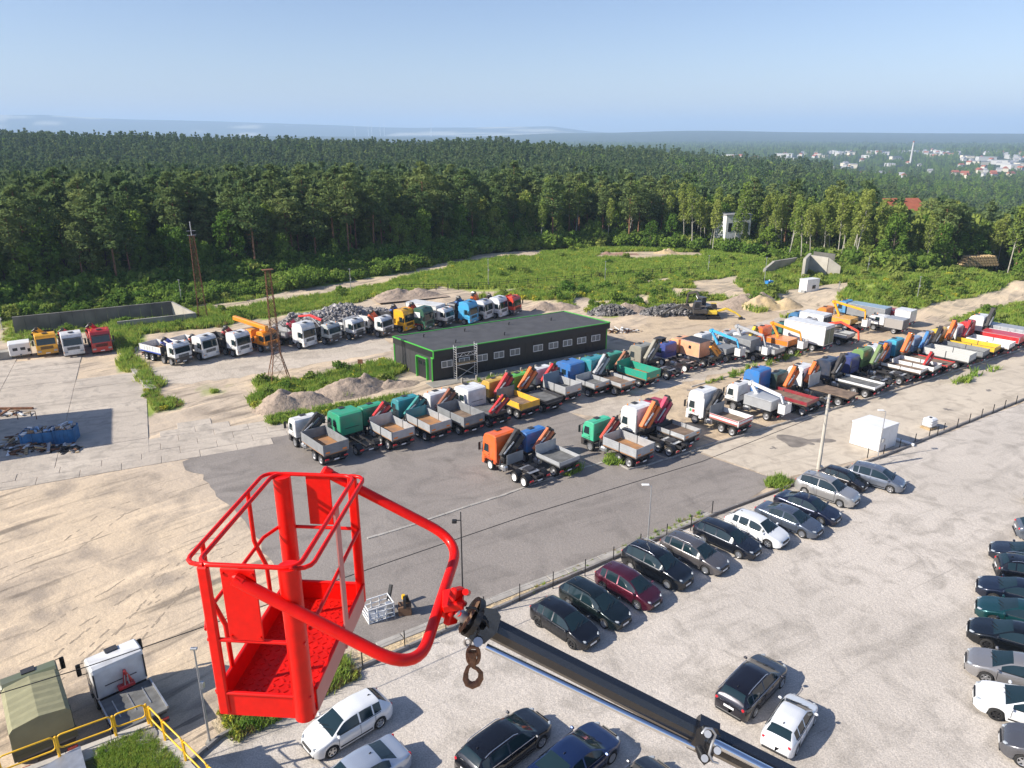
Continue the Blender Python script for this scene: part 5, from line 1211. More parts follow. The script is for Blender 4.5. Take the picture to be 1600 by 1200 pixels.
def hexbeam(mb, a, c_, w, h, m=0):
    pr = [(-w * .30, -h * .5), (w * .30, -h * .5), (w * .5, -h * .22), (w * .5, h * .22), (w * .30, h * .5), (-w * .30, h * .5), (-w * .5, h * .22), (-w * .5, -h * .22)]
    A = [a + side * x + upb * z for x, z in pr]; B = [c_ + side * x + upb * z for x, z in pr]; mb.add(A + B, [tuple(range(8)), tuple(range(8, 16))[::-1]] + [(i, i + 8, (i + 1) % 8 + 8, (i + 1) % 8) for i in range(8)], m)
mb = MB(); hexbeam(mb, b0 - bd * .02, b1, .12, .155); mb.build('boom_section', m_blk, bm_)
e1_ = b1 + bd * 11
mb = MB(); hexbeam(mb, b1 + bd * .02, e1_, .14, .18); mb.build('boom_section', m_blk, bm_)
mb = MB(); hexbeam(mb, b1 - bd * .07, b1 + bd * .08, .20, .24); mb.build('boom_collar', m_blk, bm_)
mb = MB(); mb.cyl(CH_(760, 1010, -.02), CV(1086, 1167, 5.3), .0245, n=14); mb.build('piston_rod', m_chrome, bm_)
mb = MB(); mb.cyl(CV(1112, 1158, 5.22), CV(1112, 1158, 5.22) + bd * 8, .03, n=14); mb.build('piston_rod', m_chrome, bm_)
loop = [CV(x, y, 5.18) for x, y in ((1097, 1146), (1103, 1138), (1112, 1139), (1118, 1148), (1112, 1164), (1108, 1178), (1113, 1190), (1122, 1193))]
mb = MB(); mb.tube(loop, .010, 8); mb.build('steel_loop', m_steel, bm_)
cp_ = [(1088, 1140), (1100, 1133), (1121, 1139), (1126, 1150), (1118, 1170), (1112, 1188), (1100, 1196), (1091, 1185), (1086, 1168)]
A = [CV(x, y, 5.24) for x, y in cp_]; B = [CV(x, y, 5.32) for x, y in cp_]; n_ = len(cp_); mb = MB()
mb.add(A + B, [tuple(range(n_))[::-1], tuple(range(n_, 2 * n_))] + [(i, (i + 1) % n_, n_ + (i + 1) % n_, n_ + i) for i in range(n_)]); mb.build('side_lug', m_blk, bm_)
for (x, y) in ((1106, 1147), (1121, 1173), (1101, 1185)): mb = MB(); mb.cyl(CV(x, y, 5.16), CV(x, y, 5.3), .026, n=12); mb.build('pin_head', m_steel, bm_)
hk = thing('crane_hook', 'rusty swivel hook on a chain link below the swivel head', 'crane hook', (0, 0, 0))
m_hook = mat('rusty_hook', (.30, .145, .07), .75, var=.5, vscale=25, bump=.4, bscale=60)
def hpt(x, y, dd=0): return CV(x, y, DP + .02 + dd)
mb = MB(); mb.tube([hpt(731 + 5 * math.cos(a), 1003 + 6 * math.sin(a), .03 * math.sin(a)) for a in [k * .628 for k in range(10)]], .011, 7, closed=True); mb.build('shackle', m_steel, hk)
mb = MB(); mb.tube([hpt(739.5 + 9 * math.copysign(abs(math.cos(a)) ** .6, math.cos(a)), 1024 + 13 * math.sin(a)) for a in [k * math.pi / 9 for k in range(18)]], .0155, 8, closed=True); mb.build('chain_link', m_hook, hk)
mb = MB(); mb.cyl(hpt(738, 1020), hpt(738.5, 1041), .035, .026, 12); mb.cyl(hpt(738, 1018), hpt(738, 1024), .043, n=12); mb.build('swivel_eye', m_hook, hk)
hkp = [(738, 1036), (731, 1043), (728, 1052), (727.5, 1061), (731, 1068), (738, 1071), (746, 1068), (751, 1060), (751, 1051), (746, 1045), (738, 1041)]
mb = MB(); mb.tube([hpt(x, y) for x, y in hkp], .019, 9, rf=lambda t_: .75 + .8 * math.sin(math.pi * t_) ** 2); mb.build('hook', m_hook, hk)

# ---- spare basket and box standing on the asphalt
sb = thing('spare_basket', 'white metal basket standing on the asphalt behind the red basket', 'basket', G(592, 962), R(30))
for z in (.06, .3, .6, .92):
    for a, c_ in (((-.75, -.5), (.75, -.5)), ((.75, -.5), (.75, .5)), ((.75, .5), (-.75, .5)), ((-.75, .5), (-.75, -.5))): mb = MB(); mb.cyl((*a, z), (*c_, z), .035, n=6); mb.build('rail', m_white, sb)
for x in (-.75, -.25, .25, .75):
    for y in (-.5, .5): mb = MB(); mb.cyl((x, y, 0), (x, y, .95), .035, n=6); mb.build('post', m_white, sb)
mb = MB(); mb.box(0, 0, .12, 1.4, .9, .06); mb.build('floor', m_steel, sb); mb = MB(); mb.box(.5, -.3, .55, .35, .3, .7, b=.03); mb.build('control_box', m_steel, sb); mb = MB(); mb.beam((.75, .4, .5), (1.1, .75, 1.25), .16, .22); mb.build('bracket', m_black, sb)
bx_ = thing('counterweight', 'small brown block with a black clamp on top on the asphalt', 'counterweight', G(633, 958), R(10)); mb = MB(); mb.box(0, 0, .3, .75, .6, .6, b=.03); mb.build('block', m_brown, bx_)
mb = MB(); mb.beam((0, -.25, .6), (0, -.15, 1.15), .5, .16); mb.beam((.2, .2, .6), (.1, .2, 1.0), .2, .2); mb.build('clamp', m_dark, bx_); mb = MB(); mb.cyl((-.05, .05, .95), (-.05, .05, 1.2), .1, n=8); mb.build('yellow_cap', m_yel, bx_)

# ============================================================ passenger cars
m_tyre = mat('tyre_rubber', (.018, .0175, .017), .9); m_rim = mat('silver_rim', (.55, .56, .58), .3, metal=.8); m_rimb = mat('black_rim', (.03, .03, .032), .35, metal=.5)
m_hub = mat('brake_dark', (.05, .05, .05), .6); m_lamp = mat('clear_lamp', (.34, .37, .40), .12, spec=.6); m_tail = mat('tail_lamp_red', (.55, .012, .02), .15, spec=.8); m_plate = mat('number_plate', (.75, .75, .74), .5); m_trim = mat('chrome_trim', (.7, .7, .72), .18, metal=.9)
m_cglass = mat('tinted_car_glass', (.010, .024, .030), .06, spec=.6); m_under = mat('underbody', (.015, .015, .015), .9); m_amber = mat('amber_lamp', (.75, .28, .02), .3)
def tyre_mesh(r, w, n=20):
    mb = MB(); mb.lathe([(r * .66, -w / 2), (r * .93, -w / 2), (r, -w * .32), (r, w * .32), (r * .93, w / 2), (r * .66, w / 2), (r * .62, 0), (r * .66, -w / 2)], 'y', n); return mb.mesh('wheel', m_tyre)
def rim_mesh(r, w, mr, sp=5):
    """outer face at -y"""
    mb = MB(); mb.lathe([(r * .66, -w / 2), (r * .60, -w / 2 - .004), (r * .58, -w * .30), (r * .56, w * .3)], 'y', 20, 0); mb.lathe([(r * .57, -w * .12), (.001, -w * .12)], 'y', 16, 1)
    for k in range(sp): a = 2 * math.pi * k / sp; mb.beam((math.cos(a) * r * .1, -w * .36, math.sin(a) * r * .1), (math.cos(a) * r * .60, -w * .44, math.sin(a) * r * .60), .012 + r * .20, .03, up=(0, 1, 0))
    mb.cyl((0, -w * .3, 0), (0, -w * .46, 0), r * .17, n=10); return mb.mesh('rim', [mr, m_hub])
TY = tyre_mesh(.32, .215); RS = [rim_mesh(.32, .215, m_rim, 5), rim_mesh(.32, .215, m_rimb, 5), rim_mesh(.32, .215, m_rim, 10)]
def smoothed(xs, pts, win):
    v = np.interp(xs, [p[0] for p in pts], [p[1] for p in pts]); f = np.linspace(xs[0], xs[-1], 600); g_ = np.interp(f, [p[0] for p in pts], [p[1] for p in pts]); k = max(1, int(win / (f[1] - f[0])))
    g_ = np.convolve(np.pad(g_, k, 'edge'), np.ones(2 * k + 1) / (2 * k + 1), 'valid'); return np.interp(xs, f, g_)
# kind: half length, half width, top line, belt line, windscreen (bottom, top), rear glass (top, bottom), side window (front, rear), axles
CARS = {
 'hatch': dict(L=2.08, W=.86, top=[(-2.08, .62), (-2.04, .95), (-1.82, 1.10), (-1.45, 1.40), (-.6, 1.47), (.1, 1.44), (.45, 1.36), (1.12, .98), (1.3, .93), (1.85, .78), (2.02, .66), (2.08, .5)], ws=(1.14, .42), rw=(-1.42, -1.80), sw=(.92, -1.40), ax=(1.26, -1.25), belt=.94),
 'estate': dict(L=2.28, W=.88, top=[(-2.28, .6), (-2.24, .95), (-2.08, 1.12), (-1.80, 1.38), (-1.3, 1.44), (0, 1.46), (.45, 1.36), (1.2, .97), (1.4, .93), (2.0, .80), (2.2, .68), (2.28, .5)], ws=(1.22, .42), rw=(-1.78, -2.05), sw=(1.0, -1.85), ax=(1.38, -1.28), belt=.93),
 'sedan': dict(L=2.32, W=.90, top=[(-2.32, .62), (-2.27, .92), (-2.1, 1.0), (-1.62, 1.04), (-.85, 1.38), (-.3, 1.43), (.2, 1.41), (.5, 1.34), (1.22, .96), (1.45, .92), (2.0, .78), (2.24, .66), (2.32, .5)], ws=(1.24, .44), rw=(-.90, -1.58), sw=(1.0, -1.2), ax=(1.42, -1.38), belt=.92),
 'coupe': dict(L=2.28, W=.91, top=[(-2.28, .62), (-2.22, .92), (-2.05, .98), (-1.7, 1.0), (-.85, 1.32), (-.25, 1.37), (.15, 1.35), (.4, 1.29), (1.12, .93), (1.35, .89), (2.0, .76), (2.2, .64), (2.28, .48)], ws=(1.14, .36), rw=(-.85, -1.66), sw=(.9, -1.3), ax=(1.4, -1.35), belt=.89),
 'suv': dict(L=2.28, W=.92, top=[(-2.28, .68), (-2.24, 1.08), (-2.08, 1.24), (-1.85, 1.56), (-1.2, 1.66), (0, 1.68), (.45, 1.58), (1.12, 1.14), (1.35, 1.09), (2.0, .98), (2.2, .82), (2.28, .6)], ws=(1.14, .42), rw=(-1.82, -2.06), sw=(.95, -1.82), ax=(1.38, -1.35), belt=1.07),
 'mpv': dict(L=2.12, W=.87, top=[(-2.12, .64), (-2.08, .98), (-1.92, 1.12), (-1.65, 1.48), (-.9, 1.57), (0, 1.56), (.5, 1.44), (1.28, 1.02), (1.42, .97), (1.85, .84), (2.05, .7), (2.12, .52)], ws=(1.3, .48), rw=(-1.62, -1.9), sw=(1.1, -1.6), ax=(1.30, -1.27), belt=.98)}
def car_meshes(kind, paint):
    c = CARS[kind]; L, W = c['L'], c['W']; ar = .375
    xs = set(np.round(np.linspace(-L, L, 30), 3)) | {-L + .03, -L + .08, -L + .16, L - .03, L - .08, L - .16}
    for a in c['ax']:
        for t_ in np.linspace(-1, 1, 9): xs.add(round(a + ar * t_, 3))
    for a in (c['ws'][0], c['ws'][1], c['rw'][0], c['rw'][1], c['sw'][0], c['sw'][1]): xs |= {round(a, 3)}
    mid_ = (c['sw'][0] + c['sw'][1]) / 2 - .02; bp = [mid_ - .04, mid_ + .04]
    q_ = c['sw'][1] + .42; bp2 = [q_ - .035, q_ + .035] if kind in ('estate', 'suv', 'mpv', 'hatch') and kind != 'coupe' else []
    for a in bp + bp2: xs.add(round(a, 3))
    xs = np.array(sorted(xs)); keep = [0]
    for i in range(1, len(xs)):
        if xs[i] - xs[keep[-1]] > .018: keep.append(i)
    xs = xs[keep]; n = len(xs)
    top = smoothed(xs, c['top'], .07)
    wid = W * smoothed(xs, [(-L, .76), (-L + .12, .9), (-L + .4, .975), (-.8, 1), (.8, 1), (L - .55, .965), (L - .2, .86), (L, .62)], .06)
    belt = np.minimum(c['belt'] + .03 * (-xs / L), top - .035); gh = np.clip((top - belt - .06) / .3, 0, 1)
    zf = smoothed(xs, [(-L, .36), (-L + .3, .22), (L - .3, .20), (L, .28)], .05)
    arch = zf.copy()
    for a in c['ax']:
        d = np.abs(xs - a); h = np.sqrt(np.clip(ar ** 2 - d ** 2, 0, None)) + .30; arch = np.where(d < ar, np.maximum(arch, h), arch)
    verts_ = []; NP = 12
    for i in range(n):
        w, b_, tp, g_ = wid[i], belt[i], top[i], gh[i]; re = w * (.90 - .22 * g_); za = arch[i]; zmid = max(za + .01, min(.56, b_ - .12)); zl = max(za + .005, min(.40, zmid - .03))
        row = [(0, zf[i]), (w - .24, zf[i]), (w - .24, za), (w * .985, za), (w * 1.0, zl), (w * 1.005, zmid), (w * .985, b_ - .05), (w * (.94 - .02 * g_), b_), (re + (w * .92 - re) * .06 * g_, tp - .075 * (.35 + .65 * g_)), (re * .90, tp - .028), (re * .5, tp - .004), (0, tp)]
        verts_ += [(xs[i], y, z) for y, z in row] + [(xs[i], -y, z) for y, z in row]
    def inr(x0, x1, lo, hi): return x0 >= min(lo, hi) - .004 and x1 <= max(lo, hi) + .004
    out_ = {}
    def face(nm, f): out_.setdefault(nm, []).append(f)
    for i in range(n - 1):
        x0, x1 = xs[i], xs[i + 1]
        for sd in (0, 1):
            for j in range(NP - 1):
                a = i * 2 * NP + sd * NP + j; b_ = a + 1; c_ = a + 2 * NP; d = c_ + 1; f = (a, c_, d, b_) if sd == 0 else (a, b_, d, c_)
                if j <= 2: nm = 'underbody'
                elif j == 7 and inr(x0, x1, *c['sw']) and not (inr(x0, x1, *bp)) and not (bp2 and inr(x0, x1, *bp2)) and gh[i] > .35 and gh[i + 1] > .35: nm = 'side_window_%d' % sd
                elif j >= 9 and inr(x0, x1, *c['ws']): nm = 'windscreen'
                elif j >= 9 and inr(x0, x1, *c['rw']): nm = 'rear_window'
                else: nm = 'body'
                face(nm, f)
    for e in (0, n - 1):
        for sd in (0, 1):
            o_ = e * 2 * NP + sd * NP
            for j in range(1, NP - 2): face('body', (o_, o_ + j, o_ + j + 1) if (sd == 0) == (e == 0) else (o_, o_ + j + 1, o_ + j))
            face('body', (o_, o_ + NP - 2, o_ + NP - 1))
    res = {}
    for nm, fs in out_.items():
        ids = sorted({v for f in fs for v in f}); mp = {v: k for k, v in enumerate(ids)}
        me = bpy.data.meshes.new(nm.split('_0')[0].split('_1')[0]); me.from_pydata([verts_[v] for v in ids], [], [tuple(mp[v] for v in f) for f in fs])
        me.polygons.foreach_set('use_smooth', [True] * len(fs)); me.materials.append(paint if nm == 'body' else m_under if nm == 'underbody' else m_cglass); me.update(); res[nm] = me
    return res, dict(xs=xs, top=top, wid=wid, belt=belt)
CAR_CACHE = {}
def car(label, px, ang, kind, col, rim=0, scale=1.0, rails=None, metallic=.5, z=0, tow=False):
    """px = ground point under the middle of the car; ang = heading"""
    c = CARS[kind]; pm_ = mat('car_paint_%s' % '_'.join('%03d' % int(v * 1000) for v in col), col, .26, metal=(0.05 if min(col) > .6 else metallic), coat=1.0)
    key = (kind, pm_.name)
    if key not in CAR_CACHE: CAR_CACHE[key] = car_meshes(kind, pm_)
    ms, g_ = CAR_CACHE[key]; L, W = c['L'], c['W']
    t = thing('parked_car', label, 'car', G(*px), R(ang), 'cars parked on the gravel car park', scale)
    for nm, me in ms.items(): obj(nm.split('_0')[0].split('_1')[0], me, t)
    for a in c['ax']:
        for s in (-1, 1):
            w_ = obj('wheel', TY, t, (a, s * (W - .125), .32), 0 if s < 0 else math.pi); obj('rim', RS[rim], w_)
    hz_ = c['top'][-2][1] - .0; bz_ = c['belt']
    wf = float(np.interp(L - .14, g_['xs'], g_['wid'])); wr = float(np.interp(-L + .1, g_['xs'], g_['wid']))
    for s in (-1, 1):
        mb = MB(); mb.box(0, 0, 0, .34, .15, .12, b=.05, rot=Matrix.Rotation(s * R(-38), 3, 'Z')); mb.build('headlight', m_lamp, t, (L - .20, s * (wf - .10), hz_ + .01))
        mb = MB(); mb.box(0, 0, 0, .12, .20, .15, b=.04, rot=Matrix.Rotation(s * R(30), 3, 'Z')); mb.build('tail_light', m_tail, t, (-L + .10, s * (wr - .13), bz_ - .08))
        mb = MB(); mb.box(0, 0, 0, .14, .19, .13, b=.045); mb.build('mirror', pm_, t, (c['ws'][0] - .22, s * (W + .07), bz_ + .05))
    mb = MB(); mb.box(L - .012, 0, .55, .05, .80, .15, b=.02); mb.build('grille', m_black, t); mb = MB(); mb.box(L - .03, 0, .30, .08, 1.15, .13, b=.02); mb.build('lower_grille', m_black, t)
    mb = MB(); mb.box(L + .018, 0, .42, .015, .50, .11); mb.build('number_plate', m_plate, t); mb = MB(); mb.box(-L - .012, 0, .72 if kind != 'suv' else .85, .015, .50, .11); mb.build('number_plate', m_plate, t)
    mb = MB(); mb.box(-L + .02, 0, .34, .09, 1.3, .16, b=.03); mb.build('rear_bumper_skirt', m_black, t)
    for x in ((.25, -.62) if kind != 'coupe' else (.1,)):
        for s in (-1, 1): mb = MB(); mb.box(x, s * (W + .004), bz_ - .12, .17, .03, .03, b=.008); mb.build('door_handle', pm_, t)
    if rails:
        x0, x1 = c['ws'][1] - .25, c['rw'][0] + .12
        for s in (-1, 1):
            yy = s * (W * .66); pts = [(x, yy, float(np.interp(x, g_['xs'], g_['top'])) + (.0 if k in (0, 8) else .055) - .01) for k, x in enumerate(np.linspace(x0, x1, 9))]; mb = MB(); mb.tube(pts, .016, 6); mb.build('roof_rail', m_trim if rails == 'silver' else m_black, t)
    for s in (-1, 1):
        for x in ([c['sw'][0] - .02, (c['sw'][0] + c['sw'][1]) / 2 + .02, (c['sw'][0] + c['sw'][1]) / 2 - .78] if kind != 'coupe' else [c['sw'][0] - .02, -.42]): mb = MB(); mb.box(x, s * (W * 1.004), .66, .014, .012, bz_ * 1.0 - .44); mb.build('door_seam', m_black, t)
        mb = MB(); mb.box(0, s * (W * .99), .33, (c['ax'][0] - c['ax'][1]) - .82, .03, .07); mb.build('sill', m_black, t)
        mb = MB(); mb.box((c['sw'][0] + c['sw'][1]) / 2, s * (W * .965), bz_ + .012, c['sw'][0] - c['sw'][1] - .15, .02, .022); mb.build('window_trim', m_black if rails != 'silver' and kind != 'sedan' else m_trim, t)
    mb = MB(); mb.box(c['rw'][0] + .22, 0, float(np.interp(c['rw'][0] + .22, g_['xs'], g_['top'])) + .025, .12, .035, .05, b=.012); mb.build('aerial', m_black, t)
    for s in (0, .35): mb = MB(); xw = c['ws'][0] + .05; mb.beam((xw, -.45 + s, float(np.interp(xw, g_['xs'], g_['top'])) + .012), (xw - .22, .05 + s, float(np.interp(xw - .22, g_['xs'], g_['top'])) + .015), .02, .015); mb.build('wiper', m_black, t)
    return t
BLK = (.008, .009, .013); NAV = (.008, .014, .035); CH1 = (.09, .095, .11); SIL = (.42, .42, .43); WHT = (.74, .75, .76)
HD = -47
for a in [
 ('black hatchback with black rims, nearest the basket in the upper car row', (882, 986), HD, 'hatch', BLK, 1, 1.0),
 ('dark green black estate beside the burgundy car', (929, 955), HD, 'estate', (.006, .014, .016), 2, .98, 'black'),
 ('burgundy hatchback between two black cars', (981, 929), HD, 'mpv', (.085, .008, .022), 0, .98),
 ('black large car with silver rails beside the burgundy one', (1026, 897), HD, 'suv', (.006, .008, .012), 2, 1.0, 'silver'),
 ('brownish grey estate with silver rails in the upper row', (1084, 876), HD, 'estate', (.13, .12, .12), 2, .98, 'silver'),
 ('black estate between the grey estate and the white car', (1135, 853), HD, 'estate', (.012, .015, .024), 2, .98, 'black'),
 ('white five door car with black grille in the upper row', (1181, 838), HD, 'hatch', WHT, 0, 1.02),
 ('slate grey saloon with dark sunroof in the upper row', (1231, 822), HD, 'sedan', (.10, .12, .16), 2, .98),
 ('black saloon beside the silver off-roader', (1260, 803), HD, 'sedan', (.010, .014, .035), 2, .98),
 ('silver off-roader near the thick concrete pole', (1291, 777), HD, 'suv', (.40, .39, .38), 2, .98, 'black'),
 ('small black car between silver off-roader and grey hatchback', (1316, 757), HD, 'hatch', (.02, .018, .02), 0, .86),
 ('blue grey hatchback at the far end of the upper row', (1367, 757), HD + 6, 'mpv', (.16, .18, .22), 0, .98),
 ('white hatchback below the red basket', (544, 1144), -137.5, 'hatch', WHT, 0, .98),
 ('light silver blue saloon cut by the lower edge below the white hatchback', (560, 1230), -138, 'sedan', (.45, .50, .58), 0, .98),
 ('black estate with silver roof rails at the lower edge', (790, 1178), 43, 'estate', BLK, 0, 1.02, 'silver'),
 ('dark blue coupe with glass roof at the lower edge', (897, 1203), 43, 'coupe', (.012, .03, .10), 2, 1.03),
 ('black car mostly below the lower edge beside the blue coupe', (985, 1262), 43, 'sedan', (.014, .016, .022), 0, 1.0),
 ('black estate with silver rails standing alone in the middle', (1174, 1084), 45, 'estate', (.012, .011, .018), 0, 1.02, 'silver'),
 ('small white three door car standing behind the lone black estate', (1233, 1143), 50, 'hatch', WHT, 0, .90)]:
    car(*a)
HR = 149
for a in [
 ('dark car at the right edge, topmost of the right row', (1658, 795), HR, 'sedan', (.05, .07, .12), 0, 1.0),
 ('grey car showing one red tail lamp at the right edge', (1640, 846), -23, 'hatch', (.14, .16, .19), 0, 1.0),
 ('black saloon pointing left just below the grey tail', (1610, 883), HR, 'sedan', (.014, .018, .03), 2, 1.0),
 ('black estate showing stacked red tail lamps in the right row', (1622, 911), -23, 'estate', (.008, .010, .016), 0, 1.03, 'silver'),
 ('glossy black saloon above the teal car in the right row', (1595, 942), HR, 'sedan', (.010, .016, .035), 2, 1.0),
 ('dark teal saloon in the right row', (1597, 977), HR, 'sedan', (.006, .06, .065), 0, 1.0),
 ('black saloon with black rims below the teal car', (1590, 1015), HR, 'sedan', (.006, .008, .010), 1, 1.03),
 ('silver grey estate below the black saloon in the right row', (1590, 1067), HR, 'estate', (.30, .29, .29), 0, 1.03),
 ('white coupe with black wheels in the right row', (1611, 1125), HR, 'coupe', WHT, 1, 1.05),
 ('dark grey car at the lower right corner', (1653, 1198), HR, 'mpv', (.12, .12, .13), 0, 1.05)]:
    car(*a)
# ============================================================ lorries
m_grey = mat('dark_grey_plastic', (.035, .035, .04), .6); m_alu = mat('aluminium_boards', (.50, .51, .52), .42, metal=.35, var=.15, vscale=1.5); m_chas = mat('chassis_paint', (.028, .026, .028), .6, var=.3, vscale=3)
m_rustfl = mat('rusty_floor', (.42, .20, .07), .85, var=.45, vscale=1.2, col2=(.26, .15, .09)); m_brfl = mat('brown_floor', (.24, .17, .12), .85, var=.4, vscale=1.5); m_grfl = mat('grey_floor', (.17, .17, .165), .85, var=.4, vscale=1.5)
m_dkal = mat('dull_grey_boards', (.27, .28, .29), .55, metal=.2, var=.2, vscale=1.5)
m_orr = mat('orange_reflector', (.90, .26, .03), .4); m_rwp = mat('red_bar', (.5, .03, .03), .5)
m_lrim = mat('lorry_rim', (.30, .30, .31), .5, metal=.3, var=.2, vscale=3)
TT = tyre_mesh(.50, .30, 18); TD = tyre_mesh(.50, .55, 18); TRS = {k: rim_mesh(.50, .30, v, 8) for k, v in (('s', m_lrim), ('w', m_white), ('b', m_dark))}
def rim_dual(mr): 
    mb = MB(); mb.lathe([(.33, -.275), (.30, -.27), (.27, -.20), (.15, -.16), (.13, -.24), (.001, -.24)], 'y', 18); return mb.mesh('rim', mr)
TRD = {k: rim_dual(v) for k, v in (('s', m_lrim), ('w', m_white), ('b', m_dark))}
PC = {}
def paint(c, metal=.0):
    k = 'lorry_paint_%03d_%03d_%03d' % tuple(int(v * 1000) for v in c); return mat(k, c, .38, metal=metal, coat=.3, vscale=1.6, col2=tuple(v * .72 + w * .12 for v, w in zip(c, (.40, .33, .26))))
OR = (.85, .16, .01); RED = (.60, .02, .02); YEL = (.85, .42, .01); LOR = (.85, .30, .01); WH = (.76, .76, .75); GRN = (.02, .33, .17); TEAL = (.02, .26, .30); BLU = (.03, .16, .45); CRIM = (.45, .012, .05); NAVY = (.03, .05, .20); BK = (.014, .014, .016)

def cab(t, col, kind='day', low=(.03, .03, .034), h=None):
    """x forward; front of the cab at x = 0.  kinds: day, sleeper (tall), crew"""
    p = paint(col); lw = paint(low); L = {'day': 1.75, 'sleeper': 2.25, 'crew': 2.9}[kind]; H = h or {'day': 2.95, 'sleeper': 3.65, 'crew': 2.9}[kind]; W = 1.22; f = -.02
    zl = 1.12
    prof = [(-L, zl), (f, zl), (f, 1.55), (f - .16, H - .55), (f - .34, H - .22), (f - .62, H - .05), (-L + .35, H), (-L + .05, H - .1), (-L, H - .3)]
    mb = MB(); mb.prism(prof, -W, W, 0, .07); body = mb.build('cab', p, t)
    mb = MB(); mb.prism([(-L + .15, .75), (-1.72, .75), (-1.72, zl - .01), (-L + .15, zl - .01)] if kind != 'day' else [(-L + .02, .9), (-1.62, .9), (-1.62, zl - .01), (-L + .02, zl - .01)], -W + .06, W - .06, 0, .02); mb.build('cab_step', lw, t)
    mb = MB(); mb.prism([(-.42, .42), (f + .03, .42), (f + .05, .60), (f + .03, zl - .01), (-.42, zl - .01)], -W, W, 0, .05); mb.build('bumper', p if kind == 'sleeper' else lw, t)
    mb = MB(); mb.prism([(-.62, zl - .16), (-.42, zl - .16), (-.42, zl - .01), (-.62, zl - .01)], -W, W); mb.box(-1.1, 0, zl - .06, 1.05, 2 * W - .06, .10); mb.build('wheel_arch', lw, t)
    # windscreen and side glass, set just proud
    def pl(nm, q, m, par): mb = MB(); mb.add(q, [(0, 1, 2, 3)]); 
    dx, dz = -.14 - 0, (H - .55) - 1.55; n_ = Vector((dz, 0, .14)).normalized() * .012
    z0, z1 = 1.66, min(H - .62, 2.55); xa = f - .16 * (z0 - 1.55) / dz; xb = f - .16 * (z1 - 1.55) / dz
    A = [Vector((xa, -1.08, z0)) + n_, Vector((xa, 1.08, z0)) + n_, Vector((xb, 1.04, z1)) + n_, Vector((xb, -1.04, z1)) + n_]
    mb = MB(); mb.add(A + [v - n_ * 3 for v in A], [(0, 1, 2, 3), (0, 4, 5, 1), (1, 5, 6, 2), (2, 6, 7, 3), (3, 7, 4, 0)]); mb.build('windscreen', m_cglass, t)
    mb = MB(); mb.beam((xb + .10, -1.1, z1 + .1), (xb + .10, 1.1, z1 + .1), .26, .05, b=.02); mb.build('sun_visor', m_black if kind != 'day' else lw, t)
    for s in (-1, 1):
        y = s * (W + .006)
        q = [(-.32, 1.68), (-1.12, 1.68), (-1.12, min(H - .55, 2.42)), (-.48, min(H - .55, 2.42))]
        mb = MB(); mb.add([(x, y, z) for x, z in q] + [(x, y - s * .02, z) for x, z in q], [(0, 1, 2, 3), (0, 4, 5, 1), (1, 5, 6, 2), (2, 6, 7, 3), (3, 7, 4, 0)]); mb.build('side_window', m_cglass, t)
        if kind == 'crew':
            mb = MB(); mb.box(-1.75, y, 2.03, .75, .02, .62); mb.build('side_window', m_cglass, t)
        mb = MB(); mb.box(-.78, s * (W + .004), 1.28, .92, .012, .03); mb.build('door_seam', m_black, t)
        mb = MB(); mb.box(-1.22, s * (W + .004), 1.75, .02, .012, 1.2); mb.build('door_seam', m_black, t)
        mb = MB(); mb.box(-1.12, s * (W + .03), 1.5, .17, .03, .04); mb.build('door_handle', m_black, t)
        mt = MB(); mt.beam((-.08, s * W, 2.42), (-.0, s * (W + .25), 2.4), .035); mt.beam((-.08, s * W, 1.72), (-.0, s * (W + .25), 1.74), .035); mr = mt.build('mirror_arm', m_black, t); mb = MB(); mb.box(.0, s * (W + .27), 2.06, .16, .22, .72, b=.04); mb.build('mirror', m_black, mr)
        mb = MB(); mb.box(f + .045, s * .92, .83, .05, .42, .22, b=.02); mb.build('headlight', m_lamp, t)
        mb = MB(); mb.box(f + .03, s * 1.14, .83, .07, .1, .16, b=.02); mb.build('indicator', m_amber, t)
        mb = MB(); mb.box(-.55, s * (W - .06), .55, .42, .16, .10); mb.build('step', m_black, t)
    gm_ = MB()
    for k in range(4): gm_.box(f + .02, 0, 1.12 + k * .105, .045, 1.45, .06)
    gm_.build('grille', m_black if sum(col) > .5 else m_grey, t)
    mb = MB(); mb.box(f + .065, 0, .56, .02, .52, .12); mb.build('number_plate', m_plate, t)
    mb = MB(); mb.box(-.85, 0, H + .015, .55, .6, .05, b=.015); mb.build('roof_hatch', m_grey, t)
    if kind == 'sleeper':
        for s in (-1, 1): mb = MB(); mb.box(-L + .02, s * (W - .05), 1.95, .22, .06, H - 1.6); mb.build('side_deflector', lw if sum(low) > .3 else m_grey, t)
    if int(abs(t.location.x) * 7) % 3 == 0:
        for k in (-1, 1): mb = MB(); mb.cyl((-.75, k * .9, H - .06), (-.75, k * .9, H + .10), .06, n=8); mb.build('beacon', m_orr, t)
    mb = MB(); mb.box(-L - .02, 0, 1.75, .04, 1.5, .04); mb.build('rear_rib', m_grey, t)
    return L, H
def lwheels(t, xs, duals, rk='s', r=.5):
    for i, x in enumerate(xs):
        for s in (-1, 1):
            if duals[i]: w = obj('wheel', TD, t, (x, s * .93, .5), 0 if s < 0 else math.pi); obj('rim', TRD[rk], w)
            else: w = obj('wheel', TT, t, (x, s * 1.04, .5), 0 if s < 0 else math.pi); obj('rim', TRS[rk], w)
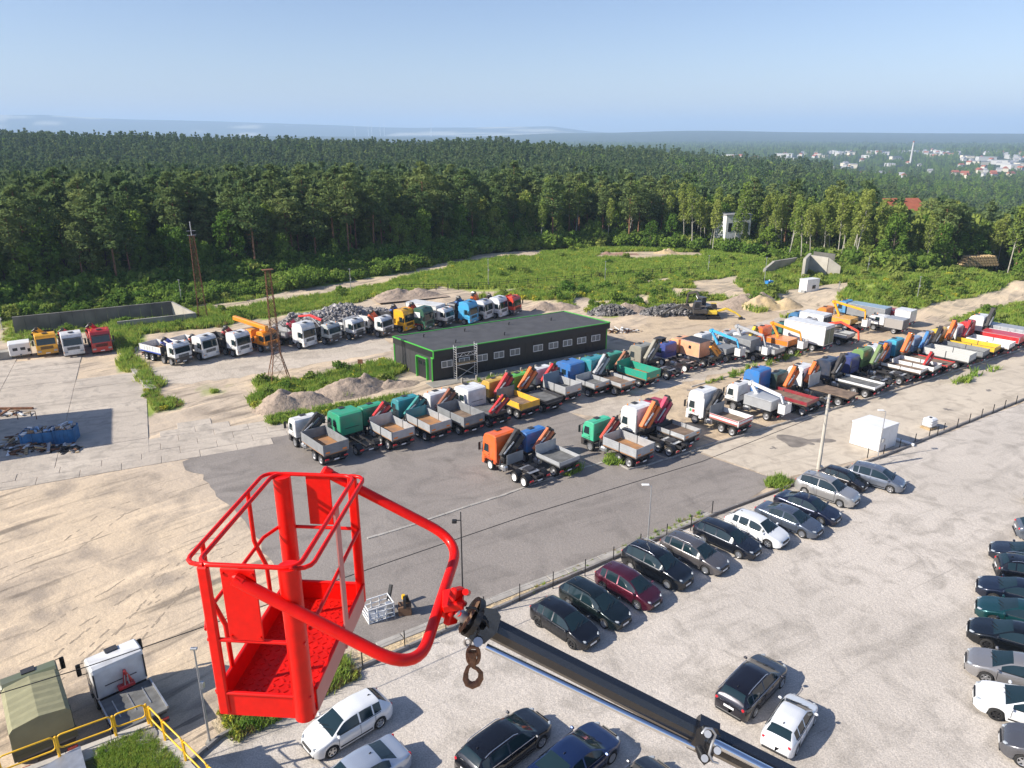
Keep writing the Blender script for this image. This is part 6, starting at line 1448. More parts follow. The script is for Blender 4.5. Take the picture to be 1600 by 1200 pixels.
def chassis(t, x0, x1, tank=True, z=.92, col=None):
    m = col or m_chas
    for s in (-1, 1): mb = MB(); mb.box((x0 + x1) / 2, s * .40, z, x0 - x1, .09, .24); mb.build('frame_rail', m, t)
    n_ = max(2, int((x0 - x1) / 1.1)); 
    for k in range(n_): mb = MB(); mb.box(x1 + .15 + k * (x0 - x1 - .3) / (n_ - 1), 0, z, .10, .74, .14); mb.build('cross_member', m, t)
    if tank:
        mb = MB(); mb.box(-3.0, .92, .72, 1.0, .5, .52, b=.12); mb.build('fuel_tank', m_steel, t); mb = MB(); mb.box(-2.9, -.92, .70, .8, .5, .5, b=.05); mb.build('battery_box', m_grey, t)
        for x in (-3.3, -2.7): mb = MB(); mb.box(x, .92, .72, .05, .53, .55, b=.1); mb.build('tank_strap', m_black, t)
def mudguards(t, xs, m=None):
    for x in xs:
        for s in (-1, 1):
            mb = MB(); pts = [(math.cos(R(a)) * .60 + x, math.sin(R(a)) * .60 + .5) for a in range(25, 156, 26)]
            for a, c_ in zip(pts, pts[1:]): mb.beam((a[0], s * .93, a[1]), (c_[0], s * .93, c_[1]), .58, .03)
            mb.build('mudguard', m or m_black, t)
def rearbar(t, x, plates=True):
    mb = MB(); mb.box(x, 0, .58, .10, 2.35, .16, b=.02); mb.build('underrun_bar', m_grey, t)
    for s in (-1, 1): mb = MB(); mb.box(x - .06, s * .95, .76, .06, .42, .15, b=.02); mb.build('tail_light', m_tail, t)
    mb = MB(); mb.box(x - .055, 0, .62, .02, .5, .12); mb.build('number_plate', m_plate, t)
def dropside(t, x0, x1, h=.6, board=None, floor=None, head=1.0, zb=1.22, post=True, tail=None, refl=True, inner=None, headm=None):
    board = board or m_alu; floor = floor or m_rustfl; W = 1.24; cx = (x0 + x1) / 2; L = x0 - x1
    mb = MB(); mb.box(cx, 0, zb, L, 2 * W - .06, .10); mb.build('bed_floor', floor, t)
    mb = MB(); mb.box(cx, 0, zb - .13, L - .1, 2 * W - .25, .14); mb.build('subframe', m_chas, t)
    if h > .05:
        for s in (-1, 1):
            mb = MB(); nb = max(1, round(h / .2))
            for k in range(nb): mb.box(cx, s * W, zb + .05 + (k + .5) * h / nb, L - .06, .045, h / nb - .012, b=.008)
            mb.build('side_board', board, t)
            if post: mb = MB(); mb.box(cx, s * (W + .01), zb + h / 2 + .02, .09, .08, h + .08); mb.build('stake_post', m_grey, t)
        mb = MB(); nb = max(1, round(h / .2))
        for k in range(nb): mb.box(x1, 0, zb + .05 + (k + .5) * h / nb, .045, 2 * W - .06, h / nb - .012, b=.008)
        mb.build('tail_board', tail or board, t)
        for s in (-1, 1): mb = MB(); mb.box(x1, s * W, zb + h / 2 + .03, .09, .09, h + .1); mb.build('corner_post', m_dkal if board is m_alu else board, t)
        if refl:
            for s in (-1, 1): mb = MB(); mb.box(x1 - .03, s * .85, zb + .22, .02, .42, .15); mb.build('reflector', m_orr, t)
    if head: mb = MB(); mb.box(x0, 0, zb + head / 2, .07, 2 * W, head, b=.015); mb.build('head_board', headm or board, t)
def armseg(mb, a, c_, w0, w1, m=0):
    mb.beam(a, c_, w0, w1, m, up=(1, 0, 0), b=.04)
def crane(t, x, col, size=1.0, flip=-1, z=1.15, colb=None, style='fold'):
    """knuckle crane folded across the lorry: two thick parallel arms leaning over, black rams and hoses"""
    size = .5 + size * .72; p = paint(col); pb = paint(colb or BK); s = size; f = flip
    mb = MB(); mb.box(x, 0, z + .22 * s, .55 * s, 1.9, .42 * s, b=.05); mb.build('crane_base', pb, t)
    mb = MB(); mb.cyl((x, -.15 * f, z + .3 * s), (x, -.15 * f, z + 1.15 * s), .20 * s, .17 * s, 12); mb.build('crane_column', pb, t)
    lift = 1.55 * s
    a0 = Vector((x - .02, -1.02 * f, z + .50 * s)); a1 = Vector((x - .02, .78 * f, z + .60 * s + lift))
    mb = MB(); armseg(mb, a0, a1, .42 * s, .36 * s); mb.build('inner_arm', p, t)
    b0_ = Vector((x - .12, -.42 * f, z + .34 * s)); b1_ = Vector((x - .12, 1.26 * f, z + .34 * s + lift * .92))
    mb = MB(); armseg(mb, b0_, b1_, .34 * s, .34 * s); mb.build('outer_arm', p, t)
    mb = MB(); armseg(mb, b0_ + Vector((-.02, .30 * f, -.02)), b1_ + Vector((-.02, .26 * f, -.25)), .20 * s, .20 * s); mb.build('extension', pb, t)
    mb = MB(); mb.cyl(a0 + Vector((-.3 * s, -.05, .3)), a1 * .6 + a0 * .4 + Vector((-.3 * s, -.1, 0)), .07 * s, n=8); mb.build('lift_ram', m_steel, t)
    mb = MB(); mb.cyl(a1, b1_ + Vector((0, 0, .05)), .15 * s, n=10); mb.cyl(a1 + Vector((-.2 * s, 0, 0)), a1 + Vector((.2 * s, 0, 0)), .19 * s, n=12); mb.build('knuckle_joint', pb, t)
    mb = MB(); rg_ = random.Random(int(x * 100))
    for k in range(6):
        q = a0.lerp(a1, .1 + k * .14) + Vector((-.24 * s, rg_.uniform(-.2, .3), rg_.uniform(-.1, .2))); mb.tube([q, q + Vector((-.1, .12 * f, .25)), q + Vector((-.02, .3 * f, .12))], .022, 5)
    mb.build('hoses', m_black, t)
    for k in (-1, 1): mb = MB(); mb.cyl((x, k * 1.12, z + .25 * s), (x, k * 1.12, .45), .075, n=8); mb.cyl((x, k * 1.12, .45), (x, k * 1.12, .40), .16, n=8); mb.build('outrigger_leg', m_grey if colb is None else p, t)
def crane_long(t, x, x2, col, z=2.4, rise=.5, drop=True):
    p = paint(col); mb = MB(); mb.cyl((x, 0, 1.2), (x, 0, z + .2), .22, .18, 12); mb.box(x, 0, 1.35, .6, 1.8, .4, b=.05); mb.build('crane_base', paint(BK), t)
    mb = MB(); mb.beam((x + .1, 0, z), ((x + x2) / 2, 0, z + rise), .30, .36, b=.05); mb.build('inner_arm', p, t); mb = MB(); mb.beam(((x + x2) / 2 + .1, .0, z + rise), (x2, 0, z + .05), .24, .28, b=.04); mb.build('outer_arm', p, t)
    if drop: mb = MB(); mb.beam((x2, 0, z + .1), (x2 - .25, 0, 1.1), .22, .24, b=.04); mb.build('fore_arm', p, t)
    mb = MB(); mb.cyl((x, .0, 1.7), ((x * .6 + x2 * .4), 0, z + rise * .5 - .1), .08, n=8); mb.build('lift_ram', m_steel, t)
def lift(t, x, x2, col, zt=3.1, bucket=(.78, .78, .77), bx=None, bz=1.3):
    """articulated work lift lying over the body with its bucket behind"""
    p = paint(col); mb = MB(); mb.box(x, 0, 1.55, .9, 1.1, .8, b=.06); mb.build('turret', p, t)
    k1 = Vector((x + 1.0, 0, zt)); mb = MB(); mb.beam((x - .2, 0, 1.9), k1, .30, .34, b=.05); mb.build('lower_arm', p, t)
    mb = MB(); mb.beam(k1 + Vector((.15, .0, .05)), (x2, 0, zt - .55), .28, .34, b=.05); mb.build('upper_arm', p, t)
    mb = MB(); mb.cyl(k1 + Vector((0, -.25, 0)), k1 + Vector((0, .25, 0)), .24, n=14); mb.build('elbow_joint', p, t)
    bx = bx if bx is not None else x2 - .35; mb = MB(); mb.beam((x2, 0, zt - .55), (bx + .25, 0, bz + .9), .16, .18); mb.build('jib', p, t)
    wb = paint(bucket); B = t
    for a in ((bx, -.62, bz + .5, .85, .05, 1.0), (bx, .62, bz + .5, .85, .05, 1.0), (bx - .42, 0, bz + .5, .05, 1.24, 1.0), (bx + .42, 0, bz + .5, .05, 1.24, 1.0)): mb = MB(); mb.box(*a, b=.01); mb.build('bucket_panel', wb, t)
    mb = MB(); mb.box(bx, 0, bz + .03, .85, 1.24, .06); mb.build('bucket_floor', m_grey, t); mb = MB(); mb.tube([(bx - .45, -.65, bz + 1.1), (bx + .45, -.65, bz + 1.1), (bx + .45, .65, bz + 1.1), (bx - .45, .65, bz + 1.1)], .025, 6, closed=True); mb.build('bucket_rail', m_steel, t)
def boxbody(t, x0, x1, z0, h, m, roof=None, door=None, trim=True, W=1.25):
    cx = (x0 + x1) / 2; L = x0 - x1; mb = MB(); mb.box(cx, 0, z0 + h / 2, L, 2 * W, h, b=.03); mb.build('box_body', m, t)
    mb = MB(); mb.box(cx, 0, z0 + h + .012, L - .05, 2 * W - .06, .03); mb.build('box_roof', roof or m, t)
    if door:
        for s in (-1, 1): mb = MB(); mb.box(x1 - .015, s * W * .48, z0 + h * .45, .03, W * .86, h * .80); mb.build('rear_door', door, t)
    if trim:
        for s in (-1, 1):
            for z in (z0 + .04, z0 + h - .04): mb = MB(); mb.box(cx, s * (W + .005), z, L, .03, .07); mb.build('edge_trim', m_steel, t)
            mb = MB(); mb.box(x1 + .03, s * (W + .005), z0 + h / 2, .07, .03, h); mb.build('edge_trim', m_steel, t)
SXT = .86; ST = .92
def lorry(label, px, rear=True, ang=131, wb=5.0, total=None, body=None, sx=SXT, s=ST, z=0, col=WH, kind='day', low=(.03, .03, .034), ax=None, rk='s', h=None, tank=True, cat='truck', group='trucks parked in the yard', side=1, name='parked_truck'):
    """px: ground point at the near side rear wheel (rear=True) or near side front wheel; wb = front to last axle in model metres"""
    a = R(ang); ex_ = Vector((math.cos(a), math.sin(a), 0)); ey_ = Vector((-ex_.y, ex_.x, 0)); p = G(*px)
    # side 1: the lorry's left side faces the camera, -1: its right side
    p = p - ey_ * (side * 1.18 * s); fx = -1.25 * sx        # front axle behind the cab front
    org = p + ex_ * ((wb + 1.25) * sx) if rear else p - ex_ * fx
    t = thing(name, label, cat, org, a, group, (sx, s, s)); cab(t, col, kind, low, h)
    axs = ax or [-1.25, -1.25 - (wb - 1.37) if wb > 4.6 else -1.25 - wb] + ([-1.25 - wb] if wb > 4.6 else [])
    du = [0] + [1] * (len(axs) - 1)
    if len(axs) == 4: du = [0, 0, 1, 1]
    lwheels(t, axs, du, rk); tl = total or (wb + 1.25 + .9); chassis(t, -1.3, -tl, tank); rearbar(t, -tl + .05)
    mudguards(t, [x for x, d_ in zip(axs, du) if d_])
    if body: body(t, tl)
    return t
def bed(**k):
    cr = k.pop('crane', None); x0 = k.pop('x0', None)
    def f(t, tl):
        xx = x0 or (-2.05 - (1.05 if cr else 0)); dropside(t, xx, -tl, **k)
        if cr: crane(t, xx + .55, **cr) if 'style' not in cr else None
    return f
def tractor(cr=None, plate=None):
    def f(t, tl):
        mb = MB(); mb.box(-tl + 1.6, 0, 1.12, 1.0, .9, .10, b=.02); mb.cyl((-tl + 1.6, 0, 1.12), (-tl + 1.6, 0, 1.22), .45, n=16); mb.build('fifth_wheel', m_grey, t)
        for k in (1.0, 2.2): mb = MB(); mb.box(-tl + k, .0, 1.09, .5, 1.1, .03); mb.build('cover_plate', m_steel, t)
        if plate: mb = MB(); mb.box(-3.55, 0, 1.55, .06, 1.9, .95, b=.02); mb.build('head_board', plate, t)
        if cr: crane(t, -2.8, **cr)
    return f
# ---- row beside the black building, rear ends to the camera, from the left
B = [
 dict(label='white cab truck with black crane and rusty floored grey bed, leftmost of the middle row', px=(502, 727), wb=5.6, col=WH, body=bed(h=.95, board=m_dkal, floor=m_rustfl, head=1.0, post=False, crane=dict(col=BK, size=.72)), s=.90),
 dict(label='green crew cab truck with bare chassis next to the leftmost truck', px=(556, 712), wb=4.4, col=GRN, kind='crew', h=3.15),
 dict(label='green cab truck with folded red crane and silver rusty floored bed', px=(606, 703), wb=5.0, col=GRN, body=bed(h=.8, head=1.2, crane=dict(col=RED, size=.70)), total=7.3),
 dict(label='teal cab truck with silver bed and blue headboard', px=(664, 689.5), wb=5.2, col=TEAL, body=bed(h=.75, head=1.1, headm=paint(TEAL), crane=dict(col=(.03, .28, .26), size=.6), floor=m_rustfl), total=7.6),
 dict(label='white cab truck with rusty brown crane and long grey bed', px=(716, 680), wb=5.4, col=WH, body=bed(h=.9, head=1.1, board=m_dkal, floor=m_brfl, crane=dict(col=(.28, .09, .04), size=.72)), total=7.8),
 dict(label='white crew cab truck with glass frame and red crane folded at its tail', px=(762, 668), wb=5.0, col=WH, kind='crew', h=3.1, body=lambda t, tl: (dropside(t, -3.1, -tl + 1.0, h=0, floor=m_grfl, head=0), crane(t, -tl + .7, col=RED, size=.55))),
 dict(label='yellow tipper truck with red crane in the middle row', px=(807, 655), wb=5.2, col=(.62, .38, .06), ax=[-1.25, -3.9, -5.2, -6.45], body=bed(h=.62, head=1.25, headm=m_dkal, board=paint((.85, .45, .03)), floor=m_brfl, refl=False, post=False, crane=dict(col=RED, size=.95))),
 dict(label='green and white truck with orange crane and dark low flatbed', px=(845, 645), wb=5.2, col=(.10, .45, .05), body=bed(h=.3, head=0, board=m_grey, floor=m_grfl, refl=False, post=False, crane=dict(col=OR, size=1.0))),
 dict(label='white cab truck with slim red crane and high silver sided bed', px=(874, 630), wb=4.6, col=WH, body=bed(h=.85, head=1.5, headm=mat('blue_grey_board', (.18, .24, .30), .6), floor=m_grfl, crane=dict(col=RED, size=.75)), total=6.9),
 dict(label='blue cab truck with low silver bed and tyre inside, middle row', px=(918, 620), wb=4.6, col=BLU, kind='crew', h=3.1, body=bed(h=.5, head=.9, floor=m_grfl, x0=-3.9), total=7.0),
 dict(label='teal sleeper cab truck with silver grey crane and small posted bed', px=(959, 618), wb=4.8, col=TEAL, kind='sleeper', h=3.4, body=bed(h=.4, head=0, floor=m_brfl, crane=dict(col=(.42, .43, .45), size=.95)), total=7.2),
 dict(label='green tipper truck with dark rust lined body', px=(997, 606), wb=5.4, col=(.03, .30, .20), body=bed(h=.85, head=1.3, board=paint((.01, .33, .22)), floor=m_rustfl, refl=True, post=False, crane=dict(col=(.40, .15, .07), size=.6)), total=7.9),
 dict(label='beige grey truck with big beige crane and bare chassis, last of the middle row', px=(1040, 594), wb=5.2, col=(.28, .27, .22), kind='sleeper', h=3.3, body=tractor(cr=dict(col=(.30, .28, .22), size=1.1))),
]
for d in B: lorry(**d)
# ---- front row along the pale kerb
def extra_c6(t, tl):
    dropside(t, -3.2, -tl, h=.5, head=1.25, board=paint(WH), floor=m_brfl, headm=m_dkal, refl=False, post=False)
    for s_ in (-1, 1):
        for z_, h_ in ((1.34, .08), (1.70, .08)): mb = MB(); mb.box((-3.2 - tl) / 2, s_ * 1.275, z_, tl - 3.3, .02, h_); mb.build('red_stripe', m_rwp, t)
    for z_ in (1.34, 1.70): mb = MB(); mb.box(-tl - .04, 0, z_, .02, 2.3, .08); mb.build('red_stripe', m_rwp, t)
    crane(t, -2.72, col=BK, size=.82)
    for k, c_ in ((-.62, (.05, .35, .12)), (-1.0, (.65, .02, .02))): mb = MB(); mb.cyl((k, 1.222, 1.42), (k, 1.232, 1.42), .15, n=14); mb.build('round_decal', paint(c_), t)
CR = [
 dict(label='orange sleeper cab tractor with black crane, first at the pale strip', px=(818, 761.5), wb=5.1, col=(.80, .13, .015), kind='sleeper', h=3.45, low=(.5, .07, .01), body=tractor(cr=dict(col=BK, size=.9), plate=m_dkal), rk='w', sx=.80),
 dict(label='blue cab truck with small orange crane and empty silver bed', px=(864, 745), wb=4.3, col=BLU, body=bed(h=.36, head=1.05, floor=m_grfl, refl=False, post=False, crane=dict(col=(.65, .16, .05), size=.62)), total=6.5, sx=.82),
 dict(label='green cab truck with black lower half, red crane and tall silver bed', px=(982, 731), wb=5.3, col=(.05, .50, .28), body=bed(h=.8, head=.95, floor=m_rustfl, crane=dict(col=(.55, .06, .03), size=.62)), total=7.5, sx=.82, rk='s'),
 dict(label='white sleeper tractor with big double orange crane', px=(1044, 714), wb=5.2, col=WH, kind='sleeper', h=3.55, low=(.10, .11, .14), body=tractor(cr=dict(col=OR, size=1.12))),
 dict(label='crimson truck with crimson crane and low grey sided bed', px=(1056, 702), wb=4.4, col=CRIM, kind='sleeper', h=3.5, body=bed(h=.42, head=.5, headm=m_grey, floor=m_brfl, crane=dict(col=(.50, .015, .08), size=1.1)), total=6.6),
 dict(label='white sleeper truck with black crane and red striped white bed', px=(1142.5, 682), wb=4.9, col=WH, kind='sleeper', h=3.6, low=WH, body=extra_c6, total=6.9, rk='s', sx=.82),
 dict(label='white work lift truck with grey lockers and white bucket at its tail', px=(1196, 657.5), wb=4.4, col=WH, body=lambda t, tl: (boxbody(t, -2.6, -6.2, 1.15, 1.05, m_alu), lift(t, -3.5, -6.5, WH, 3.2, bx=-7.1, bz=1.0)), total=7.0, sx=.82),
 dict(label='blue sleeper truck with white stripe and dark red tail behind the white lift', px=(1252, 650), wb=6.6, col=(.02, .18, .50), kind='sleeper', h=3.6, body=bed(h=.35, head=0, board=paint((.28, .015, .03)), floor=m_brfl, refl=False, post=False), total=8.3),
 dict(label='dark green cab tractor with orange crane and pale wheel arches', px=(1270, 642), wb=5.3, col=(.02, .06, .045), body=lambda t, tl: (crane(t, -2.7, col=OR, size=.95), mudguards(t, [-1.25 - 5.3], paint((.6, .6, .58))))),
 dict(label='white cab truck with orange crane, grey headboard and brown flatbed', px=(1308, 635), wb=5.6, col=WH, kind='sleeper', h=3.3, body=bed(h=.0, head=1.5, headm=m_alu, floor=m_brfl, crane=dict(col=OR, size=.95)), total=8.0),
 dict(label='navy cab truck with black crane and low white sided bed', px=(1350, 622), wb=5.6, col=(.02, .035, .07), kind='sleeper', h=3.3, body=bed(h=.25, head=0, board=paint(WH), floor=m_grfl, refl=False, post=False, crane=dict(col=BK, size=1.0)), total=7.9),
 dict(label='blue box cabbed tractor with chrome tank before the green crane truck', px=(1373, 610.5), wb=4.9, col=NAVY, kind='sleeper', h=3.1, body=tractor()),
 dict(label='light green crane truck with bare chassis', px=(1403, 602), wb=5.3, col=(.16, .30, .10), kind='day', h=3.3, body=tractor(cr=dict(col=(.17, .26, .09), size=1.0))),
 dict(label='white cab truck with orange crane behind the light green one', px=(1420, 596), wb=5.6, col=WH, kind='sleeper', h=3.2, body=bed(h=.35, head=0, board=paint(WH), floor=m_brfl, refl=False, crane=dict(col=OR, size=.8)), total=8.0),
 dict(label='blue and white cab truck with white sided bed holding a red hoist', px=(1440, 592), wb=5.8, col=(.10, .25, .50), kind='day', h=3.2, body=lambda t, tl: (dropside(t, -3.1, -tl, h=.45, head=.5, board=paint(WH), floor=m_brfl, refl=False), crane(t, -tl + 1.3, col=RED, size=.4, z=1.25)), total=8.2),
 dict(label='turquoise and white truck with orange crane and red flatbed', px=(1462, 585), wb=6.0, col=(.05, .40, .55), kind='day', h=3.2, body=bed(h=.12, head=0, board=paint(RED), floor=m_brfl, refl=False, post=False, crane=dict(col=OR, size=1.15)), total=8.4),
 dict(label='truck with black crane and long ribbed pale grey bed', px=(1490, 577), wb=6.0, col=(.25, .35, .5), kind='day', h=2.9, body=bed(h=.85, head=.9, board=mat('pale_grey_boards', (.50, .50, .48), .6), floor=m_grfl, refl=False, crane=dict(col=(.05, .2, .45), size=.9)), total=8.8),
 dict(label='truck with dark patterned deck and grey tail board', px=(1512, 568), wb=6.2, col=(.45, .42, .40), kind='day', h=2.9, body=bed(h=.55, head=.3, board=m_dkal, floor=m_grfl, refl=False, crane=dict(col=BK, size=.9)), total=9.0),
 dict(label='truck with orange crane and yellow sided bed', px=(1530, 561), wb=6.0, col=(.7, .5, .05), kind='day', h=2.9, body=bed(h=.55, head=.3, board=paint((.80, .52, .02)), floor=m_brfl, refl=False, crane=dict(col=OR, size=1.15)), total=8.8),
 dict(label='truck with white sided bed and red crane near the end of the row', px=(1553, 556), wb=5.8, col=WH, kind='day', h=3.0, body=bed(h=.6, head=.5, board=paint(WH), floor=m_brfl, refl=False, crane=dict(col=RED, size=.95)), total=8.6),
 dict(label='bright red bodied truck near the end of the front row', px=(1572, 548), wb=5.8, col=RED, kind='day', h=3.0, body=lambda t, tl: boxbody(t, -3.3, -tl, 1.2, .9, paint((.62, .015, .02))), total=8.4),
 dict(label='white truck with black crane stack and white bed, far end of the front row', px=(1592, 541), wb=6.2, col=WH, kind='sleeper', h=3.3, body=bed(h=.6, head=.5, board=paint(WH), floor=m_grfl, refl=False, crane=dict(col=BK, size=1.25)), total=8.8),
]
for d in CR: lorry(**d)
ct = thing('long_container', 'long pale grey container body at the right end of the front row', 'container', G(1618, 540), R(131)); mb = MB(); mb.box(3.2, 0, 1.3, 7.6, 2.2, 1.3, b=.04); mb.build('box_body', m_alu, ct)
for k in range(9): mb = MB(); mb.box(-.3 + k * .87, 1.11, 1.3, .06, .05, 1.25); mb.build('rib', m_steel, ct)
for k in (0, 6.2): mb = MB(); mb.box(k, 0, .35, .3, 2.0, .6); mb.build('support', m_chas, ct)
# ---- far row on the right of the building
DR = [
 dict(label='dark blue tractor with white low front and silver tank, right of the building', px=(1069, 582), wb=3.8, col=(.03, .06, .28), kind='day', h=2.9, low=(.5, .5, .5), body=tractor(), rk='w'),
 dict(label='peach box bodied truck with orange crane at the tail', px=(1097, 575), wb=4.6, col=(.85, .42, .20), kind='day', body=lambda t, tl: (boxbody(t, -2.0, -5.2, 1.15, 1.95, paint((.82, .40, .22)), m_grey, W=1.15), crane(t, -tl + .6, col=LOR, size=.85, flip=1), [MB().box(-3.6, 1.16, 2.3, .4, .04, .4).build('side_window', m_glass, t)]), total=7.4),
 dict(label='sky blue work lift truck with white bucket at its tail', px=(1133, 567), wb=4.6, col=WH, body=lambda t, tl: (boxbody(t, -2.4, -5.9, 1.1, .7, m_dkal), lift(t, -3.4, -6.6, (.05, .42, .75), 3.5, bx=-7.2, bz=1.1)), total=7.2),
 dict(label='grey work lift truck with white bucket and grey locker', px=(1176, 565), wb=4.9, col=(.45, .46, .47), body=lambda t, tl: (boxbody(t, -2.4, -5.6, 1.1, 1.6, m_dkal), lift(t, -3.4, -6.6, (.40, .41, .42), 3.9, bx=-7.4, bz=1.1)), total=7.6),
 dict(label='truck with black and yellow crane and posted grey bed', px=(1196, 565), wb=4.8, col=WH, body=lambda t, tl: (dropside(t, -3.2, -tl, h=.55, head=.6, board=m_alu, floor=m_grfl, refl=False), crane(t, -2.7, col=(.75, .50, .02), size=.95)), total=7.3),
 dict(label='orange work lift truck with white bucket before the white box truck', px=(1235, 556), wb=5.2, col=OR, body=lambda t, tl: (boxbody(t, -2.5, -5.9, 1.1, .8, paint((.75, .22, .02))), lift(t, -3.4, -6.8, LOR, 3.6, bx=-7.4, bz=1.1)), total=7.8),
 dict(label='large white box truck with dark green rear shutter', px=(1268, 549), wb=5.6, col=(.02, .16, .12), body=lambda t, tl: boxbody(t, -2.0, -tl, 1.05, 2.65, paint(WH), None, paint((.03, .10, .07))), total=8.6, sx=.84),
 dict(label='blue cab truck with short white box and grey rear grille', px=(1276, 527), wb=4.0, col=(.02, .16, .35), body=lambda t, tl: boxbody(t, -2.0, -tl, 1.1, 2.2, paint(WH), None, m_grey), total=6.0),
 dict(label='truck with grey bed and red orange crane hanging over the tail', px=(1309, 540), wb=5.2, col=(.4, .4, .42), body=lambda t, tl: (dropside(t, -2.4, -tl + .8, h=.45, head=.3, board=m_alu, floor=m_grfl, refl=False), crane_long(t, -3.2, -tl - .2, (.72, .07, .03), 2.2, .9)), total=8.4),
 dict(label='orange yellow work lift truck behind the grey bed truck', px=(1332, 520), wb=5.2, col=(.8, .25, .02), body=lambda t, tl: (boxbody(t, -2.5, -5.9, 1.1, .8, paint((.78, .40, .05))), lift(t, -3.2, -7.4, (.85, .40, .01), 3.9, bx=-7.8, bz=1.1)), total=7.8),
 dict(label='grey blue canvas sided truck at the back of the far row', px=(1362, 508), wb=5.2, col=(.08, .30, .55), body=lambda t, tl: boxbody(t, -2.0, -tl, 1.05, 1.75, m_dkal, paint((.30, .42, .50))), total=8.2),
 dict(label='white crew cab van with grey locker box at the end of the far row', px=(1395, 522), wb=3.4, col=WH, kind='crew', h=2.45, body=lambda t, tl: boxbody(t, -3.0, -tl, .95, 1.5, mat('grey_locker', (.30, .28, .26), .6), m_alu, mat('grey_locker_dark', (.18, .18, .19), .6)), total=6.0, sx=.80, s=.84, tank=False),
 dict(label='red cab van with white box just behind the crew cab van', px=(1408, 511), wb=3.2, col=(.35, .02, .04), kind='crew', h=2.5, body=lambda t, tl: boxbody(t, -3.0, -tl, .95, 1.9, paint(WH)), total=5.7, sx=.80, s=.84, tank=False),
]
for d in DR: lorry(**d)
# ---- back row facing the camera
def rowA(label, fpx, ang=-48, **k):
    d = dict(label=label, px=fpx, rear=False, ang=ang, wb=5.2, side=-1); d.update(k); return lorry(**d)
tipb = lambda col, rib=None, h=.9, cr=None, fl=None, hd=1.2: (lambda t, tl: (dropside(t, -3.0 if cr else -2.1, -tl, h=h, board=col, floor=fl or m_brfl, head=hd, refl=False, post=True), crane(t, -2.55, **cr) if cr else None))
rowA('yellow truck with yellow crane, left of three nose-on trucks', (60, 556.5), -56, col=(.85, .42, .01), low=(.6, .3, .01), kind='day', h=3.1, body=tipb(m_grey, cr=dict(col=(.8, .4, .02), size=.8)), side=-1)
rowA('white truck with red bumper, middle of three nose-on trucks', (101, 557.5), -56, col=WH, low=(.62, .02, .02), kind='sleeper', h=3.3, body=tipb(m_rwp, cr=dict(col=RED, size=.8)))
rowA('red sleeper truck with red crane, right of three nose-on trucks', (145, 552.5), -56, col=(.50, .015, .02), low=(.3, .01, .015), kind='sleeper', h=3.3, body=tipb(paint(RED), cr=dict(col=RED, size=1.0)))
def dump(t, tl):
    dropside(t, -3.1, -tl, h=.85, board=paint(WH), floor=m_rustfl, head=1.0, headm=m_grey, refl=False, post=False); crane(t, -2.5, col=(.03, .06, .35), size=.75)
    mb = MB(); mb.box((-3.1 - tl) / 2, -1.27, 1.28, tl - 3.2, .02, .16); mb.build('blue_stripe', paint((.02, .06, .40)), t)
    for k in range(6): mb = MB(); mb.box(-3.6 - k * (tl - 4) / 6, -1.275, 1.75, .08, .04, .6); mb.build('rib', paint(WH), t)
rowA('white eight wheeled dump truck with blue stripe and dark open body', (268, 571.5), -31, col=WH, ax=[-1.25, -2.9, -5.4, -6.7], wb=5.45, body=dump, total=7.8)
rowA('white sleeper truck with black lower front right of the dump truck', (311, 563), -31, col=WH, kind='sleeper', h=3.2, body=tipb(paint(WH), cr=dict(col=(.55, .1, .05), size=.6)), total=7.4)
rowA('white cab truck with dark red crane left of the orange crane truck', (364, 558), -31, col=WH, kind='sleeper', h=3.3, ax=[-1.25, -2.9, -5.4, -6.7], body=tipb(m_grey, cr=dict(col=(.45, .03, .03), size=1.05)), total=7.8)
def crn(t, tl):
    p = paint(LOR); mb = MB(); mb.box(-4.6, 0, 1.5, 5.2, 2.3, .7, b=.05); mb.build('deck', p, t); mb = MB(); mb.box(-4.2, .2, 2.2, 1.3, 1.5, 1.0, b=.1); mb.build('slew_cabin', p, t)
    mb = MB(); mb.beam((-.6, -.35, 3.35), (-7.3, -.35, 4.0), .55, .6, b=.08); mb.build('telescopic_boom', p, t); mb = MB(); mb.box(-.5, -.35, 3.3, .35, .62, .68, b=.05); mb.build('boom_head', p, t)
rowA('orange mobile crane truck with long boom over its cab', (407, 551), -31, col=(.85, .28, .01), low=(.05, .05, .05), body=crn, total=7.8)
rowA('white sleeper truck with red and purple crane right of the pylon', (467, 545.5), -31, col=WH, kind='sleeper', h=3.6, low=WH, body=lambda t, tl: (crane(t, -2.9, col=(.65, .04, .09), size=1.15), dropside(t, -3.8, -tl, h=.6, board=m_alu, floor=m_grfl, head=.8)), total=8.6)
rowA('grey white cab truck with long red crane arm above its bed', (507, 539), -31, col=(.50, .52, .50), body=lambda t, tl: (dropside(t, -3.0, -tl, h=.9, board=m_grey, floor=m_grfl, head=1.0), crane_long(t, -2.6, -7.6, (.75, .04, .04), 3.1, .5, False)), total=8.2)
rowA('white cab flatbed truck with dark headboard in front of the rubble', (545, 531.5), -31, col=WH, h=3.0, body=tipb(paint(WH), h=.35, hd=1.9, fl=m_grfl), total=7.6)
rowA('white cab truck with orange red crane at the right end of the rubble', (590, 527.5), -31, col=WH, h=3.0, body=tipb(paint(WH), cr=dict(col=(.80, .10, .02), size=.95)), total=7.4)
rowA('yellow sleeper truck with blue crane beside the roof corner', (624, 520), -31, col=(.88, .45, .01), kind='sleeper', h=3.5, body=tipb(m_grey, cr=dict(col=(.02, .10, .42), size=1.1)), total=7.8)
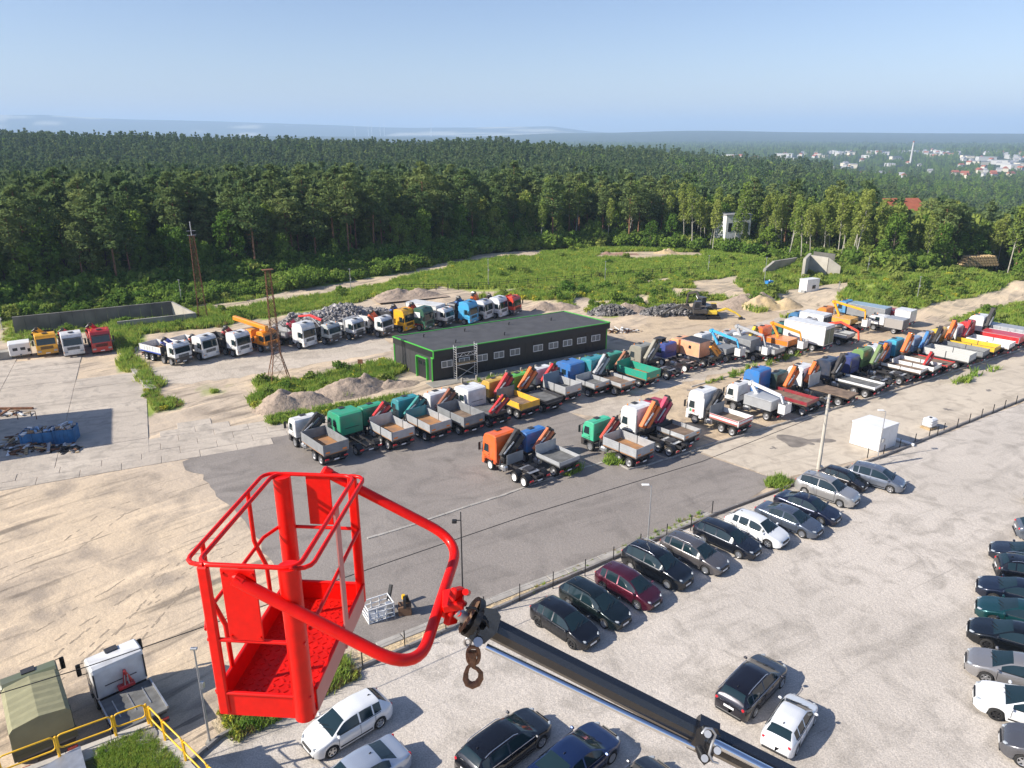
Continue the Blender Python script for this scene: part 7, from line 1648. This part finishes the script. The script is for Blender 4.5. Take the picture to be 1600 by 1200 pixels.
rowA('dark green and white sleeper truck with red crane above the roof', (655, 517.5), -31, col=(.02, .10, .06), kind='sleeper', h=3.5, low=(.30, .01, .02), body=lambda t, tl: (crane(t, -2.9, col=(.7, .07, .03), size=1.15), dropside(t, -3.6, -tl, h=.5, board=m_yel, floor=m_brfl, head=.5), [MB().box(-1.5, -1.24, 2.5, 1.2, .03, .8).build('white_panel', m_white, t)]), total=7.8)
rowA('white high roofed box truck between green and blue trucks', (687.5, 511.5), -31, col=WH, h=2.9, body=lambda t, tl: boxbody(t, -1.9, -tl, 1.1, 2.1, paint(WH)), total=8.2)
rowA('sky blue sleeper truck with blue crane and dark headboard', (725, 508), -31, col=(.05, .38, .68), kind='sleeper', h=3.6, low=(.05, .38, .68), body=tipb(m_grey, hd=2.2, cr=dict(col=(.04, .14, .36), size=1.25)), total=8.2)
rowA('white cab truck with tall orange crane behind the black roof', (749, 501.5), -31, col=WH, kind='sleeper', h=3.2, body=tipb(m_alu, cr=dict(col=OR, size=1.35)), total=7.8)
rowA('white sleeper truck second from the right above the black roof', (772.5, 498), -31, col=(.70, .72, .75), kind='sleeper', h=3.4, low=(.70, .72, .75), body=tipb(m_grey, cr=dict(col=BK, size=.95)), total=7.6)
rowA('red truck with red rack, last above the black roof', (794, 494), -31, col=(.72, .05, .02), h=3.2, low=(.05, .04, .06), body=tipb(paint((.7, .06, .02)), hd=2.0), total=7.0)
# ---- generator trailer at the far left
gt_ = thing('generator_trailer', 'white boxy generator trailer left of the yellow truck', 'trailer', G(34, 557), R(-56)); mb = MB(); mb.box(0, 0, 1.15, 2.0, 2.3, 1.5, b=.08); mb.build('housing', m_white, gt_)
for s_ in (-1, 1): mb = MB(); mb.cyl((0, s_ * 1.1, .4), (0, s_ * .9, .4), .38, n=14); mb.build('wheel', m_tyre, gt_)
for k in (-.5, .3): mb = MB(); mb.box(1.005, k, 1.2, .02, .5, .35); mb.build('vent', m_grey, gt_)
mb = MB(); mb.box(1.01, .9, .95, .02, .3, .4); mb.build('hatch', m_black, gt_); mb = MB(); mb.beam((1.0, 0, .5), (1.9, 0, .45), .12); mb.build('drawbar', m_chas, gt_)
cb_ = thing('concrete_block', 'grey concrete block at the left edge beside the generator trailer', 'block', G(6, 561), R(-56)); mb = MB(); mb.box(0, 0, .5, 1.2, 1.8, 1.0, b=.05); mb.build('block', m_conc, cb_)

# ---- trucks beside the concrete bunker, bottom left
w0, w1 = G(62, 1120, 1.2), G(44, 1040, 1.2)
tc = G(226, 1128, 1.0) - G(165, 1010, 3.0); angw = math.degrees(math.atan2(G(165, 1020, 2.6).y - G(221, 1125, 1.2).y, G(165, 1020, 2.6).x - G(221, 1125, 1.2).x))
pr_ = G(221, 1122, 1.25); pf_ = G(166, 1000, 2.9); Lw = (Vector((pf_.x, pf_.y, 0)) - Vector((pr_.x, pr_.y, 0))).length
def placed(label, pf, pr, col, kind, h, body, tl, **k):
    d = Vector((pf.x - pr.x, pf.y - pr.y, 0)); a = math.atan2(d.y, d.x); sx_ = min(1.05, max(.7, d.length / tl)); t = thing('parked_truck', label, 'truck', (pf.x, pf.y, 0), a, 'trucks parked in the yard', (sx_, .92, .92)); cab(t, col, kind, h=h, **k)
    lwheels(t, [-1.25, -4.6], [0, 1]); chassis(t, -1.3, -tl); rearbar(t, -tl + .05); mudguards(t, [-4.6]); body(t, tl); return t
def bl_body(t, tl):
    dropside(t, -2.75, -tl, h=.0, head=0, floor=m_grfl)
    for s_ in (-1, 1): mb = MB(); mb.box((-2.75 - tl) / 2, s_ * 1.2, 1.33, tl - 2.8, .07, .12); mb.build('side_rail', m_steel, t)
    for k in (-.7, 0, .7): mb = MB(); mb.box(-4.2, k, 1.29, 1.9, .05, .03); mb.build('lashing_strip', m_steel, t)
    p = paint((.62, .02, .025)); mb = MB(); mb.box(-2.5, -.15, 1.4, .4, .8, .22, b=.04); mb.build('crane_base', p, t); mb = MB(); mb.beam((-2.5, -.1, 1.5), (-2.5, -.2, 2.35), .15, .18, up=(1, 0, 0), b=.04); mb.build('inner_arm', p, t); mb = MB(); mb.beam((-2.6, -.15, 2.35), (-2.6, -.42, 1.6), .13, .15, up=(1, 0, 0), b=.04); mb.build('outer_arm', p, t)
    for q in (-.25, .15): mb = MB(); mb.cyl((-2.66, q * .5 - .15, 1.5), (-2.66, q * .3 - .18, 2.1), .03, n=8); mb.build('lift_ram', m_steel, t)
placed('white truck with small red crane and dark flatbed beside the yellow railing', pf_, pr_, WH, 'sleeper', 2.95, bl_body, 6.4)
op0, op1 = G(64, 1132, 2.0), G(40, 1036, 2.6)
def canvas(t, tl):
    x0, x1 = -2.1, -tl + .1; n_ = 6; mc = mat('olive_canvas', (.30, .285, .165), .85, var=.18, vscale=1.2, bump=.4, bscale=3); mb = MB(); prof = [(-1.22, 1.3), (-1.22, 2.75), (-1.05, 2.95), (0, 3.12), (1.05, 2.95), (1.22, 2.75), (1.22, 1.3)]
    xs = np.linspace(x0, x1, n_ * 2 + 1); V = []
    for i, x in enumerate(xs):
        sag = -.05 if i % 2 else 0
        V += [(x, y, z + (sag if abs(y) < 1.2 else 0)) for y, z in prof]
    k = len(prof); Fs = [(i * k + j, i * k + j + 1, (i + 1) * k + j + 1, (i + 1) * k + j) for i in range(len(xs) - 1) for j in range(k - 1)]
    Fs += [tuple(range(k)), tuple(range((len(xs) - 1) * k, len(xs) * k))[::-1]]; mb.add(V, Fs); mb.build('canvas_cover', mc, t)
    dropside(t, x0, x1, h=.5, head=.5, board=mat('olive_boards', (.09, .095, .06), .7), floor=m_grfl, refl=False)
    for s_ in (-1, 1): mb = MB(); mb.box(x1 - .08, s_ * .9, .62, .03, .4, .16); mb.build('warning_plate', m_rwp, t)
placed('olive green truck with canvas cover at the lower left', op1, op0, (.13, .15, .085), 'day', 2.8, canvas, 6.6, low=(.08, .09, .05))

# ---- excavators and the small loader
def digger(label, p, rz, col, s=1.0, arm=1, low=False):
    t = thing('excavator', label, 'excavator', p, rz, 'excavators by the earth heaps', s); c_ = paint(col)
    for q in (-1, 1): mb = MB(); mb.prism([(-1.3, .1), (-1.1, 0), (1.1, 0), (1.3, .1), (1.4, .35), (1.2, .62), (-1.2, .62), (-1.4, .35)], q * .9 - .25, q * .9 + .25, 0, .05); mb.build('track', m_black, t)
    mb = MB(); mb.box(0, 0, .7, 1.0, 1.3, .25); mb.build('undercarriage', m_grey, t); mb = MB(); mb.box(-.35, 0, 1.25, 2.2, 2.0, .8, b=.14); mb.build('house', c_, t); mb = MB(); mb.box(-1.3, 0, 1.2, .5, 2.05, .75, b=.15); mb.build('counterweight', c_, t)
    mb = MB(); mb.prism([(-.35, 1.6), (.75, 1.6), (.7, 2.35), (.45, 2.75), (-.35, 2.75)], .1, 1.0, 0, .05); mb.build('cabin', m_grey, t)
    mb = MB(); mb.box(.18, .1, 2.2, .7, .03, .7); mb.box(.18, 1.0, 2.2, .7, .03, .7); mb.build('cabin_window', m_glass, t); mb = MB(); mb.box(.05, .55, 2.78, 1.1, .9, .06); mb.build('cabin_roof', c_, t)
    a = [(.7, -.25, 1.4), (2.2, -.25, 3.1), (3.9, -.25, 2.6)] if not low else [(.7, -.25, 1.4), (2.4, -.25, 2.0), (4.2, -.25, 1.2)]
    mb = MB(); mb.beam(a[0], a[1], .28, .42, b=.05); mb.build('boom', c_, t); mb = MB(); mb.beam(a[1], a[2], .26, .38, b=.05); mb.build('boom', c_, t)
    e = (a[2][0] + .25, -.25, .7) if not low else (a[2][0] + 1.0, -.25, .45); mb = MB(); mb.beam(a[2], e, .22, .3, b=.04); mb.build('stick', c_, t)
    mb = MB(); mb.prism([(e[0] - .5, e[2] - .5), (e[0] + .2, e[2] - .55), (e[0] + .3, e[2]), (e[0] - .1, e[2] + .15)], -.65, .15, 0, .03); mb.build('bucket', m_dark, t); mb = MB(); mb.cyl((1.0, -.25, 1.3), (2.2, -.25, 2.5 if not low else 1.7), .07, n=8); mb.build('boom_ram', m_steel, t); return t
digger('black excavator with its arm lowered to the left', G(1088, 497), R(175), (.035, .035, .035), .95, low=True)
digger('tall dark excavator standing between the two others', G(1100, 492), R(120), (.05, .045, .04), 1.0)
digger('small yellow excavator with arm reaching right', G(1113, 497), R(-8), (.78, .55, .04), .78, low=True)
ld = thing('mini_loader', 'small yellow loader with dark cab left of the dark blue tractor', 'loader', G(1032, 552), R(-140), None, .8)
mb = MB(); mb.box(-.5, 0, 1.05, 1.8, 1.5, 1.0, b=.12); mb.build('engine_cover', paint(YEL), ld); mb = MB(); mb.prism([(-.4, 1.5), (.8, 1.5), (.7, 2.5), (-.3, 2.5)], -.65, .65, 0, .05); mb.build('cabin', m_glass, ld); mb = MB(); mb.box(.2, 0, 2.55, 1.3, 1.4, .1, b=.03); mb.build('cabin_roof', m_grey, ld)
for x in (-.9, .9):
    for s_ in (-1, 1): w = obj('wheel', TT, ld, (x, s_ * .85, .5), 0 if s_ < 0 else math.pi); obj('rim', TRS['b'], w)
mb = MB(); mb.beam((.6, .5, 1.2), (2.0, .5, .6), .12, .2); mb.beam((.6, -.5, 1.2), (2.0, -.5, .6), .12, .2); mb.build('lift_arm', paint(YEL), ld); mb = MB(); mb.prism([(2.0, .2), (2.7, .15), (2.2, .8), (2.0, .8)], -.85, .85); mb.build('bucket', m_dark, ld)
# ------------------------------------------------------------ air
mb = MB(); mb.box(0, 3000, 140, 50000, 46000, 440)
hz = mb.build('haze', []); tag(hz, 'thin bluish summer haze over the land', kind='stuff')
hm = bpy.data.materials.new('haze'); hm.use_nodes = True; hn = hm.node_tree.nodes; hn.remove(hn['Principled BSDF'])
pv = hn.new('ShaderNodeVolumePrincipled'); pv.inputs['Color'].default_value = (.55, .74, 1.0, 1); pv.inputs['Density'].default_value = .00015; pv.inputs['Anisotropy'].default_value = 0
hm.node_tree.links.new(pv.outputs[0], hn['Material Output'].inputs['Volume']); hz.data.materials.clear(); hz.data.materials.append(hm)
